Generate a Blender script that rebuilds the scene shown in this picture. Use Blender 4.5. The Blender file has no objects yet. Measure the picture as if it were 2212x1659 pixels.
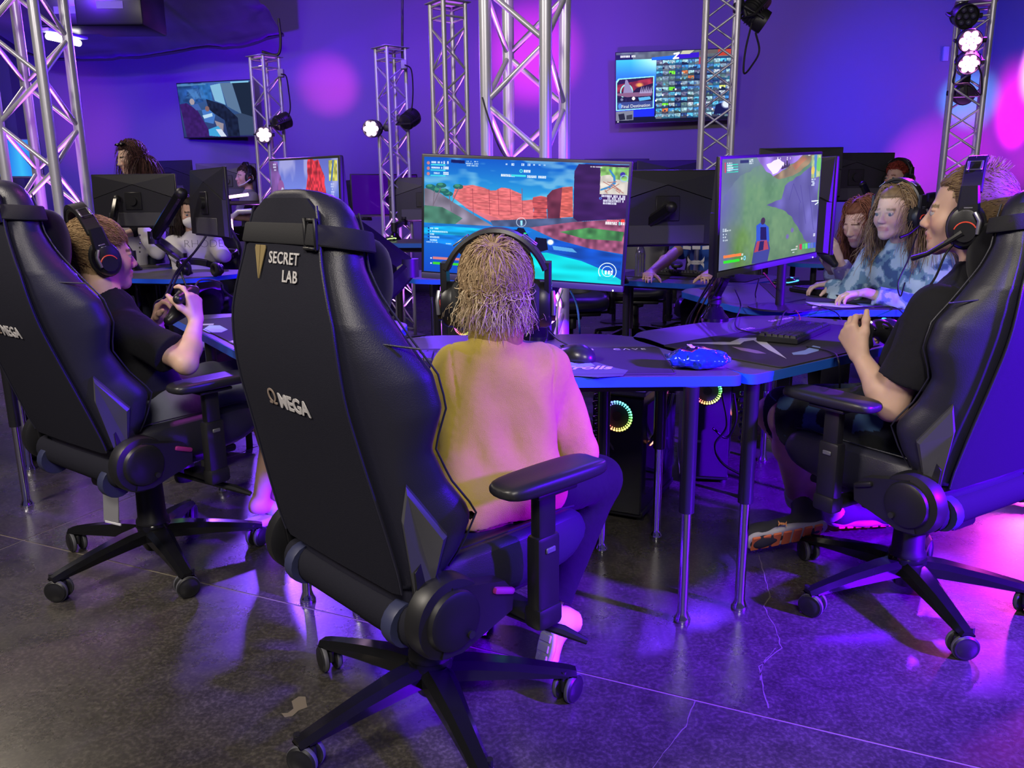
import bpy, bmesh, math, random
import numpy as np
from mathutils import Matrix, Vector, Euler
SC = bpy.context.scene
COL = SC.collection
PI = math.pi
rng = np.random.default_rng(7)
random.seed(7)
def V3(*a): return np.array(a, float)
def nrm(v):
    v = np.asarray(v, float); return v / max(np.linalg.norm(v), 1e-12)

# ------------------------------------------------------------------ camera
CAM_H, PITCH, ROLL, FPX = 1.1766, .2253, .0093, 1746.7
_r0 = V3(1, 0, 0); _u0 = V3(0, math.sin(PITCH), math.cos(PITCH)); CF = V3(0, math.cos(PITCH), -math.sin(PITCH))
CR = _r0 * math.cos(ROLL) - _u0 * math.sin(ROLL); CU = _r0 * math.sin(ROLL) + _u0 * math.cos(ROLL)
CO = V3(0, 0, CAM_H)
cam = bpy.data.objects.new('camera', bpy.data.cameras.new('camera')); COL.objects.link(cam)
cam.data.sensor_width = 36; cam.data.lens = FPX / 2212 * 36; cam.data.clip_start = .05
M = Matrix.Identity(4)
for i in range(3):
    M[i][0] = CR[i]; M[i][1] = CU[i]; M[i][2] = -CF[i]; M[i][3] = CO[i]
cam.matrix_world = M
SC.camera = cam
def ray(x, y): return CF + CR * ((x - 1106) / FPX) + CU * ((829.5 - y) / FPX)
def Zp(x, y, z): d = ray(x, y); return CO + d * ((z - CAM_H) / d[2])      # the point of the place at height z
def Yp(x, y, Y): d = ray(x, y); return CO + d * (Y / d[1])                # the point of the place at distance Y

# ------------------------------------------------------------------ world, exposure, lights
SC.view_settings.view_transform = 'Standard'; SC.view_settings.look = 'None'
SC.view_settings.gamma = 1; SC.view_settings.use_curve_mapping = False
SC.view_settings.exposure = 0.0
w = bpy.data.worlds.new('world'); SC.world = w; w.use_nodes = True
w.node_tree.nodes['Background'].inputs[0].default_value = (.16, .13, .42, 1)
w.node_tree.nodes['Background'].inputs[1].default_value = .27
SC.cycles.use_denoising = True
SC.cycles.max_bounces = 6; SC.cycles.diffuse_bounces = 3; SC.cycles.glossy_bounces = 3
SC.cycles.transmission_bounces = 4; SC.cycles.transparent_max_bounces = 6
SC.cycles.caustics_reflective = False; SC.cycles.caustics_refractive = False
SC.cycles.sample_clamp_indirect = 4
def aim(o, t):
    d = Vector(t) - o.location; o.rotation_euler = d.to_track_quat('-Z', 'Y').to_euler()
def lamp(kind, name, loc, target, power, color, size=.1, spot=60, blend=.6, sy=None):
    l = bpy.data.lights.new(name, kind); o = bpy.data.objects.new(name, l); COL.objects.link(o)
    o.location = loc; l.energy = power; l.color = color
    if target is not None: aim(o, target)
    if kind == 'AREA':
        l.size = size
        if sy: l.shape = 'RECTANGLE'; l.size_y = sy
    else: l.shadow_soft_size = size
    if kind == 'SPOT': l.spot_size = math.radians(spot); l.spot_blend = blend
    return o
VIO = (.28, .02, 1); BLU = (.04, .03, 1); PNK = (1, .05, .75); WRM = (1, .86, .68); MAG = (.72, .02, .9)
# ceiling lamps over the entrance area behind the camera (neutral), an added fill near the standing woman, stage pars (coloured)
lamp('AREA', 'ceiling_or_fill_lamp', (-2.9, .5, 3.4), (-.5, 1.9, .5), 120, (1, .90, .78), .7)
lamp('AREA', 'ceiling_or_fill_lamp', (.1, -1.9, 3.5), (-.1, 1.9, .6), 125, (1, .92, .80), 1.0)
lamp('AREA', 'ceiling_or_fill_lamp', (-4.3, 5.2, 3.9), (-3.0, 5.6, .8), 70, WRM, 1.0)  # fill added to brighten the standing woman's face
lamp('SPOT', 'stage_par_light', (4.4, -.3, 2.4), (1.40, 2.05, .6), 15000, (.12, .0, 1), .12, 34, .8)
lamp('SPOT', 'stage_par_light', (4.3, 1.4, 2.6), (2.3, 2.1, .0), 900, (.12, .0, 1), .12, 50, .8)
lamp('SPOT', 'stage_par_light', (3.6, 1.55, 2.3), (-.1, 1.5, .8), 1050, (.06, .0, 1), .12, 30, .8)
lamp('SPOT', 'stage_par_light', (3.0, 5.4, 2.2), (1.3, 3.0, .7), 450, (.22, .01, 1), .1, 62, .8)
lamp('SPOT', 'stage_par_light', (-1.0, 7.0, 2.4), (-1.3, 3.4, .3), 300, (.12, .02, 1), .1, 70, .8)
lamp('SPOT', 'stage_par_light', (1.8, 7.4, 3.6), (.9, 4.0, .6), 600, (.12, .02, 1), .1, 85, .8)
lamp('SPOT', 'stage_par_light', (-2.2, 7.5, 2.4), (-2.1, 4.8, .6), 700, (.2, .06, 1), .1, 80, .8)
lamp('SPOT', 'stage_par_light', (.07, 3.3, 3.9), (-1.2, 2.52, 1.0), 260, (.85, .10, 1), .1, 20, .8)
lamp('SPOT', 'stage_par_light', (3.4, 5.0, .6), (2.3, 2.3, .0), 300, PNK, .08, 60, .8)
# washes on the back and right walls
def wash(loc, tgt, p, c, sp, bl=1.0): lamp('SPOT', 'wall_wash_light', loc, tgt, p, c, .05, sp, bl)

# ------------------------------------------------------------------ materials
MATS = {}
def mat(name, c, rough=.5, metal=0, spec=.5, bump=0, scale=200, emit=None, estr=1, var=0, coat=0, trans=0, sheen=0, alpha=1, attr=None):
    if name in MATS: return MATS[name]
    m = bpy.data.materials.new(name); m.use_nodes = True; nt = m.node_tree; b = nt.nodes['Principled BSDF']; L = nt.links
    b.inputs['Base Color'].default_value = (*c, 1); b.inputs['Roughness'].default_value = rough
    b.inputs['Metallic'].default_value = metal; b.inputs['Specular IOR Level'].default_value = spec
    if coat: b.inputs['Coat Weight'].default_value = coat; b.inputs['Coat Roughness'].default_value = .08
    if trans: b.inputs['Transmission Weight'].default_value = trans
    if sheen: b.inputs['Sheen Weight'].default_value = sheen; b.inputs['Sheen Roughness'].default_value = .5
    if alpha < 1: b.inputs['Alpha'].default_value = alpha
    if emit: b.inputs['Emission Color'].default_value = (*emit, 1); b.inputs['Emission Strength'].default_value = estr
    if bump or var:
        tc = nt.nodes.new('ShaderNodeTexCoord'); n = nt.nodes.new('ShaderNodeTexNoise')
        n.inputs['Scale'].default_value = scale; n.inputs['Detail'].default_value = 4; L.new(tc.outputs['Object'], n.inputs['Vector'])
        if bump:
            bp = nt.nodes.new('ShaderNodeBump'); bp.inputs['Strength'].default_value = bump; bp.inputs['Distance'].default_value = .002
            L.new(n.outputs['Fac'], bp.inputs['Height']); L.new(bp.outputs['Normal'], b.inputs['Normal'])
        if var:
            mx = nt.nodes.new('ShaderNodeMix'); mx.data_type = 'RGBA'
            mx.inputs[6].default_value = (*[x * (1 - var) for x in c], 1); mx.inputs[7].default_value = (*[min(1, x * (1 + var)) for x in c], 1)
            L.new(n.outputs['Fac'], mx.inputs[0]); L.new(mx.outputs[2], b.inputs['Base Color'])
    if attr:
        a = nt.nodes.new('ShaderNodeAttribute'); a.attribute_name = attr; L.new(a.outputs['Color'], b.inputs['Base Color'])
    MATS[name] = m; return m
def emat(name, c, s):
    if name in MATS: return MATS[name]
    m = bpy.data.materials.new(name); m.use_nodes = True; nt = m.node_tree; nt.nodes.clear()
    e = nt.nodes.new('ShaderNodeEmission'); e.inputs[0].default_value = (*c, 1); e.inputs[1].default_value = s
    o = nt.nodes.new('ShaderNodeOutputMaterial'); nt.links.new(e.outputs[0], o.inputs[0]); MATS[name] = m; return m

# ------------------------------------------------------------------ mesh builder
def frame(d, up=(0, 0, 1)):
    d = nrm(d); u = np.array(up, float)
    if abs(d @ nrm(u)) > .99: u = V3(0, 1, 0) if abs(d[1]) < .9 else V3(1, 0, 0)
    s = nrm(np.cross(u, d)); return s, np.cross(d, s), d
class MB:
    def __init__(s): s.v = []; s.f = []
    def add(s, vs, fs):
        o = len(s.v); s.v += [tuple(map(float, x)) for x in vs]; s.f += [tuple(o + i for i in f) for f in fs]; return s
    def loft(s, secs, cap=True, closed=False):
        n = len(secs[0]); vs = [p for q in secs for p in q]; fs = []
        m = len(secs)
        for i in range(m if closed else m - 1):
            for j in range(n):
                a = i * n + j; b = i * n + (j + 1) % n; k = ((i + 1) % m) * n
                fs.append((a, b, k + (j + 1) % n, k + j))
        if cap and not closed: fs.append(tuple(range(n))[::-1]); fs.append(tuple((m - 1) * n + j for j in range(n)))
        return s.add(vs, fs)
    def cyl(s, a, b, r, r2=None, n=16, cap=True):
        a = np.array(a, float); b = np.array(b, float); r2 = r if r2 is None else r2
        x, y, _ = frame(b - a); t = np.linspace(0, 2 * PI, n, endpoint=False)
        q = np.outer(np.cos(t), x) + np.outer(np.sin(t), y)
        return s.loft([a + q * r, b + q * r2], cap)
    def tube(s, pts, r, n=8, sq=None, closed=False):
        P = np.array(pts, float); m = len(P); T = np.gradient(P, axis=0)
        if closed: T = np.roll(P, -1, 0) - np.roll(P, 1, 0)
        R = np.broadcast_to(np.array(r, float), (m,)) if np.ndim(r) < 2 else r
        x, y, _ = frame(T[0]); secs = []; t = np.linspace(0, 2 * PI, n, endpoint=False)
        for i in range(m):
            d = nrm(T[i]); x = nrm(x - d * (x @ d)); y = np.cross(d, x)
            secs.append(P[i] + np.outer(np.cos(t), x) * R[i] + np.outer(np.sin(t), y) * R[i] * (sq or 1))
        return s.loft(secs, True, closed)
    def box(s, c, d, rot=None):
        c = np.array(c, float); d = np.array(d, float) / 2
        vs = np.array([[x, y, z] for x in (-1, 1) for y in (-1, 1) for z in (-1, 1)]) * d
        if rot is not None: vs = vs @ np.array(rot).T
        return s.add(vs + c, [(0, 1, 3, 2), (4, 6, 7, 5), (0, 4, 5, 1), (2, 3, 7, 6), (0, 2, 6, 4), (1, 5, 7, 3)])
    def rbox(s, c, d, r=.01, seg=3, rot=None):
        bm = bmesh.new(); bmesh.ops.create_cube(bm, size=1); bmesh.ops.scale(bm, vec=d, verts=bm.verts)
        bmesh.ops.bevel(bm, geom=list(bm.edges), offset=min(r, min(d) * .49), segments=seg, affect='EDGES', profile=.5)
        bm.verts.ensure_lookup_table()
        vs = np.array([v.co[:] for v in bm.verts]); fs = [tuple(v.index for v in f.verts) for f in bm.faces]; bm.free()
        if rot is not None: vs = vs @ np.array(rot).T
        return s.add(vs + np.array(c, float), fs)
    def prism(s, poly, z0, z1):
        n = len(poly)
        return s.loft([[(x, y, z0) for x, y in poly], [(x, y, z1) for x, y in poly]])
    def lathe(s, prof, o=(0, 0, 0), ax=(0, 0, 1), n=24):
        x, y, d = frame(ax); t = np.linspace(0, 2 * PI, n, endpoint=False); q = np.outer(np.cos(t), x) + np.outer(np.sin(t), y)
        o = np.array(o, float)
        return s.loft([o + d * z + q * max(r, 1e-4) for r, z in prof])
    def sph(s, c, r, n=12, m=8, rot=None):
        r = np.broadcast_to(np.array(r, float), (3,)); secs = []
        for i in range(m + 1):
            a = PI * i / m; a = min(max(a, .02), PI - .02); t = np.linspace(0, 2 * PI, n, endpoint=False)
            p = np.stack([np.cos(t) * math.sin(a), np.sin(t) * math.sin(a), np.full(n, -math.cos(a))], 1) * r
            if rot is not None: p = p @ np.array(rot).T
            secs.append(p + np.array(c, float))
        return s.loft(secs)
    def xf(s, M):
        M = np.array(M); P = np.array(s.v); s.v = [tuple(x) for x in P @ M[:3, :3].T + M[:3, 3]]; return s
    def mesh(s, name, m=None, smooth=38, sub=0):
        me = bpy.data.meshes.new(name); me.from_pydata(s.v, [], s.f); me.validate(); 
        bm = bmesh.new(); bm.from_mesh(me); bmesh.ops.recalc_face_normals(bm, faces=bm.faces)
        if sub: bmesh.ops.subdivide_edges(bm, edges=bm.edges, cuts=0)
        bm.to_mesh(me); bm.free()
        if smooth: me.shade_smooth(); me.set_sharp_from_angle(angle=math.radians(smooth))
        if m: me.materials.append(m)
        return me
def link(name, data, parent=None):
    o = bpy.data.objects.new(name, data); COL.objects.link(o)
    if parent is not None: o.parent = parent
    return o
def part(name, mb, m, parent=None, smooth=38, sub=0):
    me = mb.mesh(name, m, smooth) if isinstance(mb, MB) else mb
    o = link(name, me, parent)
    if sub:
        md = o.modifiers.new('s', 'SUBSURF'); md.levels = sub; md.render_levels = sub
    return o
def tag(o, label, cat, group=None):
    o['label'] = label; o['category'] = cat
    if group: o['group'] = group
    return o
def thing(name, label, cat, loc=(0, 0, 0), rz=0, group=None):
    o = link(name, None); o.empty_display_size = .1; o.location = loc; o.rotation_euler = (0, 0, rz)
    return tag(o, label, cat, group)
def struct(o): o['kind'] = 'structure'; return o
def dup(root, loc=None, rz=None, label=None, group=None, drop=()):
    def cp(o, par):
        c = o.copy(); COL.objects.link(c)
        if par is not None: c.parent = par
        for ch in o.children:
            if ch.name.split('.')[0] not in drop: cp(ch, c)
        return c
    r = cp(root, None)
    if loc is not None: r.location = loc
    if rz is not None: r.rotation_euler = (0, 0, rz)
    if label: r['label'] = label
    if group: r['group'] = group
    return r
def text_mesh(s, size, depth=.002, m=None, bold=0, shear=0, space=1.0, align='CENTER'):
    c = bpy.data.curves.new('lettering', 'FONT'); c.body = s; c.size = size; c.extrude = depth; c.align_x = align; c.align_y = 'CENTER'
    c.offset = bold; c.shear = shear; c.space_character = space; c.resolution_u = 3
    o = bpy.data.objects.new('lettering', c); COL.objects.link(o)
    dg = bpy.context.evaluated_depsgraph_get(); dg.update()
    me = bpy.data.meshes.new_from_object(o.evaluated_get(dg)); bpy.data.objects.remove(o)
    me.materials.clear()
    if m: me.materials.append(m)
    return me
def place(o, X, Y, Zv, loc):           # local axes in parent space
    m = Matrix.Identity(4)
    for i in range(3): m[i][0] = X[i]; m[i][1] = Y[i]; m[i][2] = Zv[i]; m[i][3] = loc[i]
    o.matrix_local = m; return o
def cable(name, pts, r, m, label=None, cat='cable', parent=None, n=6, group=None):
    P = np.array(pts, float); k = len(P); out = []       # Catmull-Rom
    Q = np.vstack([2 * P[0] - P[1], P, 2 * P[-1] - P[-2]])
    for i in range(k - 1):
        a, b, c, d = Q[i:i + 4]
        for t in np.linspace(0, 1, 8, endpoint=False):
            out.append(.5 * (2 * b + (c - a) * t + (2 * a - 5 * b + 4 * c - d) * t * t + (3 * b - a - 3 * c + d) * t ** 3))
    out.append(P[-1]); o = part(name, MB().tube(out, r, n), m, parent, 60)
    if label: tag(o, label, cat, group)
    return o
# ------------------------------------------------------------------ smooth solids: distance fields meshed by surface nets
def rotm(X, Y, Z): return np.stack([np.array(X, float), np.array(Y, float), np.array(Z, float)], 1)
class SDF:
    """Primitives in order; each joins (or cuts) the field with its own blend radius."""
    def __init__(s): s.p = []
    def cap(s, a, b, ra, rb=None, k=.02, cut=None, op='u'):
        a = np.array(a, float); b = np.array(b, float); rb = ra if rb is None else rb
        lo = np.minimum(a - ra, b - rb); hi = np.maximum(a + ra, b + rb)
        ab = b - a; L = max(ab @ ab, 1e-12)
        def f(P):
            q = P - a; t = np.clip(q @ ab / L, 0, 1)
            return np.sqrt(((q - t[:, None] * ab) ** 2).sum(1)) - (ra + t * (rb - ra))
        def g(P):
            d = f(P); n = ab / math.sqrt(L)
            if cut in ('b', 'ab'): d = np.maximum(d, (P - b) @ n)
            if cut in ('a', 'ab'): d = np.maximum(d, -((P - a) @ n))
            return d
        s.p.append((g if cut else f, lo, hi, k, op)); return s
    def chain(s, pts, rs, k=.02, cut=None):
        for i in range(len(pts) - 1): s.cap(pts[i], pts[i + 1], rs[i], rs[i + 1], k, cut if i == len(pts) - 2 else None)
        return s
    def ell(s, c, r, R=None, k=.02, op='u'):
        c = np.array(c, float); r = np.array(r, float) * np.ones(3)
        R = np.eye(3) if R is None else np.array(R)
        e = np.abs(R) @ r
        def f(P):
            q = (P - c) @ R; k0 = np.sqrt(((q / r) ** 2).sum(1)); k1 = np.sqrt(((q / r ** 2) ** 2).sum(1))
            return k0 * (k0 - 1) / np.maximum(k1, 1e-9)
        s.p.append((f, c - e, c + e, k, op)); return s
    def box(s, c, d, r=.005, R=None, k=.01, op='u'):
        c = np.array(c, float); h = np.array(d, float) / 2 - r; R = np.eye(3) if R is None else np.array(R)
        e = np.abs(R) @ (h + r)
        def f(P):
            q = np.abs((P - c) @ R) - h
            return np.sqrt((np.maximum(q, 0) ** 2).sum(1)) + np.minimum(q.max(1), 0) - r
        s.p.append((f, c - e, c + e, k, op)); return s
    def mesh(s, vox):
        U = [p for p in s.p if p[4] == 'u']
        lo = np.min([p[1] for p in U], 0) - 3 * vox; hi = np.max([p[2] for p in U], 0) + 3 * vox
        N = np.ceil((hi - lo) / vox).astype(int) + 1
        F = np.full(N, 9., np.float32)
        ax = [lo[i] + vox * np.arange(N[i]) for i in range(3)]
        for f, a, b, k, op in s.p:
            m = k * 1.2 + 2.5 * vox
            i0 = np.clip(np.floor((a - m - lo) / vox).astype(int), 0, N - 1); i1 = np.clip(np.ceil((b + m - lo) / vox).astype(int) + 1, 1, N)
            if (i1 <= i0).any(): continue
            sl = tuple(slice(i0[i], i1[i]) for i in range(3))
            G = np.stack(np.meshgrid(*[ax[i][sl[i]] for i in range(3)], indexing='ij'), -1).reshape(-1, 3)
            d = f(G).reshape(F[sl].shape).astype(np.float32); o = F[sl]
            if op == 'u':
                h = np.maximum(k - np.abs(o - d), 0) / k; F[sl] = np.minimum(o, d) - h * h * k * .25
            else:
                d = -d; h = np.maximum(k - np.abs(o - d), 0) / k; F[sl] = np.maximum(o, d) + h * h * k * .25
        return surface_nets(F, lo, vox)
def surface_nets(F, lo, vox):
    S = F < 0
    c = np.zeros(np.array(F.shape) - 1, np.int8)
    for dx in (0, 1):
        for dy in (0, 1):
            for dz in (0, 1):
                c += S[dx:dx + c.shape[0], dy:dy + c.shape[1], dz:dz + c.shape[2]]
    act = np.argwhere((c > 0) & (c < 8))
    idx = np.full(c.shape, -1, np.int32); idx[tuple(act.T)] = np.arange(len(act))
    acc = np.zeros((len(act), 3)); cnt = np.zeros(len(act))
    cor = [(x, y, z) for x in (0, 1) for y in (0, 1) for z in (0, 1)]
    for i, a in enumerate(cor):
        for b in cor[i + 1:]:
            if sum(abs(p - q) for p, q in zip(a, b)) != 1: continue
            fa = F[act[:, 0] + a[0], act[:, 1] + a[1], act[:, 2] + a[2]]; fb = F[act[:, 0] + b[0], act[:, 1] + b[1], act[:, 2] + b[2]]
            m = (fa < 0) != (fb < 0); t = np.where(m, fa / np.where(m, fa - fb, 1), 0)
            acc[m] += (np.array(a) + t[:, None] * (np.array(b) - np.array(a)))[m]; cnt[m] += 1
    V = lo + vox * (act + acc / cnt[:, None])
    Q = []
    for d in range(3):
        e = [0, 0, 0]; e[d] = 1; n = S.shape
        A = S[:n[0] - e[0], :n[1] - e[1], :n[2] - e[2]]; B = S[e[0]:, e[1]:, e[2]:]
        w = np.argwhere(A != B); w = w[(w > 0).all(1)]
        u, v = [(1, 2), (2, 0), (0, 1)][d]; eu = np.zeros(3, int); ev = np.zeros(3, int); eu[u] = 1; ev[v] = 1
        ok = (w - 0 < np.array(c.shape)).all(1); w = w[ok]
        g = lambda p: idx[p[:, 0], p[:, 1], p[:, 2]]
        q = np.stack([g(w), g(w - eu), g(w - eu - ev), g(w - ev)], 1)
        fl = A[tuple(w.T)]; q[fl] = q[fl][:, ::-1]; Q.append(q)
    Q = np.concatenate(Q); Q = Q[(Q >= 0).all(1)]
    return V, Q[:, ::-1]
def vnoise(P, s, seed=0):
    P = P * s + seed * 17.3; i = np.floor(P).astype(np.int64); f = P - i; f = f * f * (3 - 2 * f); out = 0
    for dx in (0, 1):
        for dy in (0, 1):
            for dz in (0, 1):
                h = (i[:, 0] + dx) * 374761393 + (i[:, 1] + dy) * 668265263 + (i[:, 2] + dz) * 2147483647 + seed * 1013
                h = (h ^ (h >> 13)) * 1274126177; h = ((h ^ (h >> 16)) & 0xffff) / 65535.
                out = out + h * np.abs(1 - dx - f[:, 0]) * np.abs(1 - dy - f[:, 1]) * np.abs(1 - dz - f[:, 2])
    return out * 2 - 1
def vnormals(V, Q):
    n = np.cross(V[Q[:, 2]] - V[Q[:, 0]], V[Q[:, 3]] - V[Q[:, 1]]); N = np.zeros_like(V)
    for j in range(4): np.add.at(N, Q[:, j], n)
    return N / np.maximum(np.linalg.norm(N, axis=1, keepdims=True), 1e-12)
def np_mesh(name, V, Q, m=None, col=None, smooth=True):
    me = bpy.data.meshes.new(name); k = Q.shape[1]
    me.vertices.add(len(V)); me.vertices.foreach_set('co', V.astype(np.float32).ravel())
    me.loops.add(Q.size); me.loops.foreach_set('vertex_index', Q.astype(np.int32).ravel())
    me.polygons.add(len(Q)); me.polygons.foreach_set('loop_start', np.arange(0, Q.size, k, dtype=np.int32))
    me.update(calc_edges=True); me.validate()
    if smooth: me.shade_smooth()
    if col is not None:
        a = me.color_attributes.new('tint', 'FLOAT_COLOR', 'POINT')
        c = np.ones((len(V), 4), np.float32); c[:, :3] = col; a.data.foreach_set('color', c.ravel())
    if m: me.materials.append(m)
    return me
def sdf_part(name, sd, vox, m, parent=None, disp=None, col=None):
    V, Q = sd.mesh(vox)
    if disp is not None: V = V + vnormals(V, Q) * disp(V)[:, None]
    return link(name, np_mesh(name, V, Q, m, col(V) if col else None), parent)
def strands(name, P, pathfn, m, parent, wid=.0011, seg=7, cols=None, taper=.35, sides=3):
    """P roots (n,3); pathfn gives (n,seg,3) paths; each strand is a thin three-sided lock."""
    W = pathfn(P); n, k, _ = W.shape
    T = np.gradient(W, axis=1); T /= np.maximum(np.linalg.norm(T, axis=2, keepdims=True), 1e-9)
    r = rng.normal(size=(n, 1, 3)); X = np.cross(T, r); X /= np.maximum(np.linalg.norm(X, axis=2, keepdims=True), 1e-9); Y = np.cross(T, X)
    wd = wid * np.linspace(1, taper, k)[None, :, None] * rng.uniform(.7, 1.5, (n, 1, 1))
    R = [W + wd * (X * math.cos(a) + Y * math.sin(a)) for a in np.arange(sides) * 2 * PI / sides]
    V = np.stack(R, 2).reshape(-1, 3)                                # n,k,sides
    b = (np.arange(n)[:, None, None] * k + np.arange(k - 1)[None, :, None]) * sides; j = np.arange(sides)[None, None, :]; j2 = (j + 1) % sides
    Q = np.stack([b + j, b + j2, b + sides + j2, b + sides + j], -1).reshape(-1, 4)
    c = None if cols is None else np.repeat(cols, k * sides, axis=0)
    return link(name, np_mesh(name, V, Q, m, c), parent)
# ------------------------------------------------------------------ the room
XL, XR, YB, YF, ZC = -6.1, 5.95, 10.6, -2.5, 4.6
wallm = mat('wall_paint', (.25, .235, .27), .75, spec=.2, bump=.15, scale=90)
def box_part(name, c, d, m, parent=None, r=0): return part(name, MB().rbox(c, d, r, 2) if r else MB().box(c, d), m, parent)
struct(box_part('wall_back', ((XL + XR) / 2, YB + .1, ZC / 2), (XR - XL + .4, .2, ZC), wallm))
struct(box_part('wall_right', (XR + .1, (YB + YF) / 2, ZC / 2), (.2, YB - YF, ZC), wallm))
struct(box_part('wall_left', (XL - 1.5, (YB + YF) / 2, ZC / 2), (.2, YB - YF, ZC), mat('dark_wall', (.03, .03, .035), .8)))
struct(box_part('ceiling', ((XL + XR) / 2, (YB + YF) / 2, ZC + .05), (XR - XL + 3.4, YB - YF, .1), mat('black_ceiling', (.012, .012, .014), .9)))
struct(box_part('trim_1', (XL + .08, YB - .2, ZC / 2), (.17, .4, ZC), mat('grey_trim', (.12, .12, .14), .6)))
struct(box_part('baseboard_back', ((XL + XR) / 2, YB - .008, .05), (XR - XL, .016, .1), mat('black_rubber', (.012, .012, .014), .6), None, .003))
# concrete floor: four slabs between saw-cut joints filled with sealant
fm = bpy.data.materials.new('polished_concrete'); fm.use_nodes = True
def _floor(m):
    nt = m.node_tree; L = nt.links; b = nt.nodes['Principled BSDF']; tc = nt.nodes.new('ShaderNodeTexCoord')
    def noise(s, d, r=.6):
        n = nt.nodes.new('ShaderNodeTexNoise'); n.inputs['Scale'].default_value = s; n.inputs['Detail'].default_value = d
        n.inputs['Roughness'].default_value = r; L.new(tc.outputs['Object'], n.inputs['Vector']); return n
    def ramp(n, stops):
        r = nt.nodes.new('ShaderNodeValToRGB'); e = r.color_ramp.elements
        for i, (p, c) in enumerate(stops):
            q = e[i] if i < 2 else e.new(p)
            q.position = p; q.color = (*c, 1)
        L.new(n.outputs['Fac'], r.inputs[0]); return r
    def mix(t, f, a, c):
        x = nt.nodes.new('ShaderNodeMix'); x.data_type = 'RGBA'; x.blend_type = t; x.inputs[0].default_value = f
        L.new(a, x.inputs[6]); L.new(c, x.inputs[7]); return x.outputs[2]
    a = ramp(noise(1.1, 8, .65), [(.3, (.032, .029, .027)), (.7, (.080, .072, .066))])
    s = ramp(noise(95, 3), [(.45, (.72, .72, .72)), (.70, (1.9, 1.85, 1.8))])
    g = ramp(noise(16, 6, .7), [(.35, (.7, .7, .7)), (.7, (1.25, 1.25, 1.25))])
    L.new(mix('MULTIPLY', 1, mix('MULTIPLY', .8, a.outputs[0], s.outputs[0]), g.outputs[0]), b.inputs['Base Color'])
    rr = ramp(noise(5, 7, .7), [(.3, (.24, .24, .24)), (.75, (.34, .34, .34))]); L.new(rr.outputs[0], b.inputs['Roughness'])
    bp = nt.nodes.new('ShaderNodeBump'); bp.inputs['Strength'].default_value = .05; bp.inputs['Distance'].default_value = .002
    L.new(noise(30, 5).outputs['Fac'], bp.inputs['Height']); L.new(bp.outputs[0], b.inputs['Normal'])
    b.inputs['Specular IOR Level'].default_value = .6
_floor(fm)
floor = struct(part('floor', MB().box((0, 4, -.0516), (17, 15, .1)), mat('joint_sealant', (.20, .175, .13), .7)))
JP = V3(-1.756, 2.702); JU = nrm(V3(.912, -.409)); JV = V3(-JU[1], JU[0])
def clip(poly, n, c):
    out = []
    for i in range(len(poly)):
        a, b = poly[i], poly[(i + 1) % len(poly)]; da, db = a @ n - c, b @ n - c
        if da >= 0: out.append(a)
        if (da < 0) != (db < 0): out.append(a + (b - a) * (da / (da - db)))
    return out
for su in (1, -1):
    for sv in (1, -1):
        q = [V3(XL - 1.6, YF), V3(XR, YF), V3(XR, YB), V3(XL - 1.6, YB)]
        q = clip(clip(q, JU * su, JP @ JU * su + .0035), JV * sv, JP @ JV * sv + .0035)
        part('slab', MB().prism([tuple(p) for p in q], -.0396, 0), fm, floor)
def ribbon(name, pts, w, m):
    P = [Zp(x, y, 0)[:2] for x, y in pts]; L_, R_ = [], []
    for i, p in enumerate(P):
        t = nrm(P[min(i + 1, len(P) - 1)] - P[max(i - 1, 0)]); n = V3(-t[1], t[0]) * w * random.uniform(.3, 1); L_.append((*(p + n), .0004)); R_.append((*(p - n), .0004))
    k = len(P); return part(name, MB().add(L_ + R_, [(i, i + 1, k + i + 1, k + i) for i in range(k - 1)]), m, floor)
crk = mat('crack_dust', (.15, .13, .12), .6)
def jag(pts):
    out = []
    for (a, b), (c, d) in zip(pts, pts[1:]):
        n = max(2, int(math.hypot(c - a, d - b) / 9))
        for i in range(n): out.append((a + (c - a) * i / n + random.uniform(-2, 2), b + (d - b) * i / n))
    return out + [pts[-1]]
ribbon('crack', jag([(1640, 1200), (1665, 1290), (1650, 1310), (1676, 1360), (1688, 1400), (1640, 1440), (1650, 1490), (1660, 1530)]), .0022, crk)
ribbon('crack', jag([(1676, 1400), (1650, 1430), (1642, 1470)]), .0016, crk)
ribbon('crack', jag([(1500, 1515), (1480, 1570), (1440, 1620), (1410, 1659)]), .0016, crk)
_sp = [(608, 1541), (622, 1540), (634, 1531), (630, 1515), (645, 1505), (660, 1505), (662, 1520), (664, 1528), (645, 1535), (632, 1547), (615, 1550)]
part('stain', MB().add([(*Zp(x, y, 0)[:2], .0005) for x, y in _sp], [tuple(range(len(_sp)))]), mat('stain', (.17, .14, .11), .6), floor)

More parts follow.
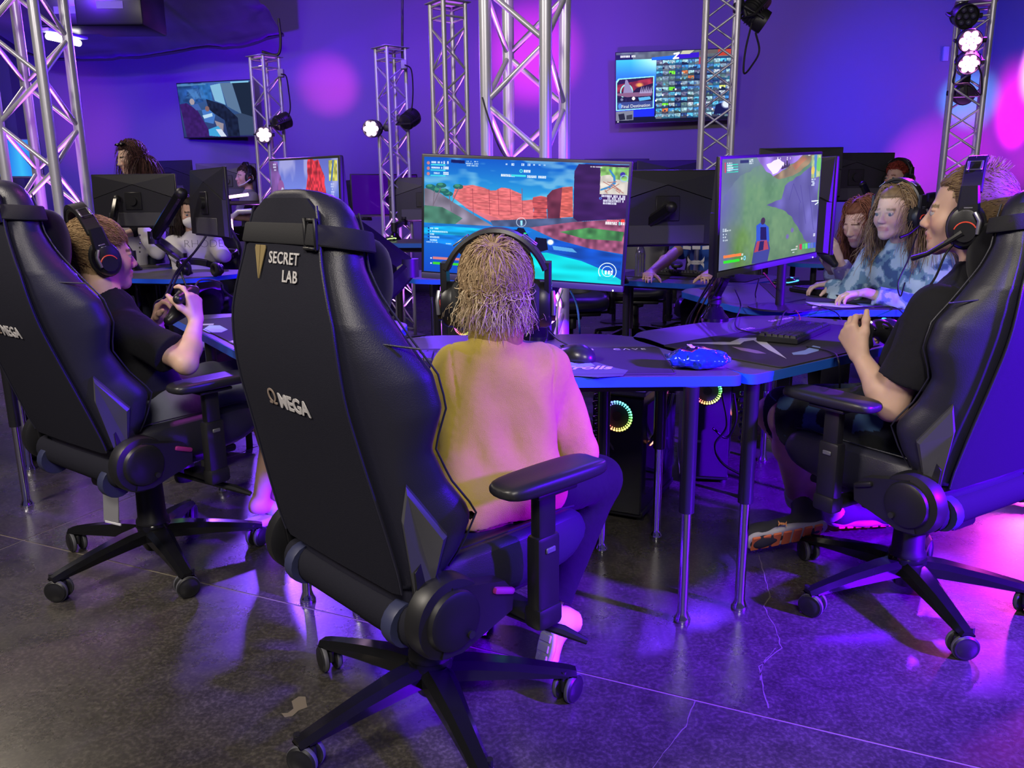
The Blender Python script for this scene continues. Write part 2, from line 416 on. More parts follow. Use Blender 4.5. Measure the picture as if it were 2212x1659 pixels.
# ------------------------------------------------------------------ trusses
alu = mat('truss_aluminium', (.50, .50, .57), .36, .45, bump=.05, scale=60)
def truss(label, cx, cy, a, cr, z1, rot, bay, br, group=None, top=False):
    t = thing('lighting_truss', label, 'truss', (cx, cy, 0), rot, group); h = a / 2
    part('base_plate', MB().rbox((0, 0, .006), (a + .14, a + .14, .012), .004, 1), alu, t)
    ch = None
    for sx in (-1, 1):
        for sy in (-1, 1):
            if ch is None: ch = part('chord', MB().cyl((0, 0, .012), (0, 0, z1), cr, n=20), alu, t); c = ch
            else: c = ch.copy(); COL.objects.link(c)
            c.location = (sx * h, sy * h, 0)
    n = int((z1 - .16) / bay); L = math.hypot(a - .3 * cr, bay - .5 * cr)
    me = MB().cyl((0, 0, -L / 2), (0, 0, L / 2), br, n=10).mesh('brace', alu)
    for f in range(4):
        Rz = Matrix.Rotation(f * PI / 2, 4, 'Z')
        for i in range(n):
            s = 1 if (i + f) % 2 else -1
            o = link('brace', me, t); o.matrix_local = Rz @ Matrix.Translation((0, -h, .10 + bay * (i + .5))) @ Matrix.Rotation(s * math.atan2(a, bay - .3 * cr), 4, 'Y')
    mr = MB().cyl((-h, 0, 0), (h, 0, 0), br, n=10).mesh('ring_bar', alu)
    for f in range(4):
        for z in ((.06, z1 - .02, z1 - .09) if top else (.06,)):
            o = link('ring_bar', mr, t); o.matrix_local = Matrix.Rotation(f * PI / 2, 4, 'Z') @ Matrix.Translation((0, -h, z))
    if top: part('top_plate', MB().rbox((0, 0, z1 + .003), (a + .06, a + .06, .006), .002, 1), alu, t)
    return t
R_ = math.radians
LTX = float(Yp(96, 347, 4.05)[0]); XY = lambda px, py, Y: (float(Yp(px, py, Y)[0]), float(Yp(px, py, Y)[2]))
(AX, AZ), (BX, BZ), (DX, DZ), (EX, EZ) = XY(571, 124, 7.6), XY(843, 105, 7.1), XY(967, 8, 5.6), XY(2108, 8, 5.55); GX = XY(1557, 50, 5.35)[0]
truss('large box truss column standing behind the main monitor', .066, 3.34, .24, .024, 4.3, R_(-21), .205, .011)
truss('large box truss column rising behind the boy in the black T-shirt', LTX, 4.05, .24, .024, 4.3, R_(-3.4), .205, .011)
T545 = truss('slim short truss beside the tilted wall TV', AX, 7.6, .171, .0155, AZ, R_(55), .135, .007, None, True)
T812 = truss('slim short truss right of the magenta wall glow', BX, 7.1, .175, .0155, BZ, R_(40), .135, .007, None, True)
T930 = truss('slim tall truss directly left of the large central column', DX, 5.6, .163, .0155, DZ, R_(35), .135, .007, None, True)
T1510 = truss('truss column in front of the TV showing the thumbnail grid', GX, 5.35, .185, .0165, 4.3, R_(-10), .135, .007)
T2050 = truss('truss column carrying the bright pink stage lights', EX, 5.55, .185, .0165, EZ, R_(-24), .135, .007, None, True)
truss('truss column half hidden at the edge behind the large left column', -5.2, 8.3, .185, .0165, 2.72, R_(20), .135, .007)
for (x, y, p) in ((.066, 3.34, 900), (LTX, 4.05, 900), (AX, 7.6, 500), (BX, 7.1, 600), (DX, 5.6, 600), (GX, 5.35, 500), (EX, 5.55, 420), (-5.2, 8.3, 500)):
    lamp('SPOT', 'truss_uplight', (x, y, .05), (x, y, 3), p, (.62, .14, 1), .05, 40, .9)

# ------------------------------------------------------------------ stage lights
blk = mat('black_plastic', (.012, .012, .014), .42); blkg = mat('black_gloss', (.008, .008, .01), .15)
rub = mat('rubber', (.015, .015, .017), .6); chrome = mat('chrome', (.75, .76, .8), .1, 1); steel = mat('steel', (.5, .5, .53), .3, 1)
def par(label, loc, d, lit=None, r=.075, anchor=None):
    t = thing('stage_light', label, 'stage light', loc, 0, None); X, Y, D = frame(d)
    loc = V3(*loc); o = V3(0, 0, 0)
    part('housing', MB().lathe([(r * .45, -r * 1.6), (r * .8, -r * 1.5), (r * .9, -r * .6), (r, -r * .4), (r, r * .35), (r * .93, r * .38), (r * .9, r * .12), (.001, r * .1)], o, D, 20), blk, t)
    for k in range(3): part('cooling_fin', MB().cyl(D * (-r * (1.2 - .25 * k)), D * (-r * (1.13 - .25 * k)), r * .95, n=20), blk, t)
    if lit is not None:
        lm = emat('lit_lens_%d' % (hash(lit) % 997), lit[:3], lit[3])
        for k in range(7):
            a = k * PI / 3; c = D * r * .24 + (0 if k == 6 else (X * math.cos(a) + Y * math.sin(a)) * r * .58)
            part('lens', MB().sph(c, r * .29, 10, 6), lm, t)
    else:
        for k in range(7):
            a = k * PI / 3; c = D * r * .16 + (0 if k == 6 else (X * math.cos(a) + Y * math.sin(a)) * r * .58)
            part('lens', MB().sph(c, r * .24, 8, 5), mat('dark_lens', (.05, .05, .09), .1), t)
    part('yoke', MB().tube([X * r * 1.12, X * r * 1.15 - D * r * .6, X * r * 1.0 - D * r * 1.9, -X * r * 1.0 - D * r * 1.9, -X * r * 1.15 - D * r * .6, -X * r * 1.12], r * .11, 6), blk, t)
    part('tilt_knob', MB().cyl(X * r * 1.0, X * r * 1.3, r * .22, n=12), rub, t)
    if anchor is not None:
        a = V3(*anchor) - loc; part('clamp', MB().cyl(-D * r * 1.9, a, r * .16, n=8).rbox(a, (.05, .05, .06), .012, 2), blk, t)
    return t
hot = (1, .62, 1, 14)
par('lit stage light with seven LEDs on the truss beside the tilted TV', Yp(570, 291, 7.4), (.35, -1, -.1), hot, .07, (AX, 7.5, 1.72))
par('unlit stage light turned away, right side of the truss beside the tilted TV', Yp(617, 260, 7.5), (.9, .9, .5), None, .07, (AX + .05, 7.55, 1.85))
par('lit stage light with seven LEDs left of the slim short truss', Yp(803, 278, 7.0), (-.2, -1, -.1), hot, .072, (BX - .04, 7.0, 1.76))
par('unlit stage light turned away, right of the slim short truss', Yp(890, 254, 7.0), (.5, .9, .5), None, .072, (BX + .06, 7.05, 1.83))
par('unlit lower stage light hanging right of the TV truss', Yp(1645, 45, 5.3), (.95, -.1, -.6), None, .07, (GX + .09, 5.32, 2.3))
par('unlit upper stage light cut off above the TV truss', Yp(1640, 2, 5.3), (.6, .3, .7), None, .07, (GX + .09, 5.32, 2.42))
hot2 = (1, .30, .95, 18)
par('dim topmost stage light on the pink-lit truss', Yp(2086, 35, 5.35), (-.15, -1, -.35), None, .072, (EX - .04, 5.48, 2.45))
par('upper glaring pink stage light on the truss', Yp(2095, 88, 5.35), (-.35, -1, -.25), hot2, .07, (EX - .04, 5.48, 2.28))
par('lower glaring pink stage light on the truss', Yp(2093, 136, 5.35), (-.45, -1, -.6), hot2, .065, (EX - .04, 5.48, 2.12))
par('unlit stage light aimed at the wall, lowest on the pink-lit truss', Yp(2078, 200, 5.6), (.3, 1, .3), None, .07, (EX - .04, 5.5, 1.9))
blackc = mat('cable_black', (.008, .008, .01), .5)
def hang(pts, Y, r=.006, label=None, cat='cable'): return cable('power_cable', [Yp(x, y, Y if np.isscalar(Y) else Y[i]) for i, (x, y) in enumerate(pts)], r, blackc, label, cat)
hang([(607, 160), (618, 165), (624, 200), (627, 235), (620, 258)], 7.45, .006, 'thin black cable looping to the unlit light beside the tilted TV')
hang([(874, 140), (888, 150), (892, 190), (890, 230), (884, 250)], 6.95, .006, 'thin black cable looping to the unlit light right of the short truss')
hang([(1624, 50), (1610, 110), (1607, 158), (1625, 140), (1640, 110), (1632, 70)], 5.25, .006, 'black cable loop below the stage light right of the TV truss')
hang([(2065, 150), (2060, 180), (2095, 182), (2118, 205), (2120, 165), (2112, 140)], 5.3, .006, 'black cable loop on the pink-lit truss')
tagc = hang([(869, 0), (869, 60), (869, 128)], 7.1, .01, 'straight black cable dropping from the ceiling to the short truss')
hang([(700 / 2212 * 700 + 400 - 20, 40), (606, 85), (600, 118), (566, 112)], 7.6, .012, 'thick black cable from the drape to the truss beside the tilted TV')
hang([(1042, 210), (1052, 245), (1075, 310), (1095, 345)], 3.2, .004, 'thin blue-lit cable running down the large central column')
for (px, py, Y) in ((607, 158, 7.5), (873, 140, 7.0)):
    tag(part('truss_power_box', MB().rbox(Yp(px, py, Y), (.05, .05, .07), .008, 2), mat('grey_plastic', (.3, .3, .34), .5)), 'small grey power box clamped to the truss %s' % ('beside the tilted TV' if px < 700 else 'right of the magenta glow'), 'power box')

# wall washes: magenta and blue pools
wash((-2.6, 7.2, 2.2), Yp(700, 170, YB), 605, (.10, .0, 1), 62); wash((-1.6, 8.6, 2.3), Yp(712, 185, YB), 224, (1, .05, .85), 24)
wash((.4, 6.2, 1.4), Yp(1155, 140, YB), 778, (.26, .02, 1), 50); wash((.3, 7.6, 2.2), Yp(1150, 120, YB), 960, (1, .02, .8), 26)
wash((-3.4, 6.5, 2.0), Yp(230, 215, YB), 778, (.05, .0, 1), 60); wash((-4.9, 9.0, 1.4), Yp(185, 270, YB), 52, (.8, .05, 1), 44)
wash((3.0, 7.2, 1.9), Yp(2000, 230, YB), 1080, (.0, .0, 1), 60); wash((4.6, 9.0, 2.4), Yp(2095, 215, YB), 480, (.05, .5, 1), 24)
wash((3.6, 8.6, 1.2), Yp(2025, 355, YB), 504, (1, .03, .8), 30)
wash((4.6, 9.0, 2.2), V3(XR, 9.5, 2.5), 3120, (1, .30, .9), 34); wash((4.9, 9.7, 1.4), V3(XR, 9.98, 2.1), 600, (1, .0, .7), 40); wash((4.4, 8.4, 1.2), V3(XR, 9.9, 1.8), 362, (1, .02, .85), 40)
wash((2.0, 5.5, 3.6), V3(2.6, YB, 2.2), 768, (.10, .0, 1), 90); wash((-.5, 5.0, 3.9), V3(-.5, YB, 1.5), 672, (.15, .0, 1), 95)
wash((-4.2, 5.6, 3.2), V3(-4, YB, 1.6), 518, (.11, .0, 1), 90)
# ------------------------------------------------------------------ gaming chair (x right, y forward, origin under the gas lift)
leather = mat('black_leatherette', (.019, .019, .034), .40, spec=.5, bump=.25, scale=500)
fabric = mat('charcoal_fabric', (.016, .016, .025), .85, spec=.12, bump=.5, scale=900)
velour = mat('black_velour', (.006, .006, .008), .9, spec=.15, sheen=.2)
silver = mat('silver_embroidery', (.62, .60, .60), .45, .2)
gold = mat('gold_emblem', (.55, .42, .20), .35, .6)
CH_Y, CH_Z = -.166, .43
BL_ = .925                                        # the back leans out, then its head part curves forward again
_cs = np.linspace(0, .86, 87); _ca = np.radians(np.interp(_cs, [0, .40, .68, .86], [13, 13, -9, -10]))
_cy = -np.cumsum(np.sin(_ca)) * .01 * BL_; _cz = np.cumsum(np.cos(_ca)) * .01 * BL_
BO = V3(0, CH_Y - .05, CH_Z)
def b_ang(s): return float(np.interp(s, _cs, _ca))
def b_up(s): a = b_ang(s); return V3(0, -math.sin(a), math.cos(a))
def b_out(s): a = b_ang(s); return V3(0, math.cos(a), math.sin(a))
def bp_(x, y, s): return BO + V3(x, float(np.interp(s, _cs, _cy)), float(np.interp(s, _cs, _cz))) + b_out(s) * y
S_ = [0, .03, .07, .14, .22, .30, .38, .46, .52, .58, .64, .70, .76, .80, .825, .838]
WB = [.225, .232, .235, .232, .226, .218, .212, .208, .205, .198, .175, .150, .135, .12, .095, .045]
WO = [.235, .25, .27, .292, .266, .262, .284, .272, .246, .218, .188, .160, .146, .13, .10, .047]
DD = [.08, .10, .13, .165, .14, .125, .155, .158, .142, .125, .105, .09, .085, .08, .07, .06]
def at_s(T, s): return float(np.interp(s, S_, T))
def section(s, grow=0, wide=True):
    wb, wo, d = at_s(WB, s) + grow, at_s(WO, s) + grow, at_s(DD, s) + grow
    h = [(0, -grow), (wb * .55, -grow), (wb * .86, .001 - grow), (wb, .018), ((wb + wo) / 2 + .008, d * .42), (wo, d * .74), (wo - .012, d * .96), (wo - .035, d), (wo - .065, d * .86), (wb * .62, .066 + grow), (wb * .3, .060 + grow), (0, .058 + grow)]
    return [bp_(x, y, s) for x, y in h] + [bp_(-x, y, s) for x, y in h[-2:0:-1]]
def make_chair(label, texts=True):
    t = thing('gaming_chair', label, 'chair', (0, 0, 0), 0, 'black high-backed gaming chairs')
    ss = sorted(set(S_ + list(np.linspace(.03, .80, 22))))
    back = part('backrest', MB().loft([section(s) for s in ss]), leather, t, 60, 1)
    # fabric rear panel, slightly proud
    sp = np.linspace(.015, .815, 30); secs = []
    for s in sp:
        wb = at_s(WB, s) * .93 - (.02 if s > .8 else 0); secs.append([bp_(x, y, s) for x, y in [(-wb, .004), (-wb, -.004), (-wb + .02, -.009), (0, -.011), (wb - .02, -.009), (wb, -.004), (wb, .004)]])
    part('rear_panel', MB().loft(secs), fabric, back, 50)
    for sx in (-1, 1):
        part('seam', MB().tube([bp_(sx * (at_s(WB, s) * .955), -.004, s) for s in np.linspace(.02, .80, 30)], .0028, 6), leather, back)
        part('seam', MB().tube([bp_(sx * (at_s(WO, s) - .012), at_s(DD, s) * .985, s) for s in np.linspace(.03, .80, 30)], .0022, 6), leather, back)
        part('wing_seam', MB().tube([bp_(sx * .195, .02, .56), bp_(sx * .225, .07, .545), bp_(sx * .265, .12, .53)], .002, 6), leather, back)
        def sp_(t, s, g): wb, wo, d = at_s(WB, s), at_s(WO, s), at_s(DD, s); return bp_(sx * (wb + (wo - wb) * t + g), .018 + (.74 * d - .018) * t - g * .8, s)
        tr = [(.0, .02), (.75, .02), (.72, .13), (.42, .255), (.12, .19)]
        part('side_plate', MB().loft([[sp_(t, s, -.03) for t, s in tr], [sp_(t, s, .012) for t, s in tr], [sp_(t * .86 + .04, s * .9 + .012, .018) for t, s in tr]]), mat('side_plate_plastic', (.07, .07, .08), .28), back, 15)
    st = []
    for s in (.727, .730, .764, .767):
        st.append(section(s, .0125 if s in (.727, .767) else .0145))
    part('headrest_strap', MB().loft(st, cap=False), mat('strap_webbing', (.012, .012, .015), .85, bump=.3, scale=700), back, 40)
    bk = MB()
    for dx in (-.017, .017): bk.rbox(bp_(.118 + dx, -.013, .747), (.006, .008, .056), .002, 1)
    for ds in (-.026, .026): bk.rbox(bp_(.118, -.013, .747 + ds), (.036, .008, .006), .002, 1)
    part('strap_buckle', bk, blk, back)
    bs, bn = b_up(.655), b_out(.655); pl = SDF(); pl.box(bp_(0, .128, .655), (.235, .085, .18), .04, rotm((1, 0, 0), bn, bs), .03)
    pl.ell(bp_(-.06, .142, .655), (.065, .046, .08), rotm((1, 0, 0), bn, bs), .03); pl.ell(bp_(.06, .142, .655), (.065, .046, .08), rotm((1, 0, 0), bn, bs), .03)
    sdf_part('headrest_pillow', pl, .011, velour, t)
    # embroidered marks
    if texts:
        X = (1, 0, 0)
        for s, x, sz, q, sp_ in (('SECRET', .030, .030, .698, 1.1), ('LAB', .056, .030, .664, 1.1)):
            place(link('lettering', text_mesh(s, sz, .0006, silver, .0004, 0, sp_), back), X, b_up(q), -b_out(q), bp_(x, -.0125, q))
        place(link('lettering', text_mesh('MEGA', .042, .0008, silver, .0012, 0, 1.0), back), X, b_up(.405), -b_out(.405), bp_(.022, -.0125, .405))
        place(link('lettering', text_mesh('\u03a9', .044, .0008, mat('bronze_mark', (.42, .33, .27), .4, .4), .0003), back), X, b_up(.405), -b_out(.405), bp_(-.060, -.0125, .408))
        for sx in (-1, 1):
            e = [(sx * .0015, .722), (sx * .0185, .722), (sx * .0205, .716), (sx * .0015, .655)]
            part('emblem', MB().loft([[bp_(-.058 + x, -.0125 - k, s) for x, s in e] for k in (0, .0015)]), gold, back, 0)
    # seat
    seat = []
    for y, w, zt, zb, e in [(-.215, .20, .435, .405, 0), (-.19, .225, .465, .375, .010), (-.12, .245, .472, .365, .028), (0, .262, .472, .360, .034), (.12, .266, .476, .362, .032), (.20, .262, .484, .368, .026), (.25, .250, .482, .378, .018), (.285, .235, .462, .405, .008), (.30, .20, .432, .398, 0)]:
        h = [(0, zb), (w * .8, zb), (w * .97, zb + .02), (w, (zb + zt) / 2 + .01), (w * .97, zt + e - .008), (w * .88, zt + e), (w * .76, zt + e * .6), (w * .62, zt), (w * .3, zt + .003), (0, zt + .004)]
        seat.append([(x, y, z) for x, z in h] + [(-x, y, z) for x, z in h[-2:0:-1]])
    se = part('seat', MB().loft(seat), leather, t, 60, 1)
    for sx in (-1, 1): part('seam', MB().tube([(sx * w * .885, y, zt + e + .001) for y, w, zt, e in [(-.17, .232, .467, .014), (-.1, .248, .472, .03), (0, .262, .472, .034), (.12, .266, .476, .032), (.2, .262, .484, .026), (.25, .25, .482, .018)]], .002, 5), leather, se)
    part('seat_underframe', MB().rbox((0, .02, .352), (.40, .38, .026), .01, 2), blk, t)
    part('tilt_mechanism', MB().rbox((0, .0, .325), (.16, .24, .045), .012, 2).rbox((0, -.1, .30), (.11, .12, .05), .012, 2), blk, t)
    part('tension_knob', MB().lathe([(.03, 0), (.034, .01), (.034, .07), (.026, .08)], (0, .13, .245), (0, 0, 1), 14), blk, t)
    lv = part('tilt_lever', MB().tube([(.09, .02, .325), (.2, .03, .325), (.27, .05, .318), (.33, .10, .295), (.37, .13, .275)], [.008, .008, .009, .012, .007], 8), blk, t)
    # recline hinges and lower bar
    bar = []
    for x in np.linspace(-.235, .235, 13): bar.append([V3(x, CH_Y - .034, CH_Z - .053) + V3(0, math.cos(a) * .030, math.sin(a) * .042) for a in np.linspace(0, 2 * PI, 16, endpoint=False)])
    part('lower_bar', MB().loft(bar), fabric, t, 50)
    for sx in (-1, 1): part('bar_band', MB().lathe([(.046, -.016), (.047, -.012), (.047, .012), (.046, .016)], (sx * .188, CH_Y - .034, CH_Z - .053), (1, 0, 0), 18), mat('blue_tinted_band', (.03, .035, .09), .5), t)
    for sx in (-1, 1):
        h = part('hinge_cover', MB().lathe([(.001, 0), (.050, 0), (.058, -.004), (.062, -.014), (.078, -.018), (.083, -.03), (.083, -.055), (.07, -.06)], (sx * .31, CH_Y, CH_Z - .02), (sx, 0, 0), 32), blk, t)
        q = [(-.03, -.07), (.02, -.075), (.15, -.035), (.155, .005), (.13, .035), (.0, .065)]
        part('hinge_arm', MB().loft([[(sx * xx, CH_Y + y, CH_Z - .02 + z) for y, z in q] for xx in (.262, .298)]), blk, t, 25)
        part('hinge_bracket', MB().loft([[(sx * xx, CH_Y + y, CH_Z + z) for y, z in [(-.045, -.03), (.0, -.04), (.03, .0), (-.005, .09), (-.03, .11), (-.055, .08)]] for xx in (.240, .258)]), blk, t, 25)
        part('hinge_bolt', MB().cyl((sx * .309, CH_Y + .03, CH_Z - .055), (sx * .315, CH_Y + .03, CH_Z - .055), .008, n=10), rub, h)
        part('recline_lever', MB().rbox((sx * .30, CH_Y + .125, CH_Z - .003), (.014, .055, .014), .005, 2, rotm((1, 0, 0), nrm((0, .94, -.33)), nrm((0, .33, .94)))), mat('lever_violet', (.35, .03, .25), .35) if sx > 0 else blk, h)
    # armrests
    for sx in (-1, 1):
        pad = []
        for y, w, dz in [(-.085, .022, .010), (-.078, .036, .005), (-.055, .046, 0), (.02, .049, 0), (.11, .050, 0), (.165, .047, -.002), (.188, .036, -.006), (.196, .02, -.012)]:
            z0, z1 = .630 + max(dz, 0), .666 - abs(dz); bw = w
            pad.append([(sx * .335 + x, y, z) for x, z in [(-bw * .8, z0), (bw * .8, z0), (bw, z0 + .01), (bw, z1 - .008), (bw * .8, z1), (bw * .4, z1 - .002), (-bw * .4, z1 - .002), (-bw * .8, z1), (-bw, z1 - .008), (-bw, z0 + .01)]])
        a = part('armrest', MB().rbox((sx * .325, .045, .43), (.038, .064, .20), .010, 2), blk, t)
        part('arm_pad', MB().loft(pad), mat('arm_pad_pu', (.02, .02, .022), .38, bump=.1, scale=400), a, 60, 1)
        part('inner_post', MB().rbox((sx * .325, .045, .560), (.028, .050, .13), .008, 2), blk, a)
        part('pad_plate', MB().rbox((sx * .332, .045, .626), (.07, .11, .010), .004, 2), blk, a)
        part('height_button', MB().rbox((sx * .346, .045, .50), (.005, .026, .012), .002, 1), mat('grey_button', (.12, .12, .14), .4), a)
        part('arm_bracket', MB().rbox((sx * .26, .045, .345), (.15, .055, .016), .005, 2).rbox((sx * .325, .045, .355), (.05, .07, .05), .012, 2), blk, a)
    # gas lift and five-star base
    part('gas_lift', MB().cyl((0, 0, .13), (0, 0, .31), .026, n=20), blkg, t)
    part('lift_shroud', MB().lathe([(.034, .31), (.041, .30), (.045, .16), (.052, .15), (.052, .14)], n=24), blk, t)
    part('base_hub', MB().lathe([(.03, .045), (.034, .05), (.045, .075), (.056, .085), (.058, .125), (.050, .14), (.03, .142)], n=24), blkg, t)
    lg = []
    for r, w, zt, zb in [(.03, .040, .132, .085), (.10, .036, .128, .080), (.2, .028, .112, .072), (.29, .023, .094, .064), (.325, .022, .086, .062), (.345, .019, .080, .064)]:
        lg.append([(r, -w, zb + .006), (r, -w, zt - .014), (r, -w * .55, zt), (r, w * .55, zt), (r, w, zt - .014), (r, w, zb + .006), (r, w * .6, zb), (r, -w * .6, zb)])
    lm = MB().loft(lg).mesh('base_leg', blkg, 25)
    fk = MB().cyl((.018, 0, .066), (.018, 0, .085), .008, n=10).rbox((0, 0, .045), (.050, .016, .036), .008, 2).mesh('caster_fork', blk)
    whm = MB().lathe([(.001, -.011), (.02, -.011), (.024, -.0085), (.030, -.0085), (.034, -.005), (.034, .006), (.030, .009), (.001, .009)], ax=(0, 1, 0), n=28).mesh('caster_wheel', blk)
    rm = MB().lathe([(.0345, -.0045), (.0352, -.003), (.0352, .004), (.0345, .0055)], ax=(0, 1, 0), n=28).mesh('wheel_tread', mat('tread_grey', (.10, .10, .12), .5))
    for k in range(5):
        a = CH_STAR + k * 2 * PI / 5
        o = link('base_leg', lm, t); o.rotation_euler = (0, 0, a)
        c = link('caster', fk, t); c.location = (.325 * math.cos(a), .325 * math.sin(a), -.001); c.rotation_euler = (0, 0, a * 1.7 + k)
        for sy in (-1, 1):
            wv = link('caster_wheel', whm, c); wv.location = (0, sy * .017, .0352); wv.rotation_euler = (0, 0, 0 if sy < 0 else PI)
            r_ = link('wheel_tread', rm, c); r_.location = (0, sy * .017, .0352); r_.rotation_euler = (0, 0, 0 if sy < 0 else PI)
    return t
def turn_star(ch, world):      # swivel the five-star base under the seat
    a0 = world - ch.rotation_euler[2] - CH_STAR; k = 0
    for c in ch.children:
        n = c.name.split('.')[0]
        if n == 'base_leg': c.rotation_euler = (0, 0, c.rotation_euler[2] + a0)
        if n == 'caster':
            x, y, z = c.location; c.location = (x * math.cos(a0) - y * math.sin(a0), x * math.sin(a0) + y * math.cos(a0), z); c.rotation_euler = (0, 0, c.rotation_euler[2] + a0 + .6 * (k - 2)); k += 1
def recline(ch, deg, k=1):          # tip the back and its pillow about the hinge axis
    m = Matrix.Translation((0, CH_Y, CH_Z)) @ Matrix.Rotation(math.radians(deg), 4, 'X') @ Matrix.Diagonal((1, 1, k, 1)) @ Matrix.Translation((0, -CH_Y, -CH_Z))
    for c in ch.children:
        if c.name.split('.')[0] in ('backrest', 'headrest_pillow'): c.matrix_local = m @ c.matrix_local
CH_STAR = .3
NCH, LCH, RCH = (-.197, 1.703), (-1.182, 2.529), (1.168, 2.225)
chN = make_chair('large black gaming chair nearest the viewer, back turned, occupied by the boy in yellow')
chL = dup(chN, (LCH[0] - .02, LCH[1], .0), R_(-36.4), 'black gaming chair of the boy in the black T-shirt holding a gamepad swing tag below')
chR = dup(chN, (*RCH, 0), R_(31), 'black gaming chair of the boy in camouflage shorts, its back lit violet')
chN.location = (*NCH, 0); chN.rotation_euler = (0, 0, R_(-46.5))
recline(chL, 6, 1.04); turn_star(chN, -2.425); turn_star(chL, -2.156); turn_star(chR, -2.829)
for c in chL.children:
    if c.name.split('.')[0] in ('backrest', 'headrest_pillow', 'seat', 'lower_bar', 'hinge_cover', 'hinge_arm', 'hinge_bracket', 'seat_underframe', 'tilt_mechanism'): c.location.z += .028
# swing tag hanging from the left chair
tg = thing('swing_tag', 'grey rectangular swing tag hanging under the chair of the boy with the gamepad', 'tag', (0, 0, 0))
c_ = Yp(240, 1095, 2.30); X, Yx, Zx = (1, 0, 0), (0, 0, 1), (0, -1, 0)
rr_ = rotm(nrm((.95, -.25, -.12)), nrm((.25, .96, 0)), nrm((.12, -.05, 1)))
part('card', MB().rbox(c_, (.055, .004, .105), .0015, 1, rr_), mat('tag_grey', (.22, .22, .24), .5), tg)
part('card_border', MB().rbox(c_ - V3(0, 0, .052), (.057, .005, .008), .0015, 1, rr_), mat('tag_white', (.6, .6, .66), .4), tg)
part('string', MB().tube([c_ + V3(-.006, 0, .053), Yp(234, 1040, 2.32), Yp(232, 1000, 2.33)], .0016, 5), blackc, tg)
# ------------------------------------------------------------------ flat pictures for the screens, painted in numpy
class IMG:
    def __init__(s, w, h, q=None):
        s.w, s.h = w, h; s.a = np.zeros((h, w, 3)); y, x = np.mgrid[0:h, 0:w]; s.x = (x + .5) / w; s.y = (y + .5) / h
        s.q = None if q is None else [V3(*p) for p in q]                  # TL TR BR BL of the frame the points are given in
    def uv(s, p):
        if s.q is None: return V3(*p)
        a, b, c, d = s.q; u = v = .5
        for _ in range(12):
            P = a * (1 - u) * (1 - v) + b * u * (1 - v) + c * u * v + d * (1 - u) * v; e = V3(*p) - P
            du = (b - a) * (1 - v) + (c - d) * v; dv = (d - a) * (1 - u) + (c - b) * u
            det = du[0] * dv[1] - du[1] * dv[0]; u += (e[0] * dv[1] - e[1] * dv[0]) / det; v += (du[0] * e[1] - du[1] * e[0]) / det
        return V3(u, v)
    def grad(s, stops):
        ys = [k for k, _ in stops]
        for i in range(3): s.a[..., i] = np.interp(s.y, ys, [c[i] / 255 for _, c in stops])
    def noise(s, f, seed=0, ay=1): return vnoise(np.stack([s.x * s.w / s.h, s.y * ay, s.x * 0], -1).reshape(-1, 3), f, seed).reshape(s.h, s.w)
    def put(s, m, c, al=1, nz=0, f=20, ay=1):
        col = np.array(c) / 255
        v = (1 + nz * s.noise(f, 3, ay))[..., None] if nz else 1
        m = (m * al)[..., None]; s.a = s.a * (1 - m) + np.clip(col * v, 0, 1) * m
    def poly(s, pts, c, al=1, nz=0, f=20, ay=1, wob=0):
        P = [s.uv(p) for p in pts]; X, Y = s.x, s.y
        if wob: X = X + wob * s.noise(14, 5); Y = Y + wob * s.noise(14, 6)
        m = np.zeros(s.x.shape, bool)
        for (x0, y0), (x1, y1) in zip(P, P[1:] + P[:1]):
            if y0 == y1: continue
            m ^= ((y0 > Y) != (y1 > Y)) & (X < (x1 - x0) * (Y - y0) / (y1 - y0) + x0)
        s.put(m.astype(float), c, al, nz, f, ay)
    def ell(s, p, rx, ry, c, al=1, soft=0, ring=0):
        u, v = s.uv(p); d = np.sqrt(((s.x - u) / rx) ** 2 + ((s.y - v) / ry) ** 2)
        m = np.clip((1 - d) / soft, 0, 1) if soft else (d < 1).astype(float)
        if ring: m = m * (d > 1 - ring)
        s.put(m, c, al)
    def line(s, a, b, w, c):
        A, B = s.uv(a), s.uv(b); k = s.w / s.h; px, py = (s.x - A[0]) * k, s.y - A[1]; dx, dy = (B[0] - A[0]) * k, B[1] - A[1]
        t = np.clip((px * dx + py * dy) / max(dx * dx + dy * dy, 1e-9), 0, 1); s.put((np.hypot(px - t * dx, py - t * dy) < w).astype(float), c)
    def words(s, p, n, c, sz=.018, seed=1):                               # a line of small unreadable lettering
        u, v = s.uv(p); r = random.Random(seed); k = s.h / s.w
        for i in range(n):
            w = sz * k * .62
            if r.random() < .86:
                m = (np.abs(s.x - u - w / 2) < w * .42) & (np.abs(s.y - v) < sz * .5)
                if r.random() < .6: m &= ~((np.abs(s.x - u - w / 2) < w * .16) & (np.abs(s.y - v - (r.random() - .5) * sz * .4) < sz * .16))
                s.put(m.astype(float), c, .9)
            u += w * 1.12
    def mat(s, name, st=1.0):
        im = bpy.data.images.new(name, s.w, s.h); px = np.ones((s.h, s.w, 4), np.float32); px[..., :3] = np.clip(s.a[::-1], 0, 1)
        im.pixels.foreach_set(px.ravel()); im.pack()
        m = bpy.data.materials.new(name); m.use_nodes = True; nt = m.node_tree; b = nt.nodes['Principled BSDF']
        t = nt.nodes.new('ShaderNodeTexImage'); t.image = im; t.extension = 'EXTEND'
        b.inputs['Base Color'].default_value = (.004, .004, .005, 1); b.inputs['Roughness'].default_value = .3; b.inputs['Specular IOR Level'].default_value = .2
        nt.links.new(t.outputs[0], b.inputs['Emission Color']); b.inputs['Emission Strength'].default_value = st
        return m
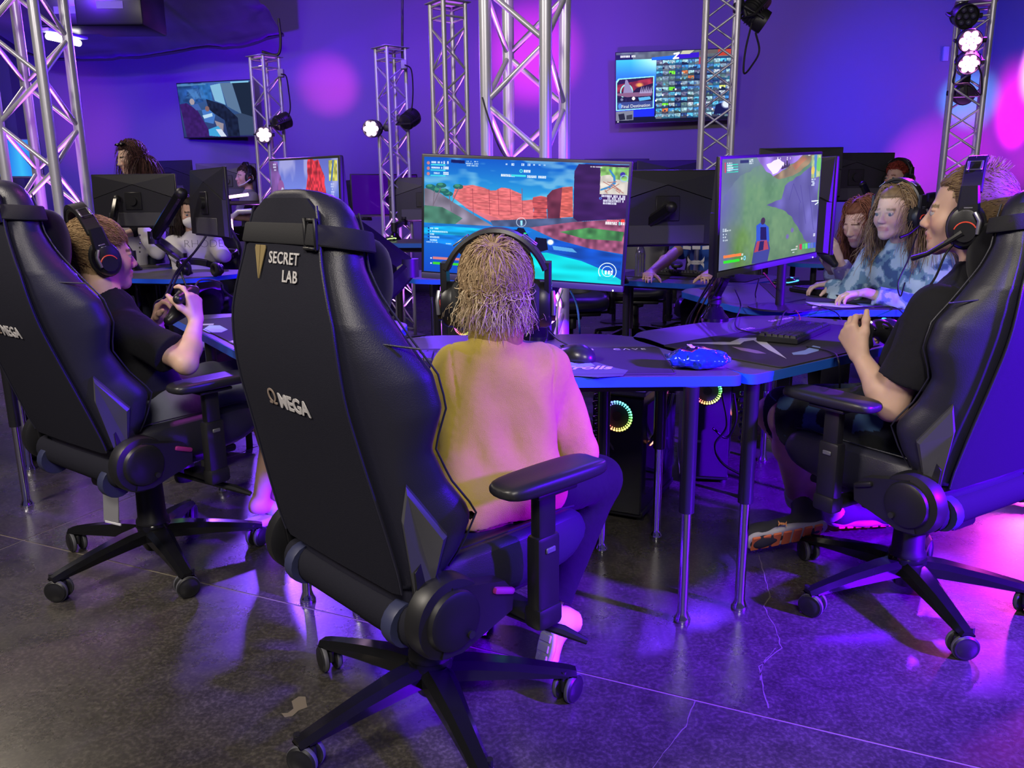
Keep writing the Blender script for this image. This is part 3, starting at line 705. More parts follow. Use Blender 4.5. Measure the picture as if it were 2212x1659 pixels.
def quad_screen(name, w, h, y, m, parent):
    me = bpy.data.meshes.new(name); me.from_pydata([(-w / 2, y, -h / 2), (w / 2, y, -h / 2), (w / 2, y, h / 2), (-w / 2, y, h / 2)], [], [(0, 1, 2, 3)])
    u = me.uv_layers.new(name='UVMap')
    for i, c in enumerate([(0, 0), (1, 0), (1, 1), (0, 1)]): u.data[i].uv = c
    me.materials.append(m); return link(name, me, parent)
def img_game():
    g = IMG(960, 540, [(110, 110), (1570, 170), (1503, 1022), (120, 930)])
    g.grad([(0, (12, 84, 190)), (.2, (30, 130, 205)), (.36, (52, 170, 215)), (.6, (24, 110, 200)), (1, (10, 70, 190))])
    n = g.noise(5, 1, 3) + .5 * g.noise(12, 2, 3); g.put(np.clip((n - .1) * 1.3, 0, .55) * (g.y < .4), (150, 205, 225))
    g.poly([(115, 330), (180, 330), (330, 430), (480, 520), (620, 600), (620, 640), (115, 600)], (128, 120, 140), 1, .25, 14)
    g.poly([(115, 450), (250, 465), (400, 545), (330, 600), (115, 592)], (62, 118, 96), .9, .25, 18)
    g.poly([(340, 335), (380, 312), (470, 310), (560, 330), (600, 347), (640, 347), (680, 328), (740, 335), (822, 372), (826, 420), (905, 410), (912, 556), (700, 565), (560, 525), (440, 460), (325, 395)], (214, 108, 110), 1, .16, 30, 3, .003)
    g.poly([(325, 395), (440, 455), (560, 515), (650, 540), (700, 565), (620, 580), (440, 480)], (205, 108, 120), 1, .12)
    for x in (470, 590, 655, 742, 826): g.line((x, 335), (x + 8, 520), .002, (140, 56, 70))
    for y in (365, 392, 425, 470): g.line((400, y), (820, y + 30), .0016, (168, 66, 76))
    g.poly([(905, 395), (960, 385), (1030, 400), (1035, 450), (1000, 480), (1005, 560), (905, 555), (912, 480), (900, 430)], (190, 82, 84), 1, .2, 30, 3)
    for y in (432, 470, 500, 530): g.line((905, y), (1020, y + 6), .002, (110, 44, 60))
    g.poly([(1003, 385), (1040, 345), (1110, 325), (1100, 545), (1008, 545)], (104, 46, 66), 1, .2)
    g.poly([(1110, 325), (1182, 320), (1184, 535), (1092, 540)], (205, 96, 88), 1, .2, 30, 3)
    g.poly([(600, 560), (1000, 545), (1240, 540), (1250, 600), (900, 610), (620, 600)], (70, 84, 120), 1, .25)
    g.poly([(1185, 540), (1195, 215), (1225, 165), (1580, 175), (1545, 545), (1215, 565)], (56, 28, 84), 1, .18, 9, 3)
    g.poly([(880, 610), (1180, 570), (1545, 545), (1525, 800), (1300, 760), (1050, 690)], (140, 76, 104), 1, .35, 30)
    g.poly([(1090, 640), (1290, 610), (1530, 640), (1515, 705), (1260, 690)], (64, 132, 70), .95, .3, 25)
    g.poly([(115, 575), (420, 590), (760, 610), (900, 640), (700, 700), (400, 760), (115, 700)], (16, 118, 214), .9, .3, 9, 5)
    g.poly([(115, 610), (300, 600), (560, 620), (420, 670), (115, 660)], (20, 176, 226), .8, .3, 9, 5)
    g.poly([(860, 800), (1000, 790), (1240, 850), (1420, 930), (1510, 990), (1510, 1030), (900, 1000)], (10, 206, 214), 1, .12, 6, 4)
    g.poly([(1000, 680), (1300, 760), (1520, 810), (1500, 920), (1240, 840), (1010, 780)], (14, 72, 176), .9, .25, 8, 4)
    g.poly([(1040, 740), (1180, 760), (1210, 790), (1050, 770)], (120, 200, 236), .7)
    for cx, cy in ((190, 330), (240, 310), (160, 320), (215, 345), (290, 370), (365, 320), (260, 350)): g.ell((cx, cy), .026, .022, (34, 98, 96)); g.ell((cx - 6, cy - 8), .014, .012, (62, 140, 112))
    for a, b in (((190, 350), (182, 455)), ((235, 330), (205, 400)), ((300, 380), (318, 490)), ((370, 330), (318, 440)), ((205, 400), (182, 450))): g.line(a, b, .004, (112, 100, 116))
    g.poly([(700, 630), (790, 625), (800, 610), (840, 615), (860, 650), (880, 680), (800, 690), (720, 655)], (14, 16, 36)); g.ell((712, 638), .006, .01, (220, 40, 60)); g.ell((850, 652), .008, .007, (40, 220, 110))
    g.poly([(925, 680), (1000, 690), (1010, 770), (960, 785), (900, 760)], (12, 14, 34)); g.ell((1027, 715), .02, .03, (255, 255, 255), 1, .5); g.ell((1027, 715), .012, .018, (255, 255, 255))
    g.ell((822, 572), .025, .04, (210, 230, 255), .8, 0, .12); g.poly([(815, 560), (832, 560), (830, 596), (818, 596)], (150, 220, 255))
    g.poly([(310, 130), (412, 138), (412, 160), (310, 152)], (14, 24, 90))
    for i, y in enumerate((150, 187, 225)):
        g.ell((142, y + 3), .008, .014, (190, 120, 130)); g.words((165, y - 2), 9, (240, 245, 255), .016, i); g.words((254, y + 1), 3, (255, 255, 255), .024, i + 9)
        g.poly([(160, y + 10), (270, y + 14), (270, y + 24), (160, y + 20)], (60, 200, 220))
    for i, y in enumerate((143, 158, 172)): g.words((420, y), 7 + 2 * i, (210, 230, 240), .01, i + 20); g.words((480, y + 3), 6, (210, 230, 240), .01, i + 30)
    for i, x in enumerate((710, 750, 790, 822, 865, 905, 945, 980)): g.words((x, 165 + i), 2, (225, 240, 255), .02 if i in (1, 3, 4) else .012, i)
    g.words((675, 240), 9, (255, 255, 255), .02, 5); g.poly([(750, 236), (855, 240), (855, 254), (750, 250)], (60, 210, 220)); g.words((862, 250), 12, (255, 255, 255), .02, 7); g.ell((820, 212), .008, .014, (100, 240, 220), 1, 0, .4); g.words((838, 213), 4, (255, 255, 255), .022, 8)
    # overview map
    g.poly([(1376, 183), (1566, 190), (1556, 380), (1368, 372)], (206, 200, 190), 1, .1, 30)
    g.poly([(1376, 183), (1566, 190), (1560, 290), (1480, 270), (1440, 240), (1374, 250)], (120, 180, 90), .9, .3, 40, 1, .006); g.poly([(1440, 200), (1475, 250), (1478, 300), (1440, 330), (1372, 350), (1372, 338), (1430, 318), (1462, 290), (1460, 255), (1430, 205)], (60, 130, 190))
    g.ell((1525, 238), .012, .02, (60, 50, 160)); g.ell((1535, 265), .02, .03, (150, 190, 220), .8, 0, .3)
    for i in range(9): a = random.Random(i); g.line((1385 + a.random() * 150, 280 + a.random() * 90), (1385 + a.random() * 150, 280 + a.random() * 90), .003, (170, 110, 100))
    g.words((1305, 183), 14, (255, 255, 255), .01, 4)
    for i, (x, y, n) in enumerate(((1380, 384, 16), (1420, 402, 12), (1390, 418, 14), (1390, 436, 9))): g.words((x, y), n, (235, 240, 255), .018, i + 3)
    g.ell((1373, 402), .006, .01, (90, 150, 255), 1, 0, .4); g.words((1415, 558), 11, (255, 120, 140), .014, 5); g.ell((1522, 563), .01, .016, (230, 60, 50)); g.words((1405, 576), 6, (255, 255, 255), .024, 5); g.words((1465, 578), 3, (120, 240, 240), .026, 2); g.words((1508, 580), 3, (255, 255, 255), .024, 6)
    for i, (y, n) in enumerate(((616, 8), (637, 17), (658, 4), (679, 9), (700, 7))): g.ell((150, y - 2), .004, .007, (20, 40, 120)); g.words((162, y), n, (225, 245, 255), .014, i + 40)
    g.words((135, 715), 18, (200, 230, 255), .009, 3); g.words((280, 728), 8, (200, 230, 255), .009, 6)
    for y, c in ((832, (204, 120, 120)), (870, (56, 200, 40))):
        g.poly([(184, y - 8), (380, y + 2), (380, y + 20), (184, y + 10)], c); g.ell((172, y + 2), .004, .007, (230, 240, 255))
    g.ell((1415, 925), .044, .075, (230, 250, 250), 1, 0, .09); g.ell((1415, 925), .027, .046, (230, 250, 250), 1, 0, .12); g.poly([(1350, 960), (1480, 970), (1480, 1000), (1350, 990)], (14, 190, 210), .9)
    for x in (1396, 1417):
        g.words((x, 932), 2, (255, 255, 255), .034, x)
    return g.mat('game_picture_desert', 1.2)
def img_hill():
    g = IMG(720, 405, [(205, 122), (855, 92), (805, 755), (178, 900)])
    g.grad([(0, (104, 128, 128)), (.3, (98, 140, 88)), (1, (96, 128, 74))]); n = g.noise(6, 4) * .5 + g.noise(25, 5) * .3; g.put(np.clip(n, 0, .5), (120, 156, 96)); g.put(np.clip(-n, 0, .4), (70, 110, 60))
    g.put(np.clip(.85 - g.x * 4.2 + .3 * g.noise(4, 9), 0, .85), (98, 98, 158)); g.poly([(205, 122), (420, 112), (440, 170), (330, 220), (230, 330), (190, 520)], (98, 112, 132), .55, .2, 6, 1, .02)
    g.poly([(408, 112), (720, 97), (690, 130), (620, 165), (560, 215), (512, 238), (470, 205), (440, 170)], (142, 112, 200), 1, .25, 8, 1, .01); g.poly([(470, 150), (560, 130), (600, 150), (540, 215), (505, 225)], (246, 238, 255), .85, 0, 8, 1, .02)
    for x, h in ((590, 60), (606, 85), (620, 50), (575, 30)): g.poly([(x - 10, 200 - h * .2), (x, 195 - h), (x + 10, 196 - h * .2)], (64, 54, 70))
    g.poly([(512, 238), (560, 215), (640, 160), (720, 98), (800, 96), (770, 150), (650, 235), (560, 262)], (148, 116, 80), .8, .3, 12, 1, .01); g.poly([(640, 165), (720, 108), (752, 118), (660, 200)], (178, 104, 66), .6, .3, 12, 1, .01)
    g.poly([(680, 240), (840, 130), (812, 700), (740, 690), (690, 610), (640, 520), (585, 470), (470, 440), (570, 390), (590, 300)], (98, 92, 158), .96, .2, 7, 1, .012)
    for a, b in (((650, 290), (700, 420)), ((700, 300), (735, 560)), ((650, 290), (620, 400)), ((690, 420), (690, 560)), ((760, 300), (790, 600))): g.line(a, b, .004, (76, 70, 134))
    for c in ((640, 610), (606, 655)): g.ell(c, .02, .03, (110, 98, 160), .9, .4)
    # a generic player figure in a blue jacket seen from behind
    g.poly([(372, 850), (388, 745), (400, 690), (480, 690), (490, 740), (470, 845)], (58, 66, 130)); g.poly([(404, 580), (440, 552), (482, 590), (486, 690), (402, 700)], (46, 84, 190)); g.poly([(430, 590), (466, 590), (468, 680), (428, 680)], (24, 26, 62)); g.ell((446, 548), .022, .034, (60, 44, 40)); g.poly([(408, 690), (470, 680), (480, 745), (388, 770)], (176, 66, 50), .9); g.poly([(425, 690), (452, 688), (446, 750), (414, 760)], (30, 34, 70))
    g.poly([(780, 100), (852, 96), (842, 240), (776, 255)], (160, 180, 120), 1, .2, 30); g.poly([(800, 96), (822, 96), (812, 245), (800, 248)], (80, 130, 190)); g.ell((836, 160), .03, .07, (110, 190, 90)); g.ell((790, 200), .02, .04, (220, 190, 70), .9)
    for i, y in enumerate((262, 276, 288, 300)): g.words((778, y), 9 - i % 2 * 3, (225, 240, 250), .014, i)
    for i, y in enumerate((150, 167, 184, 200)): g.words((232, y), 8 + i % 3, (235, 245, 250), .014, i + 4); g.poly([(230, y + 8), (296, y + 3), (296, y + 10), (230, y + 15)], (60, 200, 170) if i != 2 else (120, 210, 220)); g.ell((221, y + 4), .006, .014, (200, 70, 90))
    g.poly([(308, 130), (360, 127), (360, 148), (308, 151)], (44, 52, 90)); 
    for i in range(3): g.words((362, 128 + 12 * i), 8, (225, 235, 240), .012, i + 9)
    for i, (x, y) in enumerate(((540, 122), (560, 120), (580, 120), (604, 122), (626, 120))): g.words((x, y), 1, (240, 240, 255), .03 if i in (0, 3) else .018, i)
    g.line((780, 408), (828, 404), .006, (230, 240, 255)); g.line((805, 430), (828, 415), .006, (230, 240, 255)); g.words((755, 100), 6, (240, 245, 255), .01, 3)
    for i, y in enumerate((604, 617, 640, 660, 682)): g.ell((207, y), .004, .008, (200, 220, 240)); g.words((214, y), (4, 12, 4, 3, 6)[i], (235, 245, 250), .012, i)
    g.poly([(206, 790), (310, 772), (310, 792), (206, 810)], (236, 122, 70)); g.poly([(206, 828), (300, 812), (300, 832), (206, 848)], (50, 214, 50)); g.words((312, 785), 2, (255, 255, 255), .02, 3); g.words((308, 812), 2, (255, 255, 255), .02, 4); g.ell((330, 808), .012, .022, (120, 210, 255), .9, 0, .5)
    for i, c in enumerate(((196, 48, 60), (70, 190, 90), (90, 210, 90), (80, 120, 210), (90, 110, 190), (60, 90, 190))): x = 690 + 20 * i; y = 708 - 3 * i; g.poly([(x, y), (x + 17, y - 3), (x + 17, y + 34), (x, y + 38)], c)
    g.words((655, 728), 5, (255, 220, 220), .018, 2); g.words((632, 750), 12, (245, 245, 255), .014, 5); g.words((640, 768), 6, (230, 235, 255), .01, 8); g.words((790, 640), 3, (245, 250, 255), .03, 4)
    return g.mat('game_picture_hill', 1.25)
def img_autumn():
    g = IMG(480, 270); g.grad([(0, (96, 104, 190)), (.3, (110, 130, 215)), (.5, (56, 64, 205)), (.8, (110, 150, 215)), (1, (190, 100, 100))])
    n = g.noise(6, 3, .6) + .5 * g.noise(14, 4, .6); g.put(np.clip(n * 1.2, 0, .7) * (g.y < .45), (178, 178, 222))
    g.poly([(0, .0), (.13, .02), (.17, .2), (.2, .33), (.16, .5), (.1, .62), (0, .62)], (116, 74, 140), .9, .3, 14, 1, .02); g.ell((.17, .3), .05, .09, (140, 84, 150)); g.ell((.19, .34), .025, .05, (190, 190, 220))
    g.poly([(0, .62), (.1, .58), (.22, .6), (.24, .75), (0, .8)], (172, 116, 130)); g.poly([(.2, .62), (.36, .52), (.5, .55), (.52, .66), (.26, .7)], (104, 140, 200), 1, .3, 20)
    for i in range(7): g.line((.26 + .03 * i, .7), (.3 + .03 * i, .55), .004, (70, 96, 170))
    g.poly([(.6, .0), (.74, 0), (.82, .18), (.84, .36), (.78, .46), (.7, .5), (.6, .48), (.54, .4), (.57, .2)], (196, 52, 64), 1, .35, 30, 1, .02); g.line((.69, .48), (.69, .62), .008, (74, 46, 96)); g.line((.69, .55), (.62, .44), .005, (74, 46, 96)); g.line((.69, .55), (.76, .45), .005, (74, 46, 96))
    for x, y, r in ((.55, .66, .05), (.63, .6, .03), (.8, .6, .04), (.88, .63, .05), (.98, .6, .03), (.7, .68, .05)): g.ell((x, y), r * .7, r * 1.6, (200, 66, 74))
    g.put(np.clip((g.y - .66 - .02 * g.noise(8, 2)) * 60, 0, 1), (196, 92, 86), 1, .3, 24)
    g.poly([(.88, .02), (.99, .02), (.99, .22), (.88, .22)], (190, 186, 90), 1, .3, 30); g.poly([(.93, .02), (.95, .02), (.92, .22), (.9, .22)], (70, 110, 170))
    for i in range(5): g.words((.9, .25 + .025 * i), 8 - i % 3 * 2, (220, 230, 255), .016, i)
    for i in range(3): g.words((.05, .04 + .03 * i), 7, (225, 235, 255), .018, i)
    return g.mat('game_picture_autumn', 1.1)
def img_room():
    g = IMG(320, 180); g.grad([(0, (60, 90, 160)), (.5, (44, 74, 120)), (1, (40, 48, 96))])
    P = g.poly
    P([(0, .0), (.35, 0), (.34, .35), (0, .42)], (34, 70, 130), 1, .3, 16); P([(.3, .02), (.46, .02), (.47, .34), (.32, .3)], (40, 96, 160), 1, .2); P([(.46, .06), (.6, .03), (.64, .42), (.5, .34)], (120, 170, 200)); P([(.6, .03), (.76, .03), (.84, .6), (.66, .45)], (84, 110, 140)); P([(.76, .03), (1, .03), (1, .66), (.84, .58)], (24, 36, 52)); P([(.84, .58), (1, .66), (1, .98), (.78, .98), (.74, .6)], (50, 66, 92))
    P([(.38, .3), (.62, .42), (.78, .66), (.78, 1), (.62, 1), (.6, .7), (.4, .5)], (20, 28, 50), 1, .3, 20)
    P([(.0, .38), (.1, .36), (.24, .5), (.34, .8), (.4, 1), (.04, 1)], (52, 26, 92), 1, .15); g.ell((.18, .34), .035, .06, (150, 140, 150)); P([(.16, .4), (.26, .38), (.3, .5), (.22, .5)], (60, 90, 160)); P([(.3, .5), (.4, .48), (.48, .6), (.44, .76), (.32, .72)], (64, 110, 180)); P([(.3, .6), (.44, .56), (.44, .62), (.32, .66)], (170, 200, 220)); g.ell((.38, .48), .03, .05, (120, 90, 90)); P([(.46, .7), (.58, .76), (.56, .9), (.5, .9)], (140, 130, 140)); P([(.36, .86), (.5, .8), (.58, .96), (.5, 1), (.36, .98)], (60, 150, 200)); P([(.46, .86), (.54, .86), (.6, 1), (.52, 1)], (190, 200, 220))
    for i in range(8): r = random.Random(i); P([(.05 + r.random() * .3, .1 + r.random() * .2)] * 1 + [(.1 + r.random() * .3, .1), (.2 + r.random() * .2, .3)], (70, 120, 180), .4)
    P([(.74, .01), (.98, .01), (.98, .04), (.74, .04)], (120, 180, 210)); P([(0, .01), (.4, .02), (.4, .045), (0, .05)], (90, 140, 180), .7)
    return g.mat('room_camera_picture', 1.25)
def img_grid():
    g = IMG(640, 360); g.grad([(0, (60, 40, 60)), (.1, (30, 60, 100)), (1, (12, 16, 40))]); P = g.poly
    P([(0, .1), (.34, .1), (.33, .92), (0, .92)], (26, 44, 226)); g.put(np.clip(1 - (g.y - .1) / .5, 0, 1) * (g.x < .34) * (g.y > .1), (60, 190, 250)); g.put(np.clip((g.x - .12) * 5, 0, 1) * np.clip(1 - (g.y - .1) * 4, 0, 1) * (g.x < .34) * (g.y > .1), (200, 250, 240))
    P([(.0, .0), (1, 0), (1, .1), (0, .1)], (90, 100, 104), 1, .2); P([(0, .03), (.14, .03), (.14, .1), (0, .1)], (22, 24, 50)); g.words((.035, .055), 12, (250, 250, 255), .03, 3); P([(.3, .08), (.5, .06), (.5, .115), (.3, .12)], (30, 100, 220)); P([(.5, .05), (.7, .03), (.7, .1), (.5, .115)], (52, 24, 190)); P([(.56, .0), (.66, .0), (.62, .05), (.54, .05)], (190, 190, 160)); P([(.86, .0), (1, 0), (1, .09), (.86, .09)], (180, 62, 40)); P([(.7, .01), (.86, .0), (.86, .05), (.7, .06)], (96, 86, 84))
    g.line((.49, .04), (.53, .03), .012, (240, 245, 255)); g.line((.53, .03), (.49, .1), .012, (240, 245, 255)); g.line((.485, .105), (.525, .1), .012, (240, 245, 255))
    r = random.Random(5); pal = [(110, 160, 190), (70, 110, 170), (150, 190, 200), (60, 130, 200), (90, 120, 120), (120, 140, 160), (40, 60, 110), (80, 170, 210), (170, 180, 190), (100, 100, 130)]
    for i in range(12):
        for j in range(11):
            x0, y0, w, h = .342 + i * .054, .125 + j * .076, .051, .071; c = r.choice(pal)
            if (i, j) in ((2, 2), (2, 5), (1, 8)): c = (110, 220, 40)
            if (i, j) in ((5, 3), (4, 2), (1, 9)): c = (190, 110, 60)
            if (i, j) == (10, 5): c = (210, 220, 110)
            P([(x0, y0), (x0 + w, y0), (x0 + w, y0 + h), (x0, y0 + h)], c, 1, .3, 60); d = r.choice(pal); k = r.random()
            P([(x0, y0 + h * (.4 + .3 * k)), (x0 + w * .5, y0 + h * (.3 + .5 * r.random())), (x0 + w, y0 + h * (.4 + .4 * r.random())), (x0 + w, y0 + h), (x0, y0 + h)], [v * .6 for v in d]); g.ell((x0 + w * r.random(), y0 + h * .5), .008, .014, r.choice(pal + [(240, 240, 250), (30, 30, 60)]))
    P([(.70, .1), (.76, .1), (.76, .2), (.7, .2)], (170, 60, 70)); P([(.86, .78), (1, .72), (1, .92), (.84, .92)], (20, 24, 70)); g.ell((.95, .78), .05, .07, (230, 240, 255), .9, .4)
    P([(0, .4), (.02, .36), (.325, .34), (.325, .8), (0, .82)], (150, 240, 250)); P([(.01, .42), (.03, .375), (.315, .355), (.315, .79), (.01, .805)], (40, 26, 60)); P([(.01, .45), (.315, .36), (.315, .52), (.01, .56)], (130, 40, 50), 1, .4, 20); g.ell((.2, .46), .04, .04, (240, 170, 80), .9, .6); P([(.18, .5), (.315, .44), (.315, .58), (.14, .56)], (36, 26, 50))
    g.ell((.09, .55), .055, .11, (150, 220, 220), 1, 0, .18); P([(.08, .38), (.095, .38), (.15, .58), (.06, .58)], (140, 130, 170)); P([(.01, .57), (.315, .56), (.3, .62), (.1, .63), (.01, .6)], (130, 90, 120)); 
    for i in range(7): P([(.2 + .015 * i, .58), (.22 + .015 * i, .47 + .01 * (i % 3)), (.215 + .015 * i, .58)], (160, 150, 190))
    P([(.01, .63), (.315, .62), (.315, .7), (.01, .71)], (24, 24, 50), 1, .5, 40); g.ell((.15, .65), .014, .025, (240, 230, 220)); g.ell((.05, .66), .012, .02, (110, 120, 150)); P([(.19, .64), (.29, .63), (.3, .67), (.2, .69)], (90, 170, 220)); P([(.01, .7), (.315, .69), (.315, .79), (.01, .805)], (54, 70, 130)); g.ell((.035, .755), .016, .04, (80, 130, 210))
    P([(.0, .83), (.15, .82), (.15, .96), (0, .97)], (120, 124, 140)); P([(.02, .87), (.07, .86), (.08, .95), (.03, .96)], (30, 34, 44)); P([(.09, .89), (.14, .88), (.14, .95), (.09, .95)], (50, 54, 60)); g.put((g.y > .965).astype(float), (16, 20, 34)); g.words((.01, .98), 3, (240, 240, 250), .02, 4)
    return g.mat('stage_grid_picture', 1.3)
def img_blue():
    g = IMG(64, 36); g.grad([(0, (20, 40, 200)), (1, (20, 90, 240))]); g.put(np.clip(1 - abs(g.x - .7) * 3, 0, 1), (60, 190, 250)); return g.mat('blue_screen_picture', 1.0)

# ------------------------------------------------------------------ desks
topm = mat('desk_laminate', (.085, .08, .085), .38, spec=.45, bump=.12, scale=300, var=.12)
edgem = mat('blue_edge_band', (.02, .13, .66), .35)
def rounded(poly, r, n=6):
    out = []; k = len(poly)
    for i in range(k):
        p0, p, p1 = (V3(*poly[(i + j) % k]) for j in (-1, 0, 1)); a, b = nrm(p0 - p), nrm(p1 - p); q0, q1 = p + a * r, p + b * r
        for t in np.linspace(0, 1, n): out.append(tuple((1 - t) ** 2 * q0 + 2 * t * (1 - t) * p + t * t * q1))
    return out
TZ = .715
def desk(label, mid, ang, w=1.2, legs=None, cut=.17):
    h = w / 2; t = thing('gaming_desk', label, 'desk', (*mid, 0), ang, 'blue-edged desks set in a ring')
    P = rounded([(-h, 0), (h, 0), (h - cut, .61), (h - cut - .13, .70), (.30 - h, .70), (.17 - h, .61)], .045)
    Q = rounded([(-h + .003, .003), (h - .003, .003), (h - cut - .003, .608), (h - cut - .13, .697), (.30 - h, .697), (.173 - h, .608)], .043)
    part('tabletop', MB().prism(Q, TZ - .026, TZ), topm, t); part('edge_band', MB().prism(P, TZ - .028, TZ - .001), edgem, t)
    part('apron_frame', MB().box((0, .1, TZ - .045), (w * .75, .03, .03)).box((0, .5, TZ - .045), (w * .45, .03, .03)), blk, t)
    tu = MB().cyl((0, 0, .33), (0, 0, TZ - .028), .021, n=20).mesh('leg', mat('leg_black', (.014, .014, .018), .3))
    ch = MB().lathe([(.021, .012), (.0145, .03), (.0145, .331)], n=20).mesh('chrome_shaft', chrome); fo = MB().lathe([(.001, 0), (.023, 0), (.024, .006), (.019, .016), (.001, .018)], n=20).mesh('glide', chrome)
    for x, y in legs or [(-h + .12, .05), (h - .12, .05), (h - .32, .52), (.32 - h, .52)]:
        l = link('leg', tu, t); l.location = (x, y, 0); link('chrome_shaft', ch, l); link('glide', fo, l)
    return t
A36 = R_(37)
def frm(mid, a): e = V3(math.cos(a), math.sin(a)); n = V3(-e[1], e[0]); return lambda x, y, z=0: V3(*(V3(*mid) + e * x + n * y), z)
DK = {1: ((.022, 2.085), 0), 2: ((1.11, 2.446), A36), 3: ((1.594, 3.896), R_(101.5)), 4: ((1.21, 5.09), R_(146)), 5: ((-.28, 5.52), R_(191)), 6: ((-1.01, 2.72), R_(-56))}
desk('blue-edged desk of the boy in yellow, under the main monitor', *DK[1], legs=[(-.47, .07), (.456, -.02 + .03), (.28, .49), (-.28, .49)])
desk('blue-edged desk of the boy in camouflage shorts', *DK[2], legs=[(-.53, .045), (.48, .06), (.22, .60), (-.34, .55)])
desk('blue-edged desk where two girls sit side by side', *DK[3])
desk('blue-edged desk of the person in the blue T-shirt', *DK[4])
desk('blue-edged desk with an unused monitor, behind the main monitor', *DK[5])
desk('blue-edged desk of the boy in the black T-shirt', *DK[6], 1.45, [(-.50, .10), (.62, .05), (.10, .52), (-.34, .52)], .53)
desk('blue-edged desk cut off at the edge beside the boy in black', (-2.41, 2.94), R_(6))
desk('blue-edged desk holding the spare headsets', (-2.20, 5.72), R_(165))
desk('blue-edged desk below the standing woman', (-3.05, 5.95), R_(-14))
FD = {k: frm(*v) for k, v in DK.items()}

# ------------------------------------------------------------------ monitors (x right, z up, screen towards -y, origin at the panel centre)
mback = mat('monitor_back', (.022, .022, .030), .42, bump=.1, scale=300); dim = mat('screen_off', (.012, .008, .03), .12, spec=.6)
def monitor(label, c, yaw, tilt, roll, scr=None, w=.615, h=.365, group='gaming monitors', cat='monitor', back=True, chin=.022):
    t = thing('monitor', label, cat, c, 0, group)
    Rr = V3(math.cos(yaw), math.sin(yaw), 0); N = V3(math.sin(yaw), -math.cos(yaw), 0) * math.cos(tilt) + V3(0, 0, math.sin(tilt)); U = np.cross(-N, Rr) * -1
    if U[2] < 0: U = -U
    R2 = Rr * math.cos(roll) + U * math.sin(roll); U2 = -Rr * math.sin(roll) + U * math.cos(roll); Y = np.cross(U2, R2)
    m = Matrix.Identity(4)
    for i in range(3): m[i][0] = R2[i]; m[i][1] = Y[i]; m[i][2] = U2[i]; m[i][3] = c[i]
    t.matrix_world = m
    part('housing', MB().rbox((0, .006, 0), (w, .016, h), .004, 2), blk, t)
    q = quad_screen('screen', w - .018, h - chin - .009, -.0026, scr or dim, t); q.location = (0, 0, (chin - .009) / 2)
    part('chin_bar', MB().rbox((0, -.003, -h / 2 + chin * .42), (w - .004, .005, chin * .8), .002, 2), mat('chin_grey', (.05, .05, .058), .4), t)
    part('power_light', MB().sph((w / 2 - .03, -.004, -h / 2 + .004), .003, 8, 5), emat('white_led', (.8, .85, 1), 3), t)
    if back:
        a, b = w / 2 - .006, h / 2 - .006; s = MB()
        pk = [(0, .30 * h), (a, .04 * h), (a, -b), (-a, -b), (-a, .04 * h)]                       # raised lower house shape
        s.loft([[(x, .014, z) for x, z in pk], [(x * .985, .036, z if z > 0 else z * .97) for x, z in pk]])
        part('back_shell', s, mback, t, 15)
        part('upper_back', MB().loft([[(x, .013, z) for x, z in [(-a, b), (a, b), (a, .04 * h), (0, .30 * h), (-a, .04 * h)]], [(x, y, z) for x, y, z in [(-a, .016, b), (a, .016, b), (a, .03, .05 * h), (0, .034, .31 * h), (-a, .03, .05 * h)]]]), mback, t, 10)
        part('vesa_plate', MB().rbox((0, .040, 0), (.12, .008, .12), .003, 1).cyl((0, .04, 0), (0, .062, 0), .032, n=16), blk, t)
        part('port_strip', MB().rbox((0, .0375, -.34 * h), (.62 * w, .004, .09), .002, 1), mat('port_grey', (.06, .06, .075), .5), t)
    return t
def arm(label, base, elbow, vesa, r=.022, zb=TZ):
    base, elbow, vesa = V3(*base), V3(*elbow), V3(*vesa); t = thing('monitor_mount', label, 'monitor arm', base, 0, 'black monitor arms'); e, v = elbow - base, vesa - base
    part('clamp_base', MB().lathe([(.001, -.001), (.055, -.001), (.055, .012), (.04, .03), (.03, .05), (.026, .055)], n=20), blkg, t)
    part('post', MB().cyl((0, 0, .04), (0, 0, max(.12, e[2] * .35)), .021, n=16), blkg, t)
    j = V3(0, 0, max(.1, e[2] * .3))
    def beam(a, b, w, h):
        s, u, d = frame(b - a); R = [(w * x, h * y) for x, y in [(-1, -.6), (-.6, -1), (.6, -1), (1, -.6), (1, .6), (.6, 1), (-.6, 1), (-1, .6)]]
        return MB().loft([[a + (b - a) * f + s * x * k + u * y * k for x, y in R] for f, k in ((0, .8), (.06, 1), (.5, 1.08), (.94, 1), (1, .8))])
    part('lower_arm', beam(j, e, r * .8, r * 1.05), blkg, t, 30); part('upper_arm', beam(e, v, r * .8, r * 1.15), blkg, t, 30)
    [part('elbow_joint', MB().cyl(q - V3(0, 0, .035), q + V3(0, 0, .035), r * 1.18, n=16), blk, t) for q in (e, j)]
    part('swivel_head', MB().sph(v, r * 1.25, 14, 8), blk, t)
    part('tension_bolt', MB().cyl(e + V3(0, -.02, .0), e + V3(0, -.03, 0), .008, n=8), chrome, t)
    return t
M1 = monitor('large bright monitor showing a red desert game, before the boy in yellow', (.033, 2.394, 1.109), R_(-13.6), R_(-2.8), R_(-3.2), img_game())
M2 = monitor('bright monitor showing a green hill game, before the boy in camouflage shorts', (.858, 2.708, 1.128), R_(42), R_(-1.1), R_(3), img_hill())
M3 = monitor('bright monitor showing a red autumn tree, half behind the nearest chair', (-.745, 2.985, 1.145), R_(-53), R_(1), R_(-1.3), img_autumn())
arm('black arm and round base behind the main monitor', (.091, 2.70, TZ), (.16, 2.66, .94), (.05, 2.49, 1.11))
arm('black arm behind the green hill monitor with its chrome-lit base', (.775, 3.07, TZ), (.80, 3.0, .92), (.80, 2.79, 1.12))
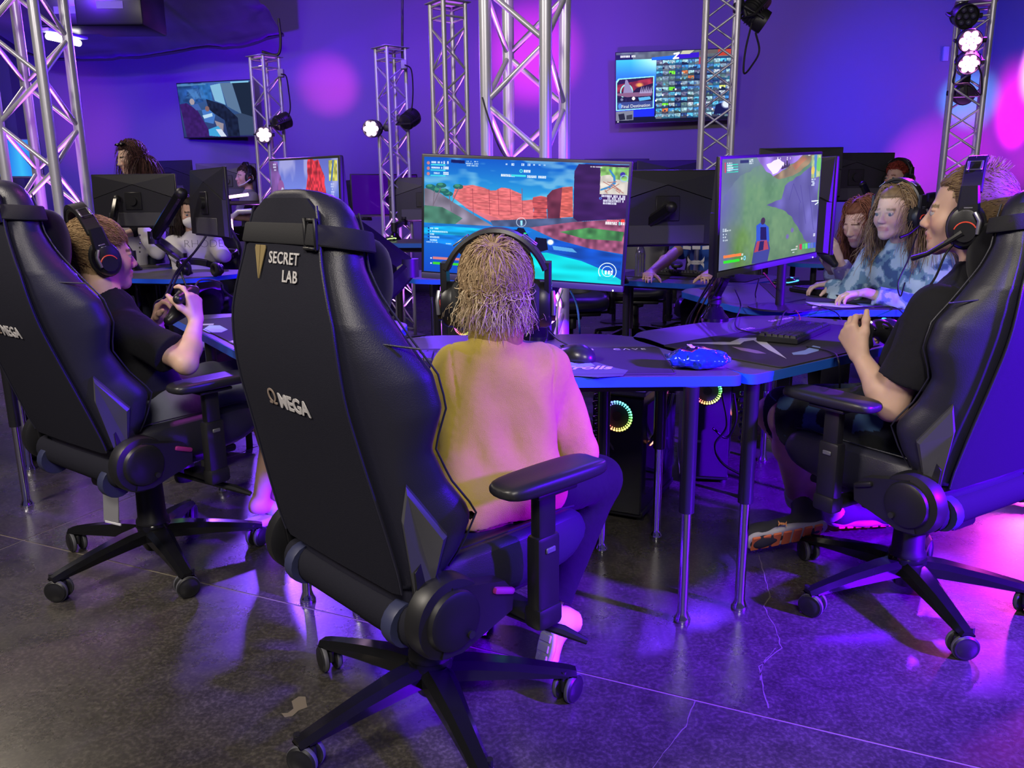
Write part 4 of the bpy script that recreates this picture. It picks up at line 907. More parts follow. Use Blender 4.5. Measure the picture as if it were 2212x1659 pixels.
arm('long bent black arm right of the nearest chair, holding the autumn monitor', (-.50, 3.03, TZ), (-.395, 3.14, .92), (-.69, 3.06, 1.15), .034)
def bmon(label, px0, px1, py0, Yd, yaw=0, front=False, tilt=0, scr=None, **k):
    c = Yp((px0 + px1) / 2, py0, Yd); return monitor(label, c - V3(0, 0, .365 / 2), (0 if front else PI) + R_(yaw), R_(tilt), 0, scr, **k)
B1 = bmon('black monitor seen from behind, in front of the standing woman', 208, 369, 376, 5.8, -6)
B2 = bmon('black monitor seen edge-on from behind, hiding half of the masked girl', 420, 480, 364, 4.55, -53.5)
B5 = bmon('large black monitor back between the two bright game screens', 1330, 1549, 367, 4.05, 8)
B3 = bmon('dark violet monitor screen beside the nearest chair', 789, 871, 376, 7.3, 28, True, 0, mat('violet_screen', (.01, .004, .03), .15, emit=(.032, .0, .17), estr=1))  # dim violet put into the screen as even emission
B4 = bmon('monitor back partly hidden behind the main monitor, beside the dark violet one', 862, 968, 383, 7.0, -8)
bmon('slanted monitor back peeping out left of the dark violet screen', 752, 790, 388, 7.7, -58)
bmon('distant black monitor back rising above the large one beside the desert screen', 1405, 1490, 346, 7.6, 6)
bmon('distant black monitor back just above the desert screen corner', 1290, 1375, 343, 7.8, 6)
bmon('distant monitor back above the green hill screen', 1680, 1781, 319, 6.3, -4)
bmon('black monitor back in front of the red-haired player', 1800, 1896, 330, 6.4, 4)
B10 = bmon('black monitor back half hidden behind the green hill screen, facing the girls', 1626, 1784, 345, 3.40, -73, False, 0, mat('lit_screen_pale', (.01, .01, .01), .3, emit=(.45, .6, 1), estr=2.2))
bmon('distant monitor back behind the standing woman', 345, 384, 347, 9.0, -20)
bmon('distant monitor back beside the boy with the white microphone', 458, 518, 353, 8.9, 8)
bmon('glowing blue monitor at the edge behind the large left truss', -30, 46, 300, 8.0, 12, True, 0, img_blue())
for nm, a, b, c in (('the large black monitor back by the desert screen', Yp(1440, 690, 3.9), None, B5), ('the monitor in front of the standing woman', Yp(290, 560, 5.75), None, B1)):
    pass
arm('black arm reaching up to the large monitor back by the desert screen', (.60, 4.50, TZ), (.52, 4.18, .93), (.765, 3.97 - .04, 1.13))
arm('curved black arm holding the edge-on monitor, by the masked girl', tuple(Zp(398, 592, TZ)), (-2.02, 4.65, .98), (-1.78, 4.50, 1.22), .026)
arm('black arm behind the monitor in front of the standing woman', (-2.62, 5.66, TZ), (-2.72, 5.62, 1.0), (-2.72, 5.74, 1.2))
arm('black arm behind the dark violet monitor', (-.95, 6.72, TZ * 1.2), (-.90, 7.0, 1.0), (-1.10, 7.34, 1.2))
arm('black arm behind the monitor of the red-haired player', (2.45, 5.75, TZ), (2.55, 5.7, 1.0), (2.52, 5.94, 1.25))
desk('distant blue-edged desk under the dark violet monitor', (-1.05, 6.18), R_(-8), 1.3).scale = (1, 1, 1.2)
desk('distant desk of the red-haired player', (2.5, 6.35), R_(180), 1.3)

# wall screens
def tv(label, c, yaw, tilt, roll, scr, w, h):
    t = monitor(label, c, yaw, tilt, roll, scr, w, h, None, 'television', False, .012)
    if 'group' in t: del t['group']
    part('wall_bracket', MB().rbox((0, .03, 0), (.3, .05, .3), .008, 1).cyl((0, .05, 0), (0, .35 if w < 1.2 else .24, 0), .05, n=14), blk, t); return t
TVL = tv('tilted wall TV showing a camera view of players', tuple(Yp(467, 237, 10.22)), R_(-23.2), R_(-5.2), R_(-1.2), img_room(), 1.13, .643)
TVR = tv('large wall TV with the thumbnail grid, behind a truss', (2.0, 10.33, 2.48), R_(1.3), R_(-4.9), R_(1.7), img_grid(), 1.44, .82)
tl = link('lettering', text_mesh('Final Destination', .052, .0005, emat('screen_text_white', (.95, .97, 1), 1)), TVR)
place(tl, (1, .0, .03), (-.03, 0, 1), (0, -1, 0), (-.470, -.006, -.205))
for px, py, lab in ((172, 225, 'small white box on the blue-lit wall beside the large left truss'), (2041, 117, 'small pale box on the wall left of the pink-lit truss')):
    tag(part('wall_box', MB().rbox(Yp(px, py, YB) - V3(0, .02, 0), (.07, .04, .17), .008, 2), mat('wall_box_white', (.55, .55, .6), .5)), lab, 'wall box')
# ------------------------------------------------------------------ people
skinm = mat('skin', (.6, .42, .33), .5, spec=.35, bump=.08, scale=350, attr='tint'); clothm = {}
MATS['skin'].node_tree.nodes['Principled BSDF'].inputs['Subsurface Weight'].default_value = .12
MATS['skin'].node_tree.nodes['Principled BSDF'].inputs['Subsurface Radius'].default_value = (.02, .008, .005)
hairm = mat('hair', (.1, .06, .04), .55, spec=.2, attr='tint')
def cloth(name, c, rough=.85, bump=.5, scale=700, attr=None): return mat(name, c, rough, spec=.15, bump=bump, scale=scale, sheen=.15 if max(c) > .05 else .02, attr=attr)
SKIN = V3(.62, .40, .30)
def head_prims(sd, R, c, s, lids=0):
    T = lambda x, y, z: np.array(c) + R @ V3(x, y, z) * s
    sd.ell(T(0, -.012, .030), np.array([.074, .092, .085]) * s, R, .02); sd.ell(T(0, .028, -.028), np.array([.057, .060, .074]) * s, R, .03 * s)
    for q in (-1, 1):
        sd.cap(T(q * .048, .0, -.050), T(q * .012, .068, -.090), .020 * s, .015 * s, .03 * s); sd.ell(T(q * .035, .058, -.030), .026 * s, R, .02 * s)
    sd.ell(T(0, .074, -.092), .0165 * s, R, .018 * s); sd.cap(T(-.030, .078, .013), T(.030, .078, .013), .0092 * s, None, .014 * s)
    sd.cap(T(0, .086, .004), T(0, .106, -.031), .0075 * s, .0105 * s, .012 * s)
    for q in (-1, 1):
        sd.ell(T(q * .0105, .097, -.036), .0085 * s, R, .008 * s); sd.ell(T(q * .031, .096, -.004), np.array([.017, .013, .0105]) * s, R, .010 * s, 's')
        sd.cap(T(q * .018, .086, .005 - lids), T(q * .044, .081, .004 - lids), .0048 * s, None, .006 * s); sd.cap(T(q * .019, .085, -.014), T(q * .043, .080, -.013), .0042 * s, None, .006 * s)
        if lids: sd.ell(T(q * .031, .0785, -.004), .0138 * s, R, .004 * s)
    sd.ell(T(0, .085, -.062), np.array([.024, .012, .014]) * s, R, .012 * s)
    sd.cap(T(-.017, .089, -.0585), T(0, .0945, -.0565), .0048 * s, .0056 * s, .006 * s); sd.cap(T(.017, .089, -.0585), T(0, .0945, -.0565), .0048 * s, .0056 * s, .006 * s)
    sd.cap(T(-.014, .089, -.070), T(.014, .089, -.070), .0062 * s, None, .006 * s); sd.cap(T(-.021, .096, -.0645), T(.021, .096, -.0645), .0022 * s, None, .004 * s, None, 's')
    for q in (-1, 1):
        sd.ell(T(q * .076, -.006, -.010), np.array([.009, .019, .030]) * s, R, .008 * s); sd.ell(T(q * .086, -.002, -.006), np.array([.006, .010, .017]) * s, R, .005 * s, 's')
def head_col(V, R, c, s, skin, hairc, brow):
    L = (V - c) @ R / s; x, y, z = np.abs(L[:, 0]), L[:, 1], L[:, 2]; C = np.tile(skin, (len(V), 1))
    C *= (1 + .06 * vnoise(V, 60))[:, None]
    m = np.clip(1 - np.hypot(x - .036, (z + .03)) / .03, 0, 1) * (y > .03); C = C * (1 - .25 * m[:, None] * V3(0, 1, 1))
    lip = (np.abs(z + .064) < .0125 - .2 * x) & (x < .025) & (y > .08); C[lip] = C[lip] * V3(.90, .66, .68)
    br = (np.abs(z - .016 + (x - .03) * .12) < .0045) & (x > .013) & (x < .046) & (y > .066); C[br] = brow
    sc = hairline(L) & (np.linalg.norm(L, axis=1) < .15); C[sc] = hairc
    return C
def hairline(L):
    x, y, z = np.abs(L[:, 0]), L[:, 1], L[:, 2]
    return np.where(y > .035, z > .062 - (x > .05) * .01, np.where(y > -.02, z > .004 - (.035 - y) * .1 + (y > .015) * .03, z > -.062))
def rot_to(v, to, a): return nrm(np.array(v) * math.cos(a) + np.array(to) * math.sin(a))
def hand_prims(sd, W, f, n, th, sc, curl=(.5, .9, .7), spread=.0, thumb=(.6, .75, .35, .5), idx=None):
    f = nrm(f); n = np.array(n, float); n = nrm(n - f * (n @ f)); s = np.cross(n, f); s = s if s @ np.array(th, float) > 0 else -s
    W = np.array(W, float); off = (.029, .010, -.009, -.027)
    for i in range(4):
        K = W + (f * (.086, .088, .083, .074)[i] + s * off[i] + n * (-.002, -.004, -.003, .001)[i]) * sc
        sd.cap(W + (f * .01 + s * off[i] * .55) * sc, K, .0145 * sc, .0112 * sc, .014 * sc)
        d = nrm(f + s * spread * (1.2, .3, -.5, -1.4)[i]); m = n; p = K; L = (.076, .083, .077, .060)[i] * sc; cu = curl if not (idx and i == 0) else idx
        for j, (fr, r0, r1) in enumerate(((.46, .0098, .0088), (.30, .0088, .0078), (.24, .0078, .0066))):
            k = cu[j] * (1 + .08 * i); d, m = rot_to(d, m, k), rot_to(m, -d, k); q = p + d * L * fr
            sd.cap(p, q, r0 * sc, r1 * sc, .005 * sc); p = q
    a, b, c_, bend = thumb; d = nrm(f * a + s * b + n * c_); p = W + (f * .020 + s * .020 + n * .004) * sc
    for L, r0, r1 in ((.044, .0145, .0118), (.034, .0112, .0102), (.026, .0102, .0082)):
        q = p + d * L * sc; sd.cap(p, q, r0 * sc, r1 * sc, .010 * sc); p = q; d = nrm(d + (f * .35 + n * .3 - s * .25) * bend)
def torso_prims(sd, P, s, g=0, k=.06, low=True):
    a, b = P['shL'], P['shR']; lat = nrm(b - a); pc = (P['hipL'] + P['hipR']) / 2; cc = (a + b) / 2 * .78 + pc * .22; up = nrm((a + b) / 2 - pc); wl = np.linalg.norm(b - a)
    sd.cap(a + lat * .02 * s - up * .01, b - lat * .02 * s - up * .01, .052 * s + g, None, k)
    for q in (-1, 1): sd.cap(cc + lat * q * wl * .24, pc + lat * q * wl * .22 + up * .02, .088 * s + g, .086 * s + g, k)
    sd.cap(P['neck'] - up * .02, cc, .052 * s + g, .08 * s + g, k)
    if low: sd.cap(pc - lat * .06 * s, pc + lat * .06 * s, .088 * s + g, None, k)
class Person: pass
def person(label, P, s=.9, hs=.95, face=(0, 1, 0), up=(0, 0, 1), skin=SKIN, hairc=(.1, .06, .04), brow=None, vox=.005, hands=(None, None), legs=True, lids=0, eyes=True, name='person', feet=False):
    P = {k: np.array(v, float) for k, v in P.items()}; o = Person(); o.P, o.s, o.hs = P, s, hs
    F = nrm(face); U = nrm(np.array(up) - F * (np.array(up) @ F)); o.R = R = rotm(np.cross(F, U), F, U); c = P['head']; o.c = c
    base = (P['hipL'] + P['hipR']) / 2; o.root = thing(name, label, 'person', tuple(base)); o.base = base; o.vox = vox
    sd = SDF(); torso_prims(sd, P, s * .93); sd.cap(c + R @ V3(0, -.022, -.055) * hs, P['neck'], .046 * hs, .052 * s, .03); head_prims(sd, R, c, hs, lids)
    for q in 'LR':
        if 'el' + q not in P: continue
        a, e, w_ = P['sh' + q], P['el' + q], P['wr' + q]; d = nrm(w_ - e)
        sd.cap(a, e, .047 * s, .036 * s, .03); sd.cap(e, e + (w_ - e) * .35, .036 * s, .0375 * s, .02); sd.cap(e + (w_ - e) * .35, w_, .0375 * s, .0235 * s, .02)
        h = hands['LR'.index(q)]
        if h: hand_prims(sd, w_, **h)
    if legs:
        for q in 'LR':
            h, k, a = P['hip' + q], P['kn' + q], P['an' + q]; m = k + (a - k) * .33 
            sd.cap(h, k, .078 * s, .055 * s, .05); sd.cap(k, m, .052 * s, .055 * s, .03); sd.cap(m, a, .053 * s, .034 * s, .03)
            if feet: t = P['toe' + q]; sd.cap(a, t, .036 * s, .026 * s, .02); sd.cap(a - V3(0, 0, .02), a - nrm(t - a) * .03 - V3(0, 0, .03), .03 * s, .028 * s, .02)
    hc = V3(*hairc); br = V3(*(brow if brow is not None else hc * .6))
    V, Q = sd.mesh(vox); o.body = link('body', np_mesh('body', V - base, Q, skinm, head_col(V, R, c, hs, np.array(skin), hc, br)), o.root)
    if eyes:
        for q in (-1, 1):
            mb = MB().sph((0, 0, 0), .0122 * hs, 20, 16); v = np.array(mb.v); d = v @ (R @ V3(0, 1, 0)) / (.0122 * hs)
            me = mb.mesh('eye', mat('eye', (1, 1, 1), .15, attr='tint')); cl = np.ones((len(v), 4), np.float32); cl[:, :3] = np.where(d[:, None] > .985, 0.01, np.where(d[:, None] > .86, V3(.09, .12, .15), V3(.42, .38, .37)))
            a = me.color_attributes.new('tint', 'FLOAT_COLOR', 'POINT'); a.data.foreach_set('color', cl.ravel())
            e = link('eye', me, o.root); e.location = c + R @ V3(q * .031, .0775, -.0045) * hs - base
    return o
def wear(o, name, sd, m, disp=None, col=None, vox=None, lab=None):
    V, Q = sd.mesh(vox or o.vox)
    if disp is not None: V = V + vnormals(V, Q) * disp(V)[:, None]
    q = link(name, np_mesh(name, V - o.base, Q, m, col(V) if col else None), o.root)
    if lab: q['label'] = lab
    return q
def folds(a=.005, f=14, dirn=(1, 1, .5)):
    return lambda V: a * vnoise(V * np.array(dirn), f, 3) + a * .5 * vnoise(V * np.array(dirn), f * 2.3, 4) + .0006 * vnoise(V, 120, 5)
def shirt(o, m, sleeve=.55, g=.012, collar=True, fold=None, low=.06, name='shirt', col=None, flare=.008, hem=0):
    P, s = o.P, o.s; sd = SDF(); torso_prims(sd, P, s, g, .05)
    if hem: pc = (P['hipL'] + P['hipR']) / 2; lt = nrm(P['hipR'] - P['hipL']); sd.cap(pc - lt * .05, pc + lt * .05, hem, None, .05); sd.box(pc - V3(0, 0, .14), (.6, .6, .20), .01, None, .02, 's')
    for q in 'LR':
        if 'el' + q not in P: continue
        a, e, w_ = P['sh' + q], P['el' + q], P['wr' + q]
        if sleeve <= 1: sd.cap(a, a + (e - a) * sleeve, .052 * s + g, .046 * s + g + flare, .035, 'b')
        else:
            sd.cap(a, e, .050 * s + g, .041 * s + g, .035); sd.cap(e, e + (w_ - e) * (sleeve - 1), .041 * s + g, .030 * s + g * .8, .025, 'b')
    if collar:
        n = nrm(o.c + o.R @ V3(0, -.02, -.06) * o.hs - P['neck']); p = P['neck'] + n * .018
        sd.cap(p - n * .03, p, .062 * s, .055 * s, .02, 'b'); sd.cap(p - n * .004, p + n * .06, .0485 * s, .052 * s, .004, None, 's')
    return wear(o, name, sd, m, fold or folds(), col)
def trousers(o, m, to=1.0, g=.012, name='trousers', fold=None, col=None):
    P, s = o.P, o.s; sd = SDF(); pc = (P['hipL'] + P['hipR']) / 2; lat = nrm(P['hipR'] - P['hipL'])
    sd.cap(pc - lat * .07 * s, pc + lat * .07 * s, .094 * s + g, None, .05)
    for q in 'LR':
        h, k, a = P['hip' + q], P['kn' + q], P['an' + q]
        if to <= .5: sd.cap(h, h + (k - h) * to * 2, .084 * s + g, .070 * s + g, .04, 'b')
        else: sd.cap(h, k, .084 * s + g, .060 * s + g, .04); sd.cap(k, k + (a - k) * (to - .5) * 1.9, .060 * s + g, .045 * s + g, .03, 'b')
    return wear(o, name, sd, m, fold or folds(.004, 12), col)
def shoe(o, heel, f, upv, L, m, solem, label=None, accent=None):
    f = nrm(f); u = nrm(np.array(upv) - f * (np.array(upv) @ f)); r = np.cross(f, u); R = rotm(r, f, u); h = np.array(heel, float); T = lambda x, y, z: h + R @ V3(x, y, z) * L
    sd = SDF(); sd.ell(T(0, .10, .20), np.array([.135, .16, .20]) * L, R, .03); sd.cap(T(0, .12, .16), T(0, .80, .10), .13 * L, .13 * L, .04); sd.ell(T(0, .82, .10), np.array([.16, .20, .11]) * L, R, .03); sd.cap(T(0, .12, .3), T(0, .10, .44), .12 * L, .125 * L, .03, 'b'); sd.cap(T(0, .10, .34), T(0, .09, .6), .10 * L, .10 * L, .01, None, 's')
    w = wear(o, 'shoe', sd, m, None, None, max(.003, o.vox * .8), label)
    sl = SDF(); sl.cap(T(0, .08, .03), T(0, .45, .03), .125 * L, .12 * L, .05); sl.cap(T(0, .45, .03), T(0, .84, .04), .12 * L, .155 * L, .05); sl.box(T(0, .5, -.24), np.array([.8, 1.6, .48]) * L, .005, R, .01, 's'); sl.box(T(0, .5, .30), np.array([.8, 1.6, .42]) * L, .005, R, .01, 's')
    V, Q = sl.mesh(max(.003, o.vox * .8)); q = link('sole', np_mesh('sole', V - o.base, Q, solem), w)
    tr = MB()
    for i in range(7):
        y = .1 + i * .13; tr.rbox(T(0, y, -.004) - o.base, np.array([.24, .10, .03]) * L, .002, 1, R)
    part('tread', tr, accent or solem, w, 30)['kind'] = 'stuff'
    lc = MB()
    for i in range(5): y = .34 + i * .085; z = .235 - i * .022; lc.tube([T(-.08, y, z - .03) - o.base, T(0, y + .01, z) - o.base, T(.08, y, z - .03) - o.base], .008 * L / .25 * .6, 5)
    part('laces', lc, solem, w)['kind'] = 'stuff'
    return w, T
# hair: strands rooted on the scalp, bent by gravity, kept off the head
def hair(o, n, length, c0, c1, flow, lift=.3, grav=.25, wid=.0011, seg=9, layer=(.003, .014), wave=.0, mask=None, jit=.25, name='hair', cap=.005, push=None, cut=None, cling=.75, fall=-.045):
    R, c, s = o.R, o.c, o.hs; E = V3(.074, .092, .085); EC = V3(0, -.012, .030)
    d = rng.normal(size=(n * 3, 3)); d /= np.linalg.norm(d, axis=1, keepdims=True); p = EC + d * E; k = hairline(p)
    if mask is not None: k &= mask(p)
    p, d = p[k][:n], d[k][:n]; n = len(p); nr = d / E; nr /= np.linalg.norm(nr, axis=1, keepdims=True)
    ly = rng.uniform(layer[0], layer[1], (n, 1)); ln = length(p) if callable(length) else np.full(n, length); ln = (ln * rng.uniform(.8, 1.1, n))[:, None] / (seg - 1)
    q = nr; fl = flow(p); fl = fl - nr * (fl * nr).sum(1, keepdims=True); fl /= np.maximum(np.linalg.norm(fl, axis=1, keepdims=True), 1e-6)
    cl = rng.normal(size=(n, 3)) * jit; v = fl + nr * lift + cl; v /= np.linalg.norm(v, axis=1, keepdims=True); W = [p]; g = R.T @ V3(0, 0, -1); ph = rng.uniform(0, 6, (n, 1)); ax = rng.normal(size=(n, 3))
    for i in range(seg - 1):
        x = W[-1] + v * ln + (wave * ax * np.cos(ph + i * .9) if wave else 0)
        r = (x - EC) / (E + ly); m = np.linalg.norm(r, axis=1, keepdims=True); x = np.where(m < 1, EC + r / np.maximum(m, 1e-6) * (E + ly), x)
        on = np.clip((x[:, 2:] - fall) / .03, 0, 1) * cling; r = (x - EC) / (E + ly); m = np.linalg.norm(r, axis=1, keepdims=True); x = x + (EC + r / m * (E + ly) - x) * on * (m > 1)
        if push is not None: x = (push(c + (x @ R.T) * s) - c) @ R / s
        v = x - W[-1]; v = v / np.maximum(np.linalg.norm(v, axis=1, keepdims=True), 1e-6) + g * grav + cl * .06; v /= np.linalg.norm(v, axis=1, keepdims=True); W.append(x)
    Wd = np.stack(W, 1) @ R.T * s + c - o.base; t = rng.uniform(0, 1, (n, 1)) ** 1.3; cols = V3(*c0) * (1 - t) + V3(*c1) * t
    h = strands(name, p, lambda _: Wd, hairm, o.root, wid, seg, cols); h['kind'] = 'stuff'
    if cap:
        sd = SDF(); sd.ell(c + R @ EC * s, (E + cap) * s, R, .01); T = lambda x, y, z: c + R @ V3(x, y, z) * s
        sd.box(T(0, .09, -.04), np.array([.2, .11, .2]) * s, .02, R, .02, 's'); sd.box(T(0, 0, -.14), np.array([.3, .3, .16]) * s, .02, R, .02, 's'); sd.box(T(0, .02, -.04), np.array([.3, .08, .10]) * s, .02, R, .02, 's')
        V, Q = sd.mesh(o.vox); link('scalp_hair', np_mesh('scalp_hair', V - o.base, Q, hairm, np.tile((V3(*c0) * .6 + V3(*c1) * .2), (len(V), 1)) * (1 + .3 * vnoise(V, 90)[:, None])), o.root)
    return h

# ------------------------------------------------------------------ headset (head space: x right, y face, z up)
hsm = mat('headset_black', (.010, .010, .012), .38, bump=.05, scale=400); hpad = mat('headset_padding', (.012, .012, .014), .8); hsil = mat('headset_silver', (.42, .42, .45), .32, .8); hred = mat('headset_red', (.75, .06, .03), .35, emit=(.8, .06, .02), estr=.12)
def headset(label, c, R, s, mic=-1, group='gaming headsets'):
    t = thing('headset', label, 'headset', (0, 0, 0), 0, group); w = .098
    th = np.linspace(-1.12, 1.12, 25); arc = lambda th, g=0: V3((w + .006 + g) * math.sin(th), -.008, .128 * math.cos(th) + g * math.cos(th) - .004)
    part('headband', MB().loft([[arc(a, dg) + V3(0, dy, 0) for dy, dg in ((-.018, 0), (.018, 0), (.021, .004), (.018, .011), (-.018, .011), (-.021, .004))] for a in th]), hsm, t, 45)
    part('band_padding', MB().loft([[arc(a, dg) + V3(0, dy, 0) for dy, dg in ((-.015, -.009), (.015, -.009), (.018, -.003), (.016, .001), (-.016, .001), (-.018, -.003))] for a in np.linspace(-.75, .75, 17)]), hpad, t, 45)
    for q in (-1, 1):
        sl = part('slider', MB().loft([[V3(q * (w + dx), y * k - .006, z) for y, dx in ((-.018, -.001), (.018, -.001), (.019, .008), (.015, .012), (-.015, .012), (-.019, .008))] for z, k, in ((.068, .95), (.05, 1.05), (.02, 1.2), (-.005, 1.15), (-.02, .8))]), hsm, t, 30)
        for i in range(3):
            part('mark', MB().rbox((q * (w + .0125), -.006 + (.0 if i != 1 else .003), .022 - i * .007), (.001, .017 - 0.004 * (i == 1), .0032), .0004, 1), hsil, sl)
        fr = MB()
        for dy, dz, ly, lz in ((-.013, 0, .005, .034), (.013, 0, .005, .034), (0, .0155, .031, .005), (0, -.0155, .031, .005)):
            a = .62; fr.rbox(arc(q * a, .0135) + V3(0, dy, 0) + V3(math.cos(a), 0, -q * math.sin(a)) * dz * q, (lz, ly, .003), .001, 1, rotm((math.cos(q * a), 0, -math.sin(q * a)), (0, 1, 0), (math.sin(q * a), 0, math.cos(q * a))) if ly < .01 else rotm((math.cos(q * a), 0, -math.sin(q * a)), (0, 1, 0), (math.sin(q * a), 0, math.cos(q * a))) @ np.array([[lz and .15, 0, 0], [0, 1, 0], [0, 0, 1]]))
        part('band_window', fr, hsil, t)
        X = V3(q, 0, 0); cup = part('ear_cup', MB().loft([[V3(q * (.080 + dx), .0 + .036 * k * math.cos(a) - .002, -.018 + .047 * k * math.sin(a)) for a in np.linspace(0, 2 * PI, 28, endpoint=False)] for dx, k in ((0, .95), (.004, 1), (.02, 1), (.028, .9), (.031, .72), (.032, .0))]), hsm, t, 40)
        part('ear_pad', MB().tube([V3(q * .078, .028 * math.cos(a) - .002, -.018 + .039 * math.sin(a)) for a in np.linspace(0, 2 * PI, 28, endpoint=False)], .0125, 10, None, True), hpad, cup, 60)
        part('yoke_bar', MB().tube([V3(q * .114, -.020, .012), V3(q * .116, -.030, -.006), V3(q * .115, -.027, -.034)], [.0042, .0045, .0042], 8), hsil, t)
        part('pivot', MB().cyl((q * .108, -.004, -.03), (q * .118, -.004, -.03), .021, n=20), hsm, cup); part('accent_ring', MB().tube([V3(q * .1135, -.004 + .0215 * math.cos(a), -.03 + .0215 * math.sin(a)) for a in np.linspace(.3, 2.7, 14)], .0022, 6), hred, cup)
    part('microphone', MB().tube([V3(mic * .116, .0, -.03), V3(mic * .114, .03, -.052), V3(mic * .104, .065, -.076), V3(mic * .088, .098, -.088)], [.008, .0055, .005, .0065], 8), hsm, t)
    m = Matrix.Identity(4)
    for i in range(3):
        for j in range(3): m[i][j] = R[i][j] * s
        m[i][3] = c[i]
    t.matrix_world = m; return t
def dup_headset(src, label, c, R, s):
    h = dup(src, None, None, label); m = Matrix.Identity(4)
    for i in range(3):
        for j in range(3): m[i][j] = R[i][j] * s
        m[i][3] = c[i]
    h.matrix_world = m; return h
# ------------------------------------------------------------------ gamepad (x right, y away from the player, z up)
def gamepad(label, c, R, s=1.0, col=None):
    t = thing('gamepad', label, 'game controller', (0, 0, 0), 0, 'gamepads in hand'); sd = SDF()
    sd.box((0, .0, 0), (.115, .055, .030), .013, None, .02)
    for q in (-1, 1): sd.cap((q * .046, .0, .0), (q * .062, -.050, -.014), .026, .017, .025); sd.cap((q * .042, .026, .002), (q * .055, .026, .0), .011, None, .01)
    sdf_part('shell', sd, .0028, col or mat('gamepad_shell', (.014, .014, .016), .35), t)
    for x, y in ((-.047, .008), (.024, -.016)): part('thumb_stick', MB().lathe([(.006, .012), (.006, .02), (.0095, .022), (.010, .025), (.007, .0262), (.001, .0255)], (x, y, 0), n=16), rub, t)
    for k in range(4): a = k * PI / 2; part('face_button', MB().sph((.047 + .0105 * math.cos(a), .010 + .0105 * math.sin(a), .0165), .0052, 10, 6), mat('button_grey', (.16, .16, .18), .2), t)
    part('direction_pad', MB().rbox((-.024, -.016, .0155), (.022, .008, .006), .001, 1).rbox((-.024, -.016, .0155), (.008, .022, .006), .001, 1), blkg, t)
    part('guide_button', MB().cyl((0, .016, .012), (0, .016, .0165), .0065, n=16), mat('white_led', (.8, .85, 1), 3), t)
    m = Matrix.Identity(4)
    for i in range(3):
        for j in range(3): m[i][j] = R[i][j] * s
        m[i][3] = c[i]
    t.matrix_world = m; return t
# ------------------------------------------------------------------ the boy in yellow, seen from behind
PN = dict(head=(-.032, 1.84, .985), neck=(-.036, 1.805, .868), shL=(-.128, 1.81, .795), shR=(.078, 1.845, .790), elL=(-.20, 1.90, .585), elR=(.152, 1.915, .565), wrL=(-.06, 2.06, .62), wrR=(.085, 2.09, .61),
          hipL=(-.105, 1.725, .52), hipR=(.018, 1.752, .52), knL=(-.13, 2.08, .47), knR=(.225, 2.05, .445), anL=(-.10, 2.05, .13), anR=tuple(Yp(1192, 1305, 1.95)))
gp = dict(f=(.1, .9, .2), n=(-.9, 0, -.2), th=(0, .3, 1), sc=.8, curl=(.6, .8, .6)); gq = dict(gp, n=(.9, 0, -.2))
bN = person('boy in a mustard long-sleeved shirt seen from behind at the main monitor', PN, .80, .93, (.10, .99, .06), hairc=(.30, .22, .13), vox=.0042, hands=(gq, gp))
yel = cloth('mustard_cotton', (.58, .43, .075), .9, .9, 900)
def armhole(V):
    out = 0
    for a, e in (('shL', 'elL'), ('shR', 'elR')):
        A, D = V3(*PN[a]), V3(*PN[e]) - V3(*PN[a]); D = nrm((V3(*PN[a]) - V3(*PN['neck'])) * V3(1, 1, .25)); t = (V - A) @ D; out = out + np.exp(-((t + .004) / .0035) ** 2) * np.clip((.105 - np.linalg.norm(V - A, axis=1)) * 30, 0, 1)
    return out
def yf(V): return (.008 + .010 * np.clip((.80 - V[:, 2]) * 4, 0, 1)) * vnoise(V * V3(1, 1, .45) + V[:, [2, 0, 1]] * .35, 13, 3) + .004 * vnoise(V * V3(1, 1, .6), 28, 4) + .0005 * vnoise(V, 130, 5) - .003 * armhole(V) - .003 * (np.abs(V[:, 2] - .487) < .004)
shirt(bN, yel, 1.85, .014, True, yf, hem=.098)
ring = SDF(); cn = nrm(bN.c - V3(*PN['neck'])); ring.cap(V3(*PN['neck']) + cn * .012, V3(*PN['neck']) + cn * .024, .0635, .059, .01); ring.cap(V3(*PN['neck']), V3(*PN['neck']) + cn * .06, .051, .049, .004, None, 's'); wear(bN, 'collar', ring, cloth('mustard_rib', (.40, .28, .05), .9, .8, 1200))
blackcl = cloth('black_cotton', (.010, .010, .013), .9)
trousers(bN, cloth('black_trousers', (.008, .008, .011), .8))
whs = mat('shoe_white', (.6, .62, .68), .6, bump=.3, scale=300); wsl = mat('shoe_sole_white', (.7, .72, .78), .5)
hl = Yp(1192, 1318, 1.94); shoe(bN, hl + V3(0, .0, .0), Yp(1170, 1420, 1.895) - hl, (.70, .52, .30), .20, whs, wsl)
shoe(bN, (-.10, 2.0, .012), (.1, 1, 0), (0, 0, 1), .19, whs, wsl)
def flowN(p): return (p - V3(0, -.06, .105)) * V3(1, 1, 1)
blond0, blond1 = (.30, .20, .11), (.58, .43, .26)
hair(bN, 8500, lambda p: .07 + .05 * (p[:, 2] > .03), blond0, blond1, flowN, .25, .10, .0010, 10, (.004, .018), .0022, None, .17, cling=.85, fall=-.075)
hair(bN, 2200, .092, blond0, (.75, .62, .42), lambda p: V3(0, -.10, -1) + p * V3(3, 0, 0), .12, .02, .0010, 9, (.006, .02), .004, lambda p: (p[:, 2] < .02) & (p[:, 1] < .01), .26, 'nape_hair', 0, cling=.3, fall=-.04)
HN = headset('black headset worn by the boy in yellow', bN.c + bN.R @ V3(0, -.005, -.022), bN.R, 1.13, -1)

